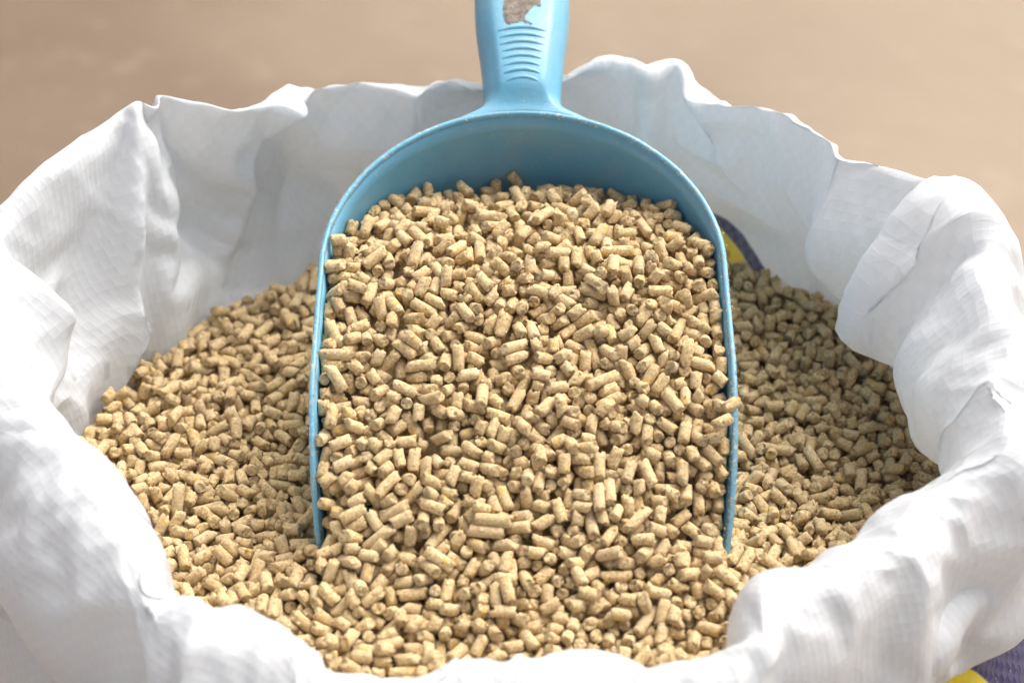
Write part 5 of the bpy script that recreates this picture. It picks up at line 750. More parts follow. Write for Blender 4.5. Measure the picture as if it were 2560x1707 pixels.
451,432,233,92,70,57, 485,-400,111,128,2,51, 569,-246,150,49,16,63, 956,-617,-311,84,86,51, 1044,77,-306,178,44,39, 1006,591,-291,-177,0,57, 1323,-343,-316,121,29,72, -569,-507,29,-75,4,36,
-1193,-109,-316,-163,4,72, -1193,-12,-316,107,1,51, -950,-674,-313,132,46,51, -827,305,-297,-97,3,39, -694,250,-283,45,47,63, -539,-960,-179,102,16,51, -575,-212,162,89,21,51, -373,-828,-111,77,27,63,
-51,-1130,-227,126,58,57, -38,-1075,-219,-86,26,51, -9,-1031,-135,91,24,57, 173,289,282,-173,35,39, 486,72,252,23,5,39, 785,26,-318,-158,42,51, 1064,-642,-277,-21,39,72, -513,-694,-150,37,74,42,
-1005,-22,-315,17,27,51, -1064,67,-317,-163,23,72, -692,513,-258,-100,36,72, -530,-277,136,101,22,72, -448,-999,-163,16,9,51, -417,-552,23,47,21,45, -375,-1165,-225,128,6,72, -350,-393,94,16,8,57,
-287,257,255,-40,3,51, -183,-298,135,60,20,39, -148,-853,-120,169,5,51, -131,-276,146,164,6,72, 194,-1073,-219,-64,21,51, 291,-1174,-228,115,39,45, 274,118,263,135,3,72, 328,179,259,176,1,63,
442,-447,70,133,18,63, 455,213,253,68,86,32, 573,-307,125,167,7,32, 644,-1003,-207,6,1,39, 928,-229,-315,180,60,39, 902,255,-307,119,8,51, 1191,-487,-287,87,88,51, 1180,342,-314,-108,83,57,
592,-629,-77,-177,63,64, -1315,-136,-311,106,2,51, -1116,-429,-330,28,0,39, -1148,128,-290,-25,25,63, -408,-1037,-220,109,25,72, -315,-913,-154,128,22,51, -257,19,240,101,16,63, 228,-736,-31,-19,33,45,
419,12,236,140,12,45, 390,369,252,-113,48,45, 639,-1036,-224,7,2,39, -1131,-350,-315,18,26,57, -1111,-66,-308,93,63,57, -883,289,-303,176,18,45, -832,-186,-335,146,22,63, -748,715,-267,52,29,45,
-373,-151,187,79,17,45, -377,439,235,98,79,63, -275,-614,-4,55,22,51, 96,-450,81,-18,10,51, 170,-1007,-200,78,27,72, 329,-1109,-252,131,16,63, 454,-725,-60,104,25,45, 708,-570,-276,175,6,39,
1063,-2,-308,118,58,57, -545,-727,-185,90,26,48, -556,-663,-109,-96,3,36, -683,-973,-270,-35,0,102, -712,339,-314,-52,65,57, -525,74,261,-84,25,45, -299,434,249,107,26,32, -211,-964,-178,127,22,51,
-223,-92,207,69,16,51, -92,574,22,36,74,57, 187,71,258,90,17,39, 411,-467,68,-82,58,39, 707,-449,-296,85,87,39, 1011,-72,-319,-10,6,63, 991,248,-344,28,5,57, 1088,394,-305,3,23,86,
-1191,-276,-322,107,3,51, -1189,163,-319,-90,1,51, -378,-97,203,122,14,45, -122,479,218,168,42,39, 10,-1152,-223,103,7,63, 4,-911,-150,75,27,63, 63,225,264,89,87,45, 102,-930,-158,2,1,45,
98,-628,-9,73,25,57, 309,-873,-108,-59,19,63, 446,-1169,-215,4,55,39, 812,716,-262,-90,34,57, 959,-731,-260,-59,2,57, 943,-264,-315,93,86,32, 992,10,-355,9,1,63, 1282,-409,-308,-39,32,102,
1239,232,-334,-1,4,86, -1394,-228,-250,-60,11,86, -1148,-63,-321,-117,2,45, -1173,231,-319,112,4,32, -1110,300,-319,-146,1,45, -620,-1050,-224,178,35,63, -551,-5,227,157,5,63, -167,40,250,-92,73,39,
-142,170,261,-91,3,32, 149,-566,22,24,11,32, 112,137,283,-176,33,57, 496,-985,-194,12,5,63, 856,-645,-283,-3,1,45, 914,-70,-328,65,27,32, 1048,-454,-315,96,40,63, 1091,238,-306,92,7,45,
1135,64,-333,157,16,63, 1297,22,-298,-77,1,45, 616,-652,-139,98,15,55, 677,-656,-255,98,26,54, -758,-918,-274,19,3,57, -712,-632,-289,-53,27,51, 44,-1133,-222,103,31,39, 412,324,248,-110,4,102,
451,-195,173,84,18,63, 876,-344,-320,152,31,45, 924,128,-348,-88,88,45, 1166,-322,-338,-46,3,63, 1277,245,-297,-38,29,51, 1373,-277,-310,-33,48,45, -561,-517,-9,83,51,55, -1361,-49,-288,159,56,39,
-1329,20,-308,-162,2,32, -916,252,-320,117,44,45, -844,139,-322,127,35,57, -795,180,-309,78,22,45, -731,-402,-320,-100,46,63, -536,-1171,-228,14,4,51, -502,-191,171,87,19,51, -444,-865,-131,149,14,72,
-341,-211,170,166,3,45, -59,413,237,91,72,45, -74,538,190,-135,13,39, 196,-121,201,18,5,39, 252,261,255,-124,3,86, 398,64,252,80,16,51, 477,-38,221,170,4,63, 864,605,-261,-16,23,39,
1356,-325,-315,-161,87,63, 634,-445,44,69,23,55, -898,-546,-300,33,44,32, -904,49,-342,-119,2,57, -697,-277,-312,-147,34,39, 189,-332,122,94,23,45, 222,-1002,-157,119,23,51, 483,177,256,-37,1,51,
733,-309,-317,-42,35,39, 861,437,-315,77,9,51, 913,442,-279,141,38,45, 1055,-288,-327,-24,46,57, 1287,184,-299,50,19,39, 1337,-288,-304,97,37,32, -1268,-39,-311,122,2,72, -1115,-187,-309,128,38,32,
-1078,-354,-316,58,34,32, -849,-435,-325,58,28,39, -685,-489,-312,152,20,102, -337,-695,-45,35,16,57, -339,262,275,-32,10,51, -249,220,256,-68,4,39, -92,-68,217,32,9,57, 321,-1222,-198,-169,84,39,
432,245,253,-171,2,51, 553,-1052,-221,-98,39,39, 753,-157,-295,-103,2,63, 815,-44,-343,0,25,51, 784,602,-248,157,7,63, 872,146,-316,-84,66,45, -1072,-172,-327,96,1,45, -786,149,-348,169,3,57,
-428,-19,225,138,10,39, -36,-1101,-248,168,6,51, -88,-434,81,165,6,63, 54,-1178,-241,-64,8,45, 38,-532,38,91,26,39, 338,-1003,-174,-19,31,86, 418,414,227,-74,17,51, 449,-978,-166,159,55,39,
619,-1088,-220,40,47,57, 863,-752,-297,176,18,51, 863,-448,-333,178,0,57, 853,265,-341,178,1,51, 915,-783,-253,19,24,45, 975,-485,-318,73,28,57, 1238,-207,-337,29,3,102, 494,-753,-140,34,10,64,
-1330,-71,-309,69,0,32, -1172,-61,-293,-68,34,51, -831,-512,-329,-166,0,63, -895,606,-282,34,23,72, -779,-669,-298,17,1,39, -726,-529,-309,150,48,63, -631,-906,-234,3,43,63, -522,-615,-11,18,10,45,
-441,-696,-47,21,11,51, -291,-1282,-219,-180,2,32, -100,-979,-184,24,12,72, 125,-1000,-195,164,8,51, 356,30,243,151,9,45, 451,109,259,41,1,63, 551,-349,108,20,6,57, 775,428,-269,43,0,86,
1256,290,-290,179,7,51, -1163,329,-314,-150,1,57, -1024,-828,-294,-14,5,72, -943,-439,-318,115,38,51, -911,-858,-313,-101,19,51, -832,46,-337,-14,84,57, -735,530,-301,44,6,72, -725,581,-271,-178,39,45,
-418,-1198,-244,70,87,72, -204,-668,-29,1,1,72, -111,-827,-100,-102,36,32, 194,-551,28,18,8,57, 790,-341,-312,-106,44,72, 879,170,-350,-175,1,57, 1292,-105,-298,90,68,39, -1131,180,-323,-120,2,39,
-1121,-615,-282,138,1,51, -1009,-761,-319,155,25,51, -858,378,-310,-79,82,57, -786,489,-271,-155,3,51, -726,-834,-267,30,26,39, -361,-671,-14,144,48,51, -318,-773,-68,-4,49,51, -255,-243,157,119,20,45,
-181,428,225,-60,16,39, -103,405,234,-164,5,45, 294,-26,228,98,17,45, 333,416,249,128,13,39, 456,-409,91,36,34,32, 598,-536,27,142,18,45, 752,-280,-343,-72,2,57, 766,816,-255,-22,58,63,
862,-801,-267,-85,20,57, 887,-718,-311,101,86,39, 909,-595,-312,-136,30,51, 903,419,-318,166,2,51, 1119,563,-288,-81,82,51, 1226,5,-304,43,37,39, -819,373,-323,54,6,51, -735,-125,-353,157,1,86,
-692,-116,-317,-102,2,51, -741,618,-287,65,8,45, -625,-817,-259,127,27,63, -364,159,258,-110,3,39, -301,-588,9,55,22,51, -278,-210,171,28,10,57, 223,155,261,-104,3,51, 562,226,250,-36,1,32,
823,-102,-326,98,24,39, 895,587,-291,117,8,32, 1001,510,-304,111,8,51, 1060,-336,-341,-92,3,51, 1103,290,-302,-58,42,39, -1074,-8,-324,-84,11,32, -972,-646,-328,47,1,63, -873,428,-315,74,7,39,
-795,-66,-351,-98,1,51, -859,480,-308,87,8,45, -686,136,-302,-49,41,63, -494,238,250,-24,3,51, -377,-781,-86,169,4,39, -384,330,254,-1,7,39, -169,-1183,-232,145,59,39, -203,-458,69,169,4,45,
-152,-1093,-243,151,11,45, 84,-970,-171,-49,37,39, 254,-783,-84,45,19,72, 803,125,-334,29,39,63, 795,407,-294,-65,33,45, 1066,36,-322,112,62,32, -559,94,258,99,30,55, 595,-596,-44,-173,81,55,
-760,-994,-239,-149,15,51, 63,-19,238,-51,32,32, 265,-973,-182,27,13,45, 267,175,261,175,0,39, 350,-1172,-253,-116,24,72, 819,-575,-308,76,40,57, 949,626,-285,77,8,51, 1132,159,-346,106,1,39,
1213,326,-290,75,7,39, -1254,-330,-313,3,34,39, -1041,-659,-332,67,1,45, -904,-435,-333,-70,2,45, -835,83,-329,89,7,32, -784,260,-289,-31,36,45, -826,535,-299,8,2,39, -705,94,-322,58,11,57,
-662,-749,-264,28,29,57, -297,-964,-179,3,3,63, -126,529,193,-84,18,72, -51,-886,-137,116,25,57, 127,379,254,164,31,45, 351,474,210,-27,8,63, 330,523,192,-176,15,39, 905,-179,-346,81,87,45,
949,405,-300,-151,36,39, 1171,308,-324,-110,83,45, -1114,-298,-327,75,0,51, -1059,-284,-330,162,3,45, -865,-670,-282,153,10,45, -722,-91,-343,-109,62,45, -640,-734,-297,120,21,86, -624,-568,-300,174,38,39,
-592,-1160,-231,-167,6,45, -464,-1217,-226,-167,16,51, -378,-624,-11,173,2,86, -351,236,253,-26,3,45, -276,-71,213,55,15,51, -229,-1001,-197,123,23,51, -128,-918,-153,23,14,45, -125,-734,-61,71,25,63,
-145,365,283,10,66,39, -167,520,219,-153,0,45, -38,-993,-151,34,15,57, -7,-1141,-261,32,9,45, 66,593,168,90,23,45, 327,-937,-165,117,25,63, 322,269,253,-36,1,45, 857,-427,-299,-153,3,45,
852,-192,-314,25,12,63, 941,-284,-347,93,86,32, 958,540,-299,130,7,39, 1200,-280,-338,-101,1,63, -564,-147,170,71,9,42, -1292,-94,-312,-27,87,32, -1114,60,-284,48,34,57, -1042,-752,-287,-64,46,45,
-1027,-351,-296,154,38,45, -1044,-48,-330,126,3,51, -559,-55,222,-149,26,51, -434,-1080,-239,128,16,51, -296,-1125,-253,172,2,63, -312,-1026,-213,147,15,63, 339,440,221,-27,8,72, 427,-993,-198,-88,62,32,
449,-1090,-244,106,23,57, 1034,-686,-287,83,39,57, 1050,-535,-327,-145,3,57, 1331,-208,-260,73,7,51, -538,-758,-226,-86,37,64, 627,-785,-200,-125,18,64, -1008,-270,-332,-83,0,63, -1036,230,-323,81,35,32,
-1007,-919,-261,-85,10,51, -944,-787,-307,-141,49,57, -846,-703,-320,-24,4,39, -854,-573,-326,-156,0,32, -627,-371,-296,145,58,57, -286,-1183,-232,28,12,51, -208,1,235,16,5,45, -139,-1158,-229,-90,59,51,
-48,-993,-191,26,13,51, 288,528,186,-70,45,57, 873,203,-321,94,40,51, 859,350,-329,155,4,72, 1291,-253,-323,-75,69,45, -925,-375,-324,74,18,72, -896,-958,-270,-149,58,63, -809,-830,-296,-180,37,63,
-809,-573,-325,-62,4,57, -789,-284,-331,126,49,39, -823,251,-340,117,7,51, -722,-335,-306,172,0,51, -729,362,-287,-101,64,51, -650,-583,-323,-49,3,63, -634,-192,-275,35,25,72, -368,-746,-69,159,9,51,
-209,-1039,-217,14,8,51, -199,-842,-115,31,16,39, 106,518,216,99,8,86, 198,-586,12,16,7,57, 381,-1113,-254,127,17,51, 438,-1045,-209,-120,11,57, 714,-838,-230,-155,33,39, 852,-507,-305,-92,50,32,
877,-157,-352,-36,1,32, 885,-94,-344,166,43,45, 1010,-205,-308,8,44,32, 1039,-142,-317,137,16,57, 1221,-339,-335,-119,0,63, 1228,67,-340,-29,4,102, 1236,265,-314,-131,31,51, -1352,-174,-302,-118,44,39,
-902,-744,-321,65,0,45, -887,-699,-307,161,87,63, -887,-135,-344,174,4,45, -726,665,-280,55,7,45, -615,-777,-276,180,8,39, -685,-597,-286,-148,5,45, -666,413,-260,-9,5,72, -344,-255,149,-93,67,32,
-169,364,246,-27,9,32, -51,-551,28,86,26,51, -66,-488,58,46,18,57, 46,360,248,-107,12,39, 55,472,230,75,27,63, 92,-1153,-232,45,11,45, 67,-671,-27,-163,5,32, 157,-394,97,3,1,51,
307,374,264,12,17,63, 371,-23,228,40,10,32, 372,-1216,-227,72,56,39, 439,-1024,-175,28,9,32, 478,-949,-174,139,20,39, 470,-114,198,165,6,57, 817,-156,-305,120,22,57, 810,645,-275,-106,80,51,
917,-654,-317,-102,4,51, 1015,220,-338,-105,82,51, 1162,224,-320,170,34,51, 625,-586,-70,96,13,42, -1152,75,-297,47,31,39, -971,-806,-326,-49,4,51, -959,-346,-334,-148,3,39, -900,-580,-327,-49,3,51,
-872,249,-324,-58,25,57, -805,-5,-331,120,32,57, -769,678,-279,147,3,39, -699,-916,-287,130,22,51, -659,-1120,-192,-14,0,39, -310,124,275,-73,31,63, -298,-40,221,56,15,39, -188,-1073,-234,56,24,32,
-120,241,257,-21,2,45, 4,462,231,84,28,57, 248,-22,243,-30,27,57, 382,-486,55,133,18,63, 443,-368,103,40,14,39, 635,-288,131,67,20,51, 745,-208,-334,-118,60,45, 789,-209,-310,147,15,57,
827,27,-340,-41,28,63, 779,253,-329,-128,44,45, 765,696,-279,-1,2,57, 833,195,-333,72,51,45, 1140,-107,-330,50,59,57, 1401,-295,-327,64,2,45, -546,-652,-139,-76,8,42, -551,-620,-104,77,9,36,
-563,-461,27,92,55,42, -1330,-254,-301,-76,87,63, -1026,-555,-331,-32,1,57, -1045,-342,-331,100,1,57, -1010,75,-333,106,2,72, -939,-489,-331,-155,1,63, -955,-247,-329,8,17,45, -950,-61,-331,4,85,51,
-969,85,-337,95,1,57, -865,-974,-253,-112,33,45, -885,-362,-328,55,87,51, -627,-633,-304,178,15,51, -662,-331,-335,49,12,51, -565,-1120,-246,168,57,39, -569,42,276,-2,1,39, -287,308,250,-112,3,39,
-187,-999,-193,20,25,32, -110,-671,-30,77,25,63, -120,34,246,112,15,45, -43,-1192,-237,-150,15,45, -15,-873,-113,69,2,45, 21,-1022,-207,122,24,72, 402,-1067,-234,113,25,51, 511,214,261,52,19,51,
743,-571,-326,-84,3,45, 797,493,-271,23,4,39, 872,-484,-331,-2,0,72, 873,-413,-336,178,0,45, 932,168,-352,108,3,32, 1086,533,-295,-86,82,45, 1282,-21,-311,-152,60,45, -1305,-281,-309,-62,86,51,
-1384,-223,-288,-10,38,86, -1319,-27,-300,-70,22,45, -1252,-383,-255,120,4,57, -1255,116,-304,-72,32,45, -871,-58,-346,-141,4,39, -827,626,-288,120,6,63, -753,203,-301,88,8,39, -658,-668,-281,-173,0,39,
-684,-90,-355,-112,2,57, -454,-939,-169,152,13,57, -437,-758,-77,176,0,63, -301,-191,193,-96,38,57, -179,-1143,-260,118,14,51, -42,-814,-98,84,26,57, 7,-651,-20,70,24,57, -14,-385,101,-91,61,32,
79,-871,-118,-111,48,45, 90,157,262,-138,2,39, 323,-1037,-218,127,23,45, 320,326,250,-86,3,57, 394,-1173,-230,14,17,51, 758,233,-295,107,39,57, 828,422,-278,-164,57,57, 935,39,-343,-81,71,51,
1054,-222,-310,-3,81,32, 1137,106,-347,-43,2,39, 1177,139,-333,73,27,57, 1242,160,-317,-137,33,51, 1307,101,-321,-39,33,57, 631,-517,-9,84,39,55, 577,-725,-189,22,84,42, -1180,42,-318,-87,0,45,
-1063,-518,-323,-114,23,51, -1158,347,-274,-50,22,32, -875,92,-340,-8,54,32, -903,383,-319,-176,1,51, -740,397,-320,163,3,72, -672,-886,-307,-2,1,51, -472,-1266,-237,110,68,57, -534,-1264,-216,-19,50,57,
-552,-1038,-224,74,27,45, -486,-34,219,22,8,45, -349,458,212,-48,17,45, -307,-292,135,-93,67,32, -249,-1065,-229,121,22,72, -98,-1019,-206,91,27,32, 40,267,256,-51,3,45, 375,-666,-29,16,6,32,
463,-1146,-245,-39,38,39, 656,-1069,-189,-71,4,51, 780,-218,-347,-119,3,51, 827,-705,-316,-95,3,63, 942,-323,-336,-164,14,57, 953,-126,-354,-143,1,51, 954,-184,-317,-152,7,32, 914,680,-278,-91,82,32,
1011,446,-314,122,7,63, 1069,323,-306,36,8,39, 1209,-129,-341,67,1,45, -1151,-186,-322,87,1,72, -1061,381,-316,114,5,39, -982,-444,-332,-109,1,63, -909,-271,-312,66,30,51, -801,-449,-332,-169,1,39,
-766,353,-315,121,31,72, -766,-367,-321,173,38,39, -687,-608,-321,-36,3,63, -449,-57,213,37,11,45, -439,94,258,105,3,39, -350,196,256,-22,2,51, -342,414,226,94,72,32, -224,-917,-154,116,25,32,
-136,-1063,-228,151,14,63, -43,-725,-55,148,14,51, -81,-19,231,164,4,57, 61,420,248,-139,45,39, 512,376,232,-52,41,32, 708,-638,-285,-1,13,39, 710,-486,-296,-1,5,45, 792,-556,-326,-117,3,63,
778,745,-263,35,34,57, 941,467,-274,141,6,39, 1018,-494,-330,-71,4,32, 1010,-409,-336,-132,3,51, 994,-278,-346,-139,2,63, 1017,39,-321,-166,5,51, 1103,-290,-340,126,86,39, 1112,-152,-318,-122,33,63,
1145,461,-286,-20,28,63, 1214,156,-340,94,1,57, -499,-756,-229,-133,42,55, -1321,80,-302,90,71,39, -1107,139,-314,122,46,45, -879,-532,-329,-66,3,57, -919,-43,-331,4,85,57, -843,-816,-315,-99,1,51,
-801,111,-338,-91,75,51, -838,298,-333,-172,1,45, -736,-880,-306,154,88,39, -741,-587,-320,99,86,39, -740,164,-304,-105,83,57, -615,-881,-261,-70,1,51, -479,-1094,-232,-20,32,57, -439,-994,-197,15,9,51,
-327,-543,30,174,2,45, -396,403,229,-14,6,57, -143,-623,-7,174,2,39, -65,-163,188,160,6,45, -77,493,205,-94,18,39, -1,357,254,91,81,45, 99,334,251,-71,8,39, 161,255,256,-147,2,39,
200,449,219,-22,7,45, 147,575,44,92,0,45, 237,-533,36,112,24,51, 271,414,250,86,1,45, 325,-888,-139,22,10,39, 718,-604,-303,86,40,45, 719,-219,-300,-5,13,57, 789,-132,-342,31,87,51,
899,-522,-316,125,42,45, 823,-233,-337,-77,64,45, 900,33,-353,-38,89,39, 1011,-333,-342,-106,4,39, 1094,-523,-303,5,38,32, 1073,235,-343,2,3,72, 1124,-331,-323,79,34,63, 1161,495,-292,-23,37,57,
-566,-309,111,88,10,55, 631,-988,-190,-17,26,64, -1277,-187,-314,-143,1,45, -1264,-130,-312,130,3,39, -1079,-466,-321,-93,33,45, -1098,405,-313,58,2,57, -964,90,-301,-54,1,57, -915,427,-312,-81,83,39,
-921,-934,-281,154,82,39, -912,-216,-330,109,18,72, -822,-936,-281,-14,19,63, -804,-714,-317,-95,3,32, -782,-242,-345,165,1,57, -787,227,-311,78,23,39, -668,-884,-272,-85,1,57, -680,16,-356,105,0,57,
-644,95,-286,-167,13,86, -687,382,-300,78,31,57, -566,62,245,86,17,72, -489,-306,136,-93,63,51, -284,-680,-36,4,3,39, -231,-39,223,171,2,51, -200,186,259,-91,3,57, -292,508,140,-146,47,45,
-219,537,68,-128,86,63, -127,577,72,-172,41,57, -14,-1032,-212,122,24,72, 81,-1141,-264,-85,73,32, 149,-1098,-223,53,34,57, 176,-900,-143,152,14,51, 276,462,214,-118,16,51, 613,151,263,16,32,45,
550,272,248,-137,4,72, 730,-423,-334,-20,0,39, 801,81,-350,-23,87,39, 796,385,-322,16,2,63, 925,-699,-301,54,79,57, 953,-437,-334,-7,1,63, 920,218,-334,-98,74,57, 1114,432,-315,141,5,39,
1179,-73,-344,18,4,57, -564,-597,-40,99,52,48, 648,-952,-190,171,9,54, 602,-952,-210,-106,18,45, -1152,-275,-324,100,2,45, -1184,-153,-310,-84,44,39, -1139,111,-322,-125,3,32, -1042,35,-325,0,84,45,
-981,-723,-327,0,4,72, -960,-289,-336,-156,3,45, -935,100,-340,95,1,63, -951,395,-318,86,6,45, -875,-397,-335,-60,2,32, -853,-8,-348,125,2,102, -899,333,-326,109,7,57, -832,-285,-342,-120,4,72,
-790,77,-351,-147,2,51, -793,194,-347,79,4,39, -766,466,-301,-101,15,51, -744,-1035,-240,-14,41,51, -768,-636,-320,17,0,57, -684,-443,-306,-66,44,39, -749,-286,-309,-16,35,51, -737,114,-353,-159,1,63,
-733,168,-351,142,3,51, -767,259,-341,43,4,45, -706,430,-298,-133,20,86, -692,-304,-344,-150,2,39, -325,-17,228,56,15,45, -275,374,242,-158,5,39, -171,-31,227,8,3,45, -66,279,255,-44,3,72,
34,-1074,-228,-110,55,39, 19,396,237,-123,15,45, 27,525,221,-70,50,51, 154,578,81,-142,1,45, 248,359,248,179,1,51, 330,130,262,-90,3,51, 491,-1163,-267,27,5,72, 546,-1116,-256,-84,73,32,
628,-1160,-230,13,3,57, 834,-325,-342,-32,1,32, 760,98,-322,-155,51,45, 899,267,-341,85,8,45, 888,513,-292,175,51,45, 924,303,-321,-91,81,63, 989,633,-285,-86,82,32, 1056,347,-328,33,6,32,
1076,594,-284,49,24,51, 1155,-446,-330,97,87,39, 1255,-264,-317,-73,35,72, 608,-758,-226,100,22,64, 665,-730,-245,-128,2,54, -1132,-564,-322,-172,43,45, -1092,-384,-330,149,2,57, -1094,27,-325,-176,6,51,
-1143,33,-322,3,85,32, -1057,-449,-298,-117,46,39, -946,-169,-336,11,85,39, -978,321,-312,-149,17,86, -960,497,-305,34,4,39, -879,-192,-343,133,1,72, -887,-26,-339,-1,85,45, -890,162,-342,131,4,57,
-830,-659,-321,-125,1,51, -802,477,-309,87,8,51, -764,-707,-314,107,1,45, -718,-56,-325,7,10,45, -650,-664,-317,-14,1,72, -659,-270,-344,87,86,39, -287,506,77,-170,71,63, -213,-710,-50,153,12,51,
-213,36,246,13,5,51, -115,-1173,-254,-112,44,51, -111,370,254,88,70,51, -14,-764,-73,154,12,39, 174,-1106,-250,71,22,51, 246,495,203,-99,18,51, 239,555,196,-2,22,102, 749,-426,-299,-80,3,57,
792,-436,-328,83,86,45, 803,226,-333,-75,82,57, 809,335,-330,143,6,57, 795,495,-306,0,0,51, 861,-281,-346,-145,3,32, 882,480,-308,163,3,63, 806,576,-294,49,7,51, 851,573,-280,-101,74,57,
938,-381,-339,-111,4,63, 1035,-59,-353,-95,1,63, 987,160,-352,8,1,45, 1058,-410,-335,-127,3,39, 1083,-110,-350,-23,3,51, 1064,16,-353,16,3,57, 1089,-16,-350,18,3,39, 1167,-531,-289,-177,67,51,
1124,-415,-335,-100,3,86, 1155,255,-337,19,5,51, 1320,-83,-317,67,84,57, -558,-552,-38,73,40,55, 628,-552,-38,-89,26,48, -1228,-230,-319,178,3,32, -1149,-521,-333,140,1,32, -1120,-123,-324,89,1,51,
-1011,-817,-329,-51,3,39, -1085,-658,-312,156,38,51, -1003,10,-334,159,5,51, -966,-547,-330,8,1,45, -985,-95,-336,165,5,51, -864,343,-324,-76,82,39, -805,-402,-336,-100,4,45, -741,-939,-241,-74,47,45,
-761,-798,-312,-46,3,51, -694,-690,-310,104,86,45, -722,-725,-314,-75,3,72, -684,69,-355,-148,0,45, -443,143,267,-115,32,45, -435,366,240,-56,16,32, -374,-1196,-265,180,1,51, -303,192,257,-103,3,63,
-246,498,204,93,72,39, -123,-115,201,3,1,57, -76,-763,-73,167,6,72, -48,317,268,166,19,57, -37,444,221,-100,18,39, -26,571,178,-134,16,57, 36,-1106,-249,164,7,72, 39,-961,-176,72,26,39,
-2,-256,154,58,20,45, 171,583,189,-173,72,51, 178,129,263,-12,0,39, 211,-956,-174,111,26,57, 353,365,244,-86,18,51, 397,-1027,-211,-88,62,39, 383,-222,165,-179,1,32, 775,-737,-278,-113,7,45,
818,-752,-288,70,49,45, 785,-731,-316,-10,3,39, 800,-654,-286,-148,0,45, 762,-29,-351,155,3,39, 854,-65,-355,-143,2,57, 865,24,-355,107,1,63, 852,90,-354,102,2,51, 847,704,-275,86,5,63,
971,-564,-323,-112,4,72, 957,109,-333,-138,45,45, 873,634,-284,140,5,57, 1007,315,-334,101,8,57, 1062,-250,-344,-26,3,63, 1111,35,-345,-167,80,39, 1201,284,-331,134,2,39, 1166,396,-319,118,6,45,
1224,-55,-340,-68,2,39, 1257,-125,-337,-82,1,86, 1253,-24,-338,-73,2,102, 1311,-159,-314,79,46,51, 1313,6,-332,-55,3,72, 1384,-238,-305,-148,41,57, -507,-725,-189,-137,64,42, 636,-329,104,94,19,48,
604,-716,-215,87,44,64, 631,-919,-210,125,2,45, -1187,-228,-310,-163,42,32, -1233,219,-316,118,2,57, -1205,297,-310,-134,20,32, -1004,-382,-325,-98,14,72, -1032,274,-325,-169,3,72, -1061,222,-297,38,50,32,
-1027,390,-316,24,0,32, -963,252,-332,-158,1,45, -944,454,-312,64,6,39, -873,-272,-341,145,1,45, -838,169,-346,-173,3,39, -696,-788,-281,-114,47,45, -724,-661,-316,-163,0,57, -746,29,-330,43,4,86,
-692,-1051,-244,33,12,86, -671,-950,-307,48,1,63, -687,-417,-336,-158,2,51, -630,-282,-313,-174,36,51, -620,-887,-301,59,89,45, -553,138,254,-111,3,45, -423,-1236,-258,-174,2,72, -397,-589,5,173,2,32,
-372,-1150,-260,155,4,51, -348,-1064,-225,25,27,51, -337,473,132,-69,88,57, -279,410,230,-159,6,63, -264,524,105,33,24,32, -218,539,191,66,27,51, -151,-885,-138,-91,62,32, -147,-85,220,-91,70,51,
-177,132,263,-121,3,51, -37,497,204,-103,18,63, -22,595,70,-179,6,57, -136,569,32,-176,48,39, 77,290,254,-63,3,32, 33,599,63,156,71,45, 4,597,106,-178,3,51, 117,195,261,-65,3,45,
141,-1143,-248,-41,32,57, 158,-73,214,99,17,39, 202,504,201,-77,18,63, 155,521,200,-109,10,57, 147,575,116,98,0,51, 261,-1161,-247,-164,39,39, 260,-706,-48,69,24,57, 276,11,248,-81,58,45,
270,545,136,62,40,51, 391,-995,-194,-88,62,39, 298,-390,96,141,15,32, 316,69,263,-124,11,45, 406,474,111,-29,83,39, 409,-1215,-236,-75,1,51, 639,-54,210,97,17,45, 707,-723,-320,-90,2,63,
706,-753,-274,-133,52,39, 716,-674,-294,-7,21,51, 718,-504,-330,-128,2,45, 740,170,-295,-59,28,72, 796,-656,-320,116,86,32, 776,-491,-330,-57,3,57, 761,-156,-340,30,87,51, 753,191,-334,15,46,45,
784,310,-333,143,6,51, 785,783,-273,4,3,32, 866,-578,-323,-156,1,51, 853,-537,-326,-162,1,51, 861,-377,-304,165,9,57, 865,-205,-350,-58,2,63, 890,84,-355,102,1,63, 856,230,-346,178,1,45,
850,536,-299,24,4,63, 908,-48,-356,-154,1,45, 949,80,-355,145,0,32, 940,483,-308,96,9,57, 963,302,-336,-3,0,39, 1106,-499,-330,-50,3,57, 1070,272,-337,1,2,63, 1092,477,-309,145,5,39,
1149,-215,-342,50,1,39, 1172,450,-311,78,7,45, 1241,-293,-336,-29,3,32, 1211,96,-310,-92,35,63, 1256,315,-318,109,32,39, 1346,-206,-294,90,0,45, 1319,-127,-331,-13,5,72, 1303,-51,-318,179,84,63,
1326,60,-331,-10,6,72, 1282,146,-335,40,4,39, 633,-481,19,-90,2,36, 611,-685,-176,-82,9,55, 596,-747,-256,82,56,42, 569,-756,-229,85,25,64, -1356,-567,-338,11,1,72, -1413,-578,-339,97,4,45,
-1416,-586,-305,98,4,63, -1394,-664,-346,-96,86,32, -1393,-651,-310,150,5,45, -1418,-528,-324,-90,85,57, -1373,-481,-295,23,3,86, -1419,-523,-276,130,4,32, -1373,-507,-268,20,1,51, -1404,-473,-331,43,3,63,
-1424,-434,-317,-92,24,51, -1392,-426,-304,11,28,32, -1381,-409,-266,160,31,57, -1419,-379,-323,85,4,39, -1391,-374,-298,84,3,57, -1406,-361,-265,2,19,72, -1384,-315,-319,113,4,39, -1402,-275,-317,-83,86,32,
-1420,-325,-308,-90,86,57, -1307,-769,-333,17,56,57, -1310,-825,-351,74,2,57, -1341,-804,-343,-138,85,51, -1313,-837,-296,-91,15,63, -1358,-780,-297,124,54,45, -1353,-748,-350,21,2,51, -1381,-713,-335,-75,35,51,
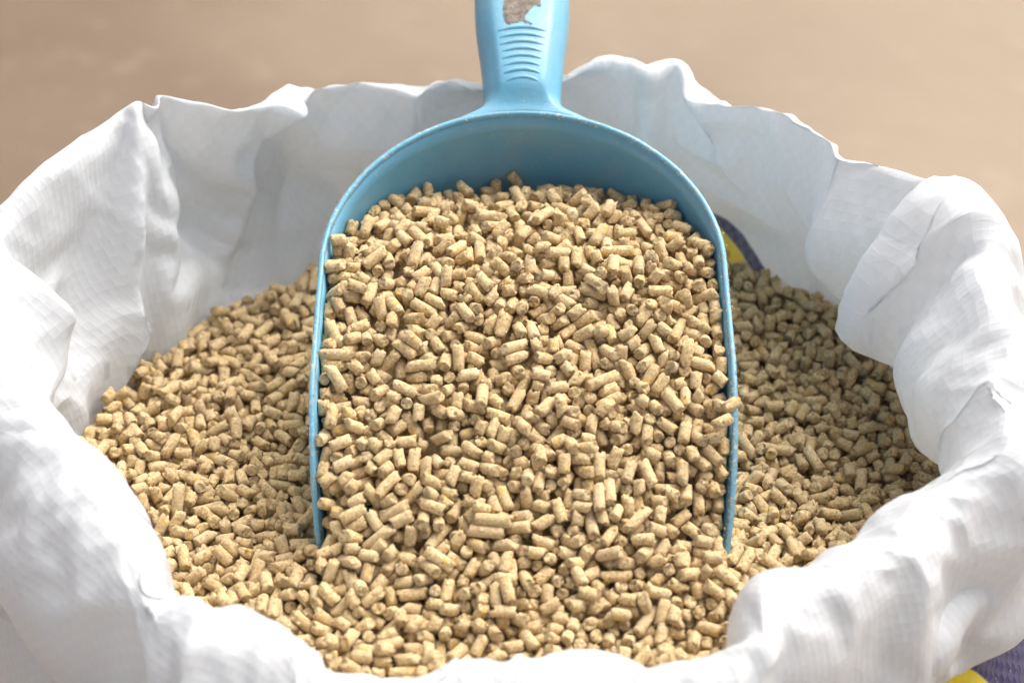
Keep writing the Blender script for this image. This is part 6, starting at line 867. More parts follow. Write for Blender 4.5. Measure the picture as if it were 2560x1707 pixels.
-1351,-705,-315,160,58,57, -1371,-747,-309,115,55,39, -1329,-749,-311,-114,13,45, -1356,-668,-340,-104,86,45, -1331,-639,-325,-177,63,45, -1315,-675,-346,-115,86,32, -1306,-634,-289,-108,6,45, -1318,-602,-340,5,1,72,
-1372,-611,-342,95,4,39, -1379,-580,-293,101,15,102, -1340,-589,-304,100,4,63, -1352,-599,-270,89,9,63, -1335,-504,-325,-92,86,51, -1309,-531,-333,-97,86,39, -1372,-518,-335,113,4,51, -1326,-504,-281,95,4,32,
-1335,-539,-279,-171,39,63, -1352,-454,-329,136,3,57, -1344,-410,-326,143,3,72, -1311,-386,-325,136,3,72, -1307,-462,-309,108,39,57, -1339,-431,-281,-25,59,45, -1351,-344,-316,-77,86,45, -1313,-331,-310,132,50,45,
-1302,-355,-282,165,31,51, -1330,-389,-289,73,5,45, -1351,-287,-317,131,3,57, -1389,-272,-282,86,4,45, -1274,-311,-290,19,26,51, -1351,-221,-314,51,2,39, -1287,-872,-335,164,38,63, -1244,-879,-323,-142,32,63,
-1245,-919,-336,-164,20,72, -1274,-907,-294,-39,20,63, -1239,-801,-347,-3,3,45, -1259,-837,-349,84,2,32, -1283,-819,-325,79,7,63, -1261,-814,-295,-135,22,57, -1243,-777,-270,-87,13,102, -1264,-761,-336,-36,33,51,
-1263,-720,-332,-168,45,51, -1231,-740,-313,-45,28,45, -1275,-763,-295,-97,24,51, -1274,-685,-342,-125,86,39, -1231,-683,-333,-146,85,51, -1238,-646,-332,-126,86,51, -1285,-643,-327,95,24,39, -1283,-687,-303,32,3,39,
-1263,-588,-338,99,3,72, -1244,-587,-307,-109,18,57, -1285,-572,-302,-11,49,57, -1295,-585,-259,64,52,51, -1338,-673,-291,136,16,57, -1268,-533,-332,-99,86,39, -1258,-495,-332,10,1,63, -1268,-528,-294,84,4,51,
-1291,-530,-267,85,3,51, -1277,-447,-329,137,3,39, -1234,-436,-329,101,3,63, -1259,-433,-302,44,42,32, -1283,-478,-284,175,55,57, -1262,-370,-324,169,2,51, -1250,-380,-290,108,4,39, -1336,-307,-275,-16,18,72,
-1249,-293,-321,166,3,51, -1158,-1001,-338,125,79,39, -1194,-1004,-344,118,78,32, -1208,-997,-311,-30,10,51, -1212,-1009,-276,-51,2,72, -1159,-1008,-280,-61,10,57, -1177,-956,-345,88,0,51, -1221,-954,-334,50,26,72,
-1188,-963,-302,178,19,51, -1185,-929,-287,166,5,63, -1195,-867,-345,-51,2,57, -1196,-848,-310,-119,23,32, -1177,-905,-313,103,46,51, -1200,-874,-279,3,51,86, -1252,-856,-279,56,60,51, -1197,-807,-345,83,2,51,
-1203,-802,-309,-5,4,45, -1211,-826,-284,21,28,51, -1193,-773,-288,-3,2,57, -1214,-761,-345,-153,86,32, -1184,-725,-340,-3,3,72, -1179,-695,-311,176,14,63, -1166,-770,-333,-39,41,39, -1161,-744,-308,-3,3,45,
-1198,-652,-339,108,2,63, -1203,-655,-290,-138,86,63, -1203,-721,-281,-174,2,45, -1177,-623,-257,129,46,63, -1149,-716,-287,-175,7,51, -1213,-602,-338,9,2,57, -1210,-596,-296,136,86,45, -1225,-595,-256,-81,3,63,
-1179,-564,-253,80,2,51, -1185,-492,-332,16,1,51, -1196,-541,-329,-109,87,45, -1231,-532,-332,-104,87,39, -1236,-533,-276,106,30,51, -1199,-532,-280,106,22,45, -1184,-496,-297,139,2,39, -1193,-350,-325,128,3,57,
-1214,-180,-318,139,4,63, -1151,-2,-320,180,5,39, -1181,100,-316,10,85,39, -1074,-1036,-325,-82,14,72, -1110,-1108,-310,-41,13,63, -1146,-1083,-271,150,68,57, -1116,-1068,-251,-108,65,63, -1070,-1064,-254,-118,26,72,
-1123,-1025,-333,-22,10,45, -1146,-1053,-318,-6,27,51, -1167,-1060,-287,-48,20,32, -1106,-1043,-294,96,23,51, -1141,-952,-333,180,85,51, -1112,-976,-337,37,4,51, -1117,-986,-301,-178,11,57, -1106,-997,-269,-156,1,63,
-1094,-950,-297,-163,40,39, -1121,-887,-339,36,4,72, -1144,-871,-309,-26,16,72, -1115,-834,-312,-160,47,63, -1086,-849,-298,156,60,57, -1115,-923,-306,37,25,39, -1140,-830,-341,-74,1,51, -1154,-807,-306,63,3,57,
-1107,-794,-313,-116,61,45, -1073,-802,-310,-110,29,39, -1137,-806,-271,165,11,51, -1125,-748,-338,82,2,39, -1128,-708,-335,-160,86,39, -1099,-710,-300,104,33,72, -1120,-761,-295,-136,62,39, -1128,-672,-328,-155,86,51,
-1153,-650,-292,-134,7,51, -1169,-618,-311,68,43,45, -1118,-663,-277,-28,45,32, -1126,-610,-326,-146,87,51, -1166,-579,-335,125,1,57, -1178,-573,-294,-130,87,45, -1127,-475,-330,18,0,51, -1160,-533,-295,-82,85,39,
-1112,-29,-323,174,5,32, -1112,84,-323,-125,3,45, -1085,167,-321,4,85,45, -1059,-1103,-307,-80,15,39, -1019,-1101,-304,-99,13,32, -1084,-1097,-279,-68,26,45, -1048,-1139,-291,-173,6,63, -1037,-1002,-329,7,4,45,
-1035,-1036,-313,116,53,39, -1042,-1074,-285,-95,33,57, -1057,-1013,-288,15,8,63, -1065,-961,-334,-74,2,51, -1026,-950,-330,-85,0,63, -1049,-975,-296,14,6,51, -1043,-934,-293,17,50,63, -1047,-879,-332,-76,1,39,
-1078,-904,-324,84,34,51, -1017,-863,-316,-166,55,51, -1006,-899,-317,180,84,57, -1050,-882,-285,-43,32,57, -1046,-830,-332,-53,3,39, -1072,-763,-334,-21,4,63, -1058,-716,-324,-178,86,51, -1090,-620,-328,-119,26,32,
-1050,-429,-331,152,1,57, -982,-133,-336,163,5,51, -1060,193,-329,134,5,102, -1008,204,-317,62,8,45, -1041,480,-309,49,3,57, -985,-1177,-283,-134,7,63, -986,-1172,-246,153,6,51, -983,-1210,-230,150,11,51,
-936,-1209,-250,85,36,72, -989,-1119,-284,-104,38,63, -949,-1077,-303,-82,14,51, -952,-1123,-279,-99,36,39, -962,-1143,-242,153,23,57, -956,-1049,-270,-22,23,57, -995,-1009,-307,127,40,57, -994,-1058,-312,-15,9,39,
-1007,-1050,-278,-91,4,51, -975,-993,-274,-147,55,39, -979,-962,-326,-81,1,57, -1005,-957,-300,97,2,32, -968,-949,-287,171,43,57, -943,-976,-260,109,14,72, -967,-892,-325,-87,1,63, -973,-892,-290,-85,1,72,
-994,-592,-329,-43,2,32, -962,-203,-337,151,3,39, -936,-118,-338,9,85,39, -948,-20,-331,1,85,51, -976,178,-336,155,5,45, -993,148,-319,74,44,57, -976,531,-304,35,4,45, -925,-1166,-281,-102,12,57,
-881,-1124,-259,-129,15,39, -880,-1163,-279,2,3,45, -898,-1201,-256,84,24,63, -879,-1264,-245,-31,40,51, -883,-1094,-294,-120,9,102, -917,-1079,-284,-102,37,51, -897,-1044,-269,-42,11,63, -912,-1069,-247,-38,16,39,
-911,-1025,-312,-104,11,57, -943,-1008,-304,70,3,57, -880,-1010,-290,137,42,72, -848,-1019,-265,62,21,57, -908,-970,-319,-25,5,72, -904,-927,-319,-16,5,63, -879,-884,-317,69,1,57, -878,-657,-320,139,86,39,
-838,-79,-334,104,53,51, -881,212,-341,168,4,51, -899,468,-310,8,1,39, -816,-1249,-258,-107,10,63, -846,-1227,-247,40,47,57, -830,-1288,-223,156,1,45, -864,-1239,-216,-27,38,86, -827,-1157,-276,-102,11,32,
-841,-1146,-245,8,27,45, -842,-1196,-269,3,2,57, -795,-1195,-233,-82,6,57, -846,-1090,-275,164,35,63, -795,-1076,-277,177,40,57, -799,-1112,-240,4,46,72, -844,-1107,-235,83,11,32, -839,-994,-299,121,40,51,
-804,-996,-289,118,37,72, -814,-1044,-290,99,68,51, -812,-1027,-249,-123,17,51, -859,-1032,-234,58,21,45, -849,-956,-314,2,4,32, -795,-940,-311,-86,0,39, -829,-885,-313,-78,2,63, -812,-755,-316,1,3,72,
-836,-365,-338,-139,3,57, -778,-334,-341,-135,4,51, -840,-133,-347,-96,2,45, -803,26,-351,156,3,32, -787,293,-335,52,5,39, -801,574,-281,163,48,51, -752,-1250,-257,-154,4,39, -741,-1316,-249,120,88,32,
-781,-1294,-250,-19,2,45, -694,-1267,-240,94,79,57, -774,-1157,-273,-149,2,57, -713,-1197,-265,-166,0,51, -750,-1160,-242,133,33,57, -768,-1199,-266,-145,4,39, -739,-1094,-284,-83,16,57, -768,-1098,-262,51,30,86,
-709,-1148,-270,-59,8,39, -743,-1114,-227,122,73,63, -747,-1023,-302,-81,12,63, -771,-1017,-275,83,1,51, -728,-1006,-275,-83,13,45, -784,-1057,-245,144,6,39, -753,-914,-309,-31,3,72, -735,-489,-330,-82,4,45,
-725,-448,-333,-82,4,32, -764,-430,-334,-83,4,72, -728,-341,-341,-96,4,51, -728,-260,-341,70,86,45, -734,-199,-350,-78,2,32, -731,-34,-354,174,2,51, -728,12,-355,-132,1,45, -749,61,-353,-143,1,39,
-754,212,-341,-89,82,45, -726,307,-327,-94,72,45, -731,454,-312,62,8,51, -667,-1340,-249,22,2,45, -663,-1339,-213,140,3,32, -675,-1349,-180,69,16,39, -633,-1317,-202,-66,56,72, -660,-1248,-255,-152,5,39,
-671,-1299,-246,-158,1,86, -708,-1235,-251,-179,73,39, -654,-1222,-218,95,82,45, -640,-1257,-225,-154,7,51, -657,-1189,-263,-89,5,63, -678,-1181,-233,-65,15,57, -719,-1174,-219,97,17,86, -674,-1164,-193,141,14,72,
-670,-1135,-268,166,83,32, -640,-1114,-263,-62,1,45, -701,-1116,-244,-73,28,57, -700,-1087,-219,167,6,57, -689,-1008,-302,16,1,51, -678,-1030,-274,156,16,51, -691,-1066,-280,-22,28,57, -703,-810,-310,-14,2,51,
-715,-844,-309,-13,2,51, -657,-820,-283,-154,25,72, -675,-725,-313,-85,3,32, -676,-767,-311,-22,2,39, -610,-736,-261,-84,36,63, -630,-536,-326,-129,4,51, -638,-530,-285,7,30,72, -637,-462,-331,-51,4,72,
-615,-450,-289,-81,58,51, -637,-359,-341,-127,3,63, -616,-328,-308,-89,15,51, -652,-233,-313,-160,1,63, -667,-193,-351,-21,1,51, -648,-161,-352,-19,1,86, -684,-226,-349,-17,0,63, -624,-221,-350,-37,2,32,
-654,-111,-355,81,88,32, -622,-131,-340,-131,52,32, -623,-187,-319,2,19,39, -639,-152,-306,-131,52,51, -660,-36,-357,56,89,32, -618,-66,-355,-90,1,51, -629,-28,-324,-178,6,57, -642,-73,-320,178,59,45,
-634,25,-342,15,28,57, -616,52,-302,-88,29,51, -666,56,-326,-169,22,57, -639,6,-303,-41,23,63, -665,115,-354,-173,0,39, -621,77,-355,5,0,39, -648,57,-281,-5,67,57, -673,157,-353,172,1,51,
-654,123,-319,81,2,72, -614,161,-303,-101,87,63, -661,205,-349,149,3,86, -713,203,-323,111,8,63, -664,192,-315,87,7,57, -624,216,-274,34,18,51, -658,292,-338,127,7,39, -617,295,-322,-99,14,86,
-668,327,-313,-41,55,63, -691,277,-326,-29,53,51, -657,382,-324,103,9,57, -622,394,-317,8,26,32, -667,349,-276,-60,56,45, -641,473,-309,28,4,51, -661,446,-278,159,19,45, -648,484,-271,-70,44,51,
-687,505,-305,-90,81,32, -649,544,-298,50,7,63, -643,526,-264,178,19,39, -640,502,-238,-71,45,32, -687,597,-289,85,9,86, -652,567,-263,-12,38,57, -652,604,-255,-15,48,57, -619,613,-285,-88,81,39,
-672,711,-273,27,3,51, -670,678,-252,109,53,86, -642,657,-241,155,63,86, -609,625,-241,-55,16,39, -660,763,-271,37,2,57, -681,761,-236,-80,18,57, -647,774,-235,101,3,63, -643,712,-220,-80,22,51,
-657,767,-200,-31,5,72, -613,-1367,-251,168,1,39, -582,-1294,-247,-30,1,86, -616,-1331,-234,-101,42,51, -576,-1379,-252,74,4,45, -560,-1368,-209,-62,21,102, -590,-1222,-260,-145,6,63, -542,-1232,-258,-143,7,32,
-577,-1254,-242,163,53,45, -605,-1292,-210,-123,80,39, -569,-1292,-209,92,8,45, -604,-1189,-264,35,2,39, -605,-1206,-230,-155,1,51, -647,-1159,-230,127,13,63, -606,-1142,-261,28,9,51, -649,-1064,-248,-132,25,57,
-623,-956,-273,-87,45,57, -607,-941,-242,-90,46,57, -594,215,-348,86,7,39, -654,242,-345,149,5,51, -611,165,-352,48,2,32, -660,258,-298,83,15,72, -626,218,-312,87,10,51, -568,296,-337,19,4,39,
-587,255,-328,20,87,57, -576,332,-320,-99,33,45, -602,344,-291,-19,27,86, -619,308,-289,-116,14,39, -591,216,-306,-147,72,39, -577,393,-322,86,9,57, -556,385,-294,85,8,63, -592,376,-281,-26,43,51,
-592,411,-268,-169,51,45, -638,375,-276,-60,34,57, -594,454,-312,59,8,63, -612,452,-279,67,5,51, -541,448,-313,100,9,32, -563,444,-284,-36,32,45, -599,448,-246,88,16,39, -608,509,-304,142,6,45,
-594,537,-283,-129,58,57, -545,552,-296,111,8,32, -560,530,-266,82,12,86, -605,501,-249,79,29,51, -587,581,-291,9,1,51, -586,635,-284,103,8,63, -571,684,-253,-148,19,39, -569,629,-252,3,50,32,
-591,560,-248,-83,62,57, -590,707,-274,53,3,57, -549,664,-281,8,0,39, -634,739,-272,127,2,32, -623,705,-250,41,12,57, -598,662,-227,-55,25,72, -558,798,-271,-158,1,39, -615,789,-270,129,2,51,
-609,769,-236,-92,87,32, -592,813,-246,-61,33,57, -556,819,-201,53,16,45, -498,-1383,-253,62,3,39, -536,-1370,-252,78,5,63, -495,-1337,-233,-64,35,63, -511,-1393,-218,111,4,63, -504,-1409,-184,72,4,51,
-512,-1264,-252,-124,9,51, -510,-1301,-215,-4,21,63, -509,-1193,-263,-140,2,45, -485,-1228,-259,-37,6,32, -506,-1146,-259,26,5,51, -458,-1178,-262,101,5,39, -538,-1088,-246,58,16,39, -512,39,240,11,5,32,
-514,395,-321,5,1,51, -497,389,-286,91,8,57, -527,353,-272,68,34,86, -558,367,-247,-107,17,72, -465,413,-253,-94,56,39, -555,425,-234,-10,26,57, -505,450,-313,100,8,57, -473,470,-311,-90,82,32,
-487,443,-280,151,16,51, -518,425,-255,1,27,51, -540,460,-241,-8,23,72, -531,513,-301,-88,81,39, -529,474,-277,33,45,39, -526,517,-256,-88,81,45, -516,557,-250,148,58,57, -503,638,-285,89,8,39,
-527,635,-259,41,41,72, -500,587,-291,23,2,57, -507,593,-257,-3,10,51, -546,627,-226,-87,0,86, -502,694,-278,82,4,57, -538,702,-266,-40,43,39, -483,706,-244,-115,6,72, -525,735,-256,-93,66,63,
-562,732,-218,21,39,72, -483,780,-273,147,3,45, -481,800,-242,-49,5,72, -506,760,-233,-116,66,57, -553,762,-259,40,38,51, -477,849,-272,-126,1,39, -489,864,-242,-53,28,51, -540,845,-270,-174,2,51,
-540,834,-234,28,8,72, -523,802,-224,51,60,57, -420,-1415,-256,152,2,39, -442,-1429,-222,76,6,39, -398,-1430,-222,63,3,51, -415,-1419,-192,-103,4,63, -464,-1407,-196,17,42,51, -436,-1347,-251,42,3,63,
-397,-1356,-232,88,36,86, -433,-1382,-227,107,40,39, -450,-1356,-202,-149,16,72, -415,-1270,-247,83,80,45, -448,-1309,-241,-131,14,63, -450,-1291,-210,-49,21,45, -421,-1160,-256,-93,82,45, -460,-1132,-256,103,11,45,
-479,-1048,-228,109,25,39, -476,308,255,-70,34,45, -433,461,-312,-90,82,32, -417,464,-256,-5,74,72, -451,500,-239,145,8,57, -445,449,-232,95,44,45, -493,497,-260,-122,55,63, -408,511,-256,112,49,63,
-459,561,-297,117,8,39, -475,519,-303,139,6,102, -434,528,-277,150,53,57, -463,476,-266,-129,38,51, -461,553,-245,8,31,63, -439,610,-291,21,1,51, -465,639,-282,-117,62,32, -446,656,-251,-160,46,51,
-452,613,-253,15,9,51, -478,602,-218,-64,17,86, -422,678,-283,102,7,57, -455,690,-260,36,43,51, -467,680,-213,-147,47,51, -431,730,-279,174,3,51, -419,779,-278,177,4,51, -425,788,-236,66,80,45,
-381,785,-224,-179,62,45, -446,820,-261,-20,86,63, -407,746,-235,105,60,51, -446,873,-274,144,4,57, -430,887,-244,-132,33,57, -399,852,-257,-133,13,63, -384,906,-270,-3,85,51, -386,821,-233,-177,45,45,
-359,-1409,-256,41,1,72, -349,-1448,-242,175,37,45, -330,-1433,-214,-112,32,72, -357,-1407,-206,-107,46,51, -358,-1347,-253,144,4,45, -338,-1343,-219,-83,1,57, -380,-1362,-195,-171,26,57, -433,-1368,-172,-171,26,57,
-303,-1357,-204,-101,22,45, -355,-1270,-253,-126,9,57, -327,-1292,-243,87,39,39, -341,-1131,-221,35,24,51, -338,296,250,-40,3,57, -406,572,-297,126,7,51, -393,497,-306,19,3,51, -350,510,-299,138,84,39,
-355,585,-298,-74,83,32, -425,567,-264,-36,5,57, -381,538,-272,79,47,32, -357,504,-261,28,2,45, -277,555,-247,-122,13,57, -354,636,-290,115,9,45, -391,605,-273,-147,38,57, -333,583,-263,150,2,57,
-373,611,-243,-101,27,63, -294,592,-237,-112,27,63, -371,730,-283,157,4,57, -390,699,-269,99,67,51, -364,673,-266,-138,46,57, -340,695,-242,-100,53,57, -350,784,-283,-156,4,45, -349,807,-254,-47,33,51,
-352,751,-260,-175,29,51, -310,775,-233,105,34,72, -367,841,-281,-143,3,102, -312,828,-274,33,27,51, -312,869,-238,-106,2,102, -302,898,-281,-1,85,45, -349,898,-279,-3,85,39, -238,-1432,-256,-68,0,86,
-299,-1425,-256,48,0,45, -269,-1442,-238,78,29,63, -288,-1450,-208,-13,26,45, -311,-1363,-255,40,0,57, -260,-1354,-247,110,19,63, -272,-1383,-219,76,28,51, -285,-1399,-187,-3,19,72, -291,-1283,-255,76,83,32,
-277,-1318,-210,1,36,86, -267,-1208,-253,-56,67,51, -264,-1245,-261,-175,3,63, -315,-1210,-263,-59,4,51, -280,-1163,-263,172,2,86, -294,12,240,-93,73,39, -239,308,251,-38,3,45, -336,479,179,123,2,32,
-290,449,217,-176,0,51, -287,515,185,-148,17,51, -315,566,-300,92,6,72, -350,546,-290,10,67,45, -287,539,-280,-106,13,51, -320,654,-249,-16,16,57, -245,572,111,-155,64,39, -171,907,-230,-75,10,63,
-266,638,-295,176,4,51, -313,665,-289,150,6,45, -279,589,-293,-65,85,45, -263,638,-260,165,4,51, -287,705,-289,-120,0,57, -256,679,-286,75,25,39, -320,720,-287,-32,85,32, -297,759,-287,-175,4,51,
-293,704,-253,-125,0,45, -256,794,-285,-2,85,45, -292,796,-279,-4,85,51, -267,747,-256,66,16,39, -233,727,-256,70,39,72, -274,858,-289,153,5,45, -259,830,-259,5,13,45, -267,798,-238,143,13,63,
-244,873,-261,-172,18,72, -272,937,-289,-163,6,51, -271,942,-254,-167,6,63, -253,902,-280,47,27,51, -263,946,-219,-167,6,72, -194,-1399,-257,-144,1,63, -173,-1441,-247,64,14,72, -202,-1440,-224,-74,41,45,
-235,-1430,-203,-93,8,102, -195,-1469,-195,179,18,39, -206,-1347,-256,65,1,63, -208,-1332,-220,-37,13,57, -229,-1361,-213,155,69,51, -195,-1382,-211,123,75,57, -183,-1255,-262,-26,2,57, -244,-1292,-254,-52,6,51,
-187,-1285,-238,55,36,51, -216,-1281,-217,-59,40,72, -195,-1198,-258,-76,56,45, -179,-1228,-231,69,29,39, -217,-1146,-260,118,13,51, -195,-884,-136,124,23,45, -227,439,224,92,72,39, -219,613,-288,86,25,72,
-312,624,-274,90,43,39, -1,626,42,-179,37,39, -213,546,118,35,3,57, -212,554,154,24,3,45, -173,633,-292,-52,86,51, -166,632,-248,146,4,32, -236,584,-265,121,5,57, -181,594,-292,-161,72,45,
-194,654,-226,45,0,102, -181,707,-296,144,4,32, -205,675,-296,128,5,57, -191,674,-261,66,2,51, -258,672,-240,168,32,86, -171,724,-259,0,86,39, -199,751,-295,-117,3,63, -155,749,-298,-130,3,45,
-206,780,-264,-63,20,86, -241,751,-282,51,24,51, -189,805,-243,-177,31,72, -208,849,-295,-176,5,72, -174,799,-298,145,4,51, -205,847,-243,-162,46,63, -254,857,-221,-102,1,63, -197,909,-277,33,55,63,
-141,916,-259,-79,21,57, -107,963,-258,35,27,51, -218,908,-242,-73,21,57, -115,-1409,-257,-160,1,51, -130,-1452,-242,94,43,51, -99,-1408,-221,107,0,39, -133,-1416,-208,94,43,45, -156,-1458,-212,86,49,45,
-118,-1344,-259,171,1,63, -127,-1376,-242,17,35,63, -159,-1367,-222,-80,34,45, -125,-1339,-214,-80,86,51, -123,-1261,-263,-171,3,45, -122,-1298,-253,13,7,51, -166,-1319,-229,122,48,45, -121,-1302,-217,-20,2,51,
-105,-1267,-224,-17,4,39, -142,-1206,-271,176,1,63, -135,-1231,-246,4,5,45, -117,-1120,-239,57,6,32, -131,435,224,-162,5,57, -170,559,192,66,9,51, -167,470,211,-101,18,39, -119,620,-298,-45,87,45,
-84,618,-305,180,2,32, -156,591,-255,-156,51,63, -94,677,-302,124,3,45, -132,707,-300,122,1,39, -127,703,-264,153,2,57, -141,659,-292,-46,86,51, -63,705,-295,-68,11,86, -75,633,-271,-81,37,51,
-126,787,-301,-130,4,45, -129,804,-268,-129,4,39, -138,835,-242,-26,25,72, -103,740,-273,-20,19,63, -57,705,-259,-155,5,63, -109,861,-304,124,2,72, -146,841,-293,105,17,57, -111,857,-268,100,0,57,
-154,896,-288,-143,26,72, -107,951,-305,-171,5,39, -177,932,-298,129,3,45, -145,961,-288,-81,6,39, -97,926,-282,37,23,45, -66,-1412,-257,-67,3,39, -94,-1453,-249,97,11,51, -32,-1445,-239,110,34,63,
-60,-1465,-226,-4,46,45, -47,-1348,-260,-154,1,63, -71,-1319,-258,-151,2,32, -40,-1384,-236,140,25,102, -26,-1350,-218,-48,16,45, -64,-1403,-210,131,35,45, -42,-1267,-264,-175,2,45, -37,-1304,-242,-84,37,45,
-49,-1272,-216,-60,29,72, -77,-1310,-224,-111,8,39, -34,-1214,-271,-42,2,63, -83,-1221,-263,103,6,63, -28,-1225,-233,34,7,45, -48,-1159,-267,28,5,39, -34,-1030,-173,-102,59,32, -39,-949,-169,26,13,39,
-61,349,249,1,0,51, -38,642,-291,-39,87,63, 19,641,-302,-35,88,45, 25,679,-292,-41,88,63, 35,826,-297,38,87,63, -27,710,-302,25,87,39, 8,713,-274,-139,51,51, -20,749,-307,-117,3,39,
-11,809,-309,-145,3,45, -13,671,-297,-37,87,51, -46,778,-307,-119,3,32, -86,779,-304,-119,3,57, -63,821,-308,19,86,32, -5,856,-311,-145,3,86, -33,791,-272,-84,2,51, -71,798,-270,-90,2,39,
-50,871,-308,-135,3,57, -72,890,-286,-101,35,57, -35,882,-274,-84,1,72, 51,928,-279,130,45,51, 19,897,-281,-22,14,63, -50,929,-309,166,4,45, 4,975,-312,-178,3,57, -72,970,-308,-172,4,32,
-48,953,-276,-163,41,63, -5,968,-268,153,26,63, -7,984,-225,-178,23,39, 23,-1433,-256,-156,2,72, 47,-1457,-235,167,26,86, 67,-1456,-206,-72,2,45, -8,-1436,-210,-102,2,45, 30,-1366,-260,-142,2,72,
6,-1335,-258,-71,87,39, 9,-1397,-222,157,27,57, 52,-1367,-225,-70,3,86, 20,-1366,-204,-51,21,39, 45,-1265,-266,-88,9,51, 17,-1265,-240,3,35,63, 20,-1303,-232,150,56,86, 5,-1250,-205,23,13,72,
47,-1305,-206,-154,48,45, 28,-1208,-273,-146,4,57, 38,-1226,-238,-174,4,72, 4,-1180,-263,-141,15,51, -8,-975,-183,122,24,45, -36,64,256,129,13,32, 11,490,206,-8,3,57, 21,553,186,-167,5,51,
23,592,173,90,57,45, 69,594,76,-173,66,63, 102,-1428,-256,-48,3,72, 108,-1466,-225,6,37,39, 92,-1417,-213,89,85,51, 139,-1439,-206,109,17,72, 129,-1466,-179,-23,7,57, 82,-1333,-261,104,2,45,
126,-1364,-261,-93,2,86, 113,-1325,-228,-43,13,45, 91,-1371,-233,88,44,45, 134,-1376,-221,-152,34,51, 104,-1259,-267,-93,9,57, 104,-1244,-234,-147,5,57, 74,-1293,-240,-156,44,39, 145,-1290,-253,-76,32,57,
113,-1203,-273,-123,2,39, 108,-1188,-239,48,2,72, 119,-1242,-194,-30,12,57, 130,-1068,-231,47,21,72, 90,439,223,-55,15,32, 102,403,234,-146,11,63, 72,534,193,-123,15,86, 129,555,186,-141,54,45,
144,574,152,128,1,51, 77,603,129,175,13,86, 107,601,165,5,77,45, 112,630,-304,-38,11,51, 64,624,-308,132,1,32, 117,675,-275,61,36,63, 31,730,-308,-48,1,63, 111,691,-308,-171,1,45,
80,729,-301,70,87,51, 143,735,-285,-173,46,45, 0,818,-275,-80,1,51, 59,760,-310,-138,3,45, 23,758,-273,-38,2,63, 109,755,-311,-72,2,86, 135,770,-291,-168,46,51, 104,799,-277,-157,12,72,
107,855,-280,163,59,45, 35,788,-299,16,27,57, 167,786,-271,147,9,45, 76,869,-314,-155,2,63, 72,837,-289,121,40,86, 130,848,-313,-104,2,45, 73,912,-315,-139,2,39, 37,933,-314,-127,2,57,
123,828,-252,-164,7,63, 105,938,-313,15,89,39, 73,966,-315,142,1,45, 44,980,-275,166,67,45, 30,977,-236,-85,8,45, 96,978,-287,175,29,39, 161,941,-242,-1,49,45, 171,-1401,-258,-49,4,45,
156,-1418,-231,63,39,57, 193,-1435,-240,-145,55,57, 209,-1396,-239,-156,48,39, 180,-1340,-262,14,1,51, 185,-1363,-235,58,34,45, 230,-1371,-222,153,5,45, 277,-1358,-213,86,0,32, 158,-1337,-215,-108,45,51,
191,-1257,-268,-162,3,57, 221,-1271,-241,110,34,86, 194,-1307,-239,-134,31,39, 182,-1266,-212,107,38,63, 157,-1286,-199,94,52,51, 192,-1218,-258,-56,53,57, 164,-1193,-245,24,14,57, 161,-1220,-219,174,26,51,
121,-1278,-214,-145,26,102, 178,-1160,-269,22,5,57, 197,-714,-51,84,26,51, 166,350,249,-101,8,39, 189,405,233,-103,18,51, 154,429,234,-84,39,51, 156,569,5,-174,62,39, 191,574,41,149,55,51,
192,563,96,-163,78,45, 180,587,138,129,73,39, 168,625,-309,8,0,45, 149,660,-307,10,0,39, 179,588,-304,-179,11,51, 164,729,-254,-148,35,45, 181,702,-308,-82,2,63, 207,705,-285,114,14,51,
166,685,-275,-67,12,51, 203,756,-260,33,55,63, 199,600,-273,-174,12,63, 179,767,-311,-75,3,57, 213,790,-302,-96,27,57, 224,826,-277,8,1,57, 172,820,-292,62,75,72, 177,871,-315,-109,1,63,
134,890,-306,-13,35,45, 166,877,-280,-105,2,57, 213,867,-314,-109,1,57, 135,891,-261,52,22,57, 87,894,-282,-137,9,51, 180,929,-316,11,1,57, 170,963,-302,-42,61,51, 141,975,-287,6,61,86,
133,927,-281,102,32,51, 181,926,-267,-49,52,39, 250,-1402,-258,-63,4,51, 230,-1468,-253,-178,0,57, 226,-1443,-228,-130,41,57, 273,-1399,-229,-128,45,63, 233,-1347,-261,-72,1,57, 279,-1346,-255,-176,89,45,
284,-1305,-261,14,0,57, 250,-1325,-225,-125,0,57, 250,-1259,-267,-47,7,45, 253,-1272,-219,-156,69,51, 215,-1290,-192,-29,42,51, 211,-1323,-207,-26,45,32, 253,-1202,-273,-102,0,51, 213,-1186,-274,35,5,32,
261,-1220,-238,-134,10,57, 224,-1203,-233,-61,71,51, 233,-1147,-265,60,14,39, 272,226,264,91,67,39, 240,412,231,-114,17,63, 223,577,157,-18,15,45, -469,257,-16534,75,53,45, 328,655,-292,-79,24,63,
338,551,56,-7,64,45, 269,551,68,142,58,86, 297,535,87,-175,54,39, 226,572,114,143,59,39, 216,630,-308,57,1,32, 245,653,-308,-37,0,63, 248,606,-306,-146,89,39, 282,668,-262,53,40,72,
246,731,-308,7,1,57, 250,733,-270,120,87,39, 257,693,-295,137,88,57, 281,730,-237,-80,4,51, 226,651,-273,-17,4,39, 249,789,-308,134,87,39, 254,769,-269,-3,2,51, 258,802,-252,-77,46,39,
240,843,-243,-157,5,51, 241,841,-313,-109,1,45, 277,859,-278,7,49,51, 209,868,-268,-72,39,45, 299,898,-250,-72,14,72, 230,927,-315,-88,0,51, 267,935,-302,-111,22,63, 255,964,-277,-6,25,39,
215,927,-281,-87,1,57, 256,888,-270,23,17,57, 324,-1430,-250,90,87,45, 333,-1428,-204,90,87,45, 325,-1435,-162,-71,3,72, 281,-1442,-242,-129,59,51, 253,-1444,-200,122,12,86, 324,-1333,-258,-108,87,39,
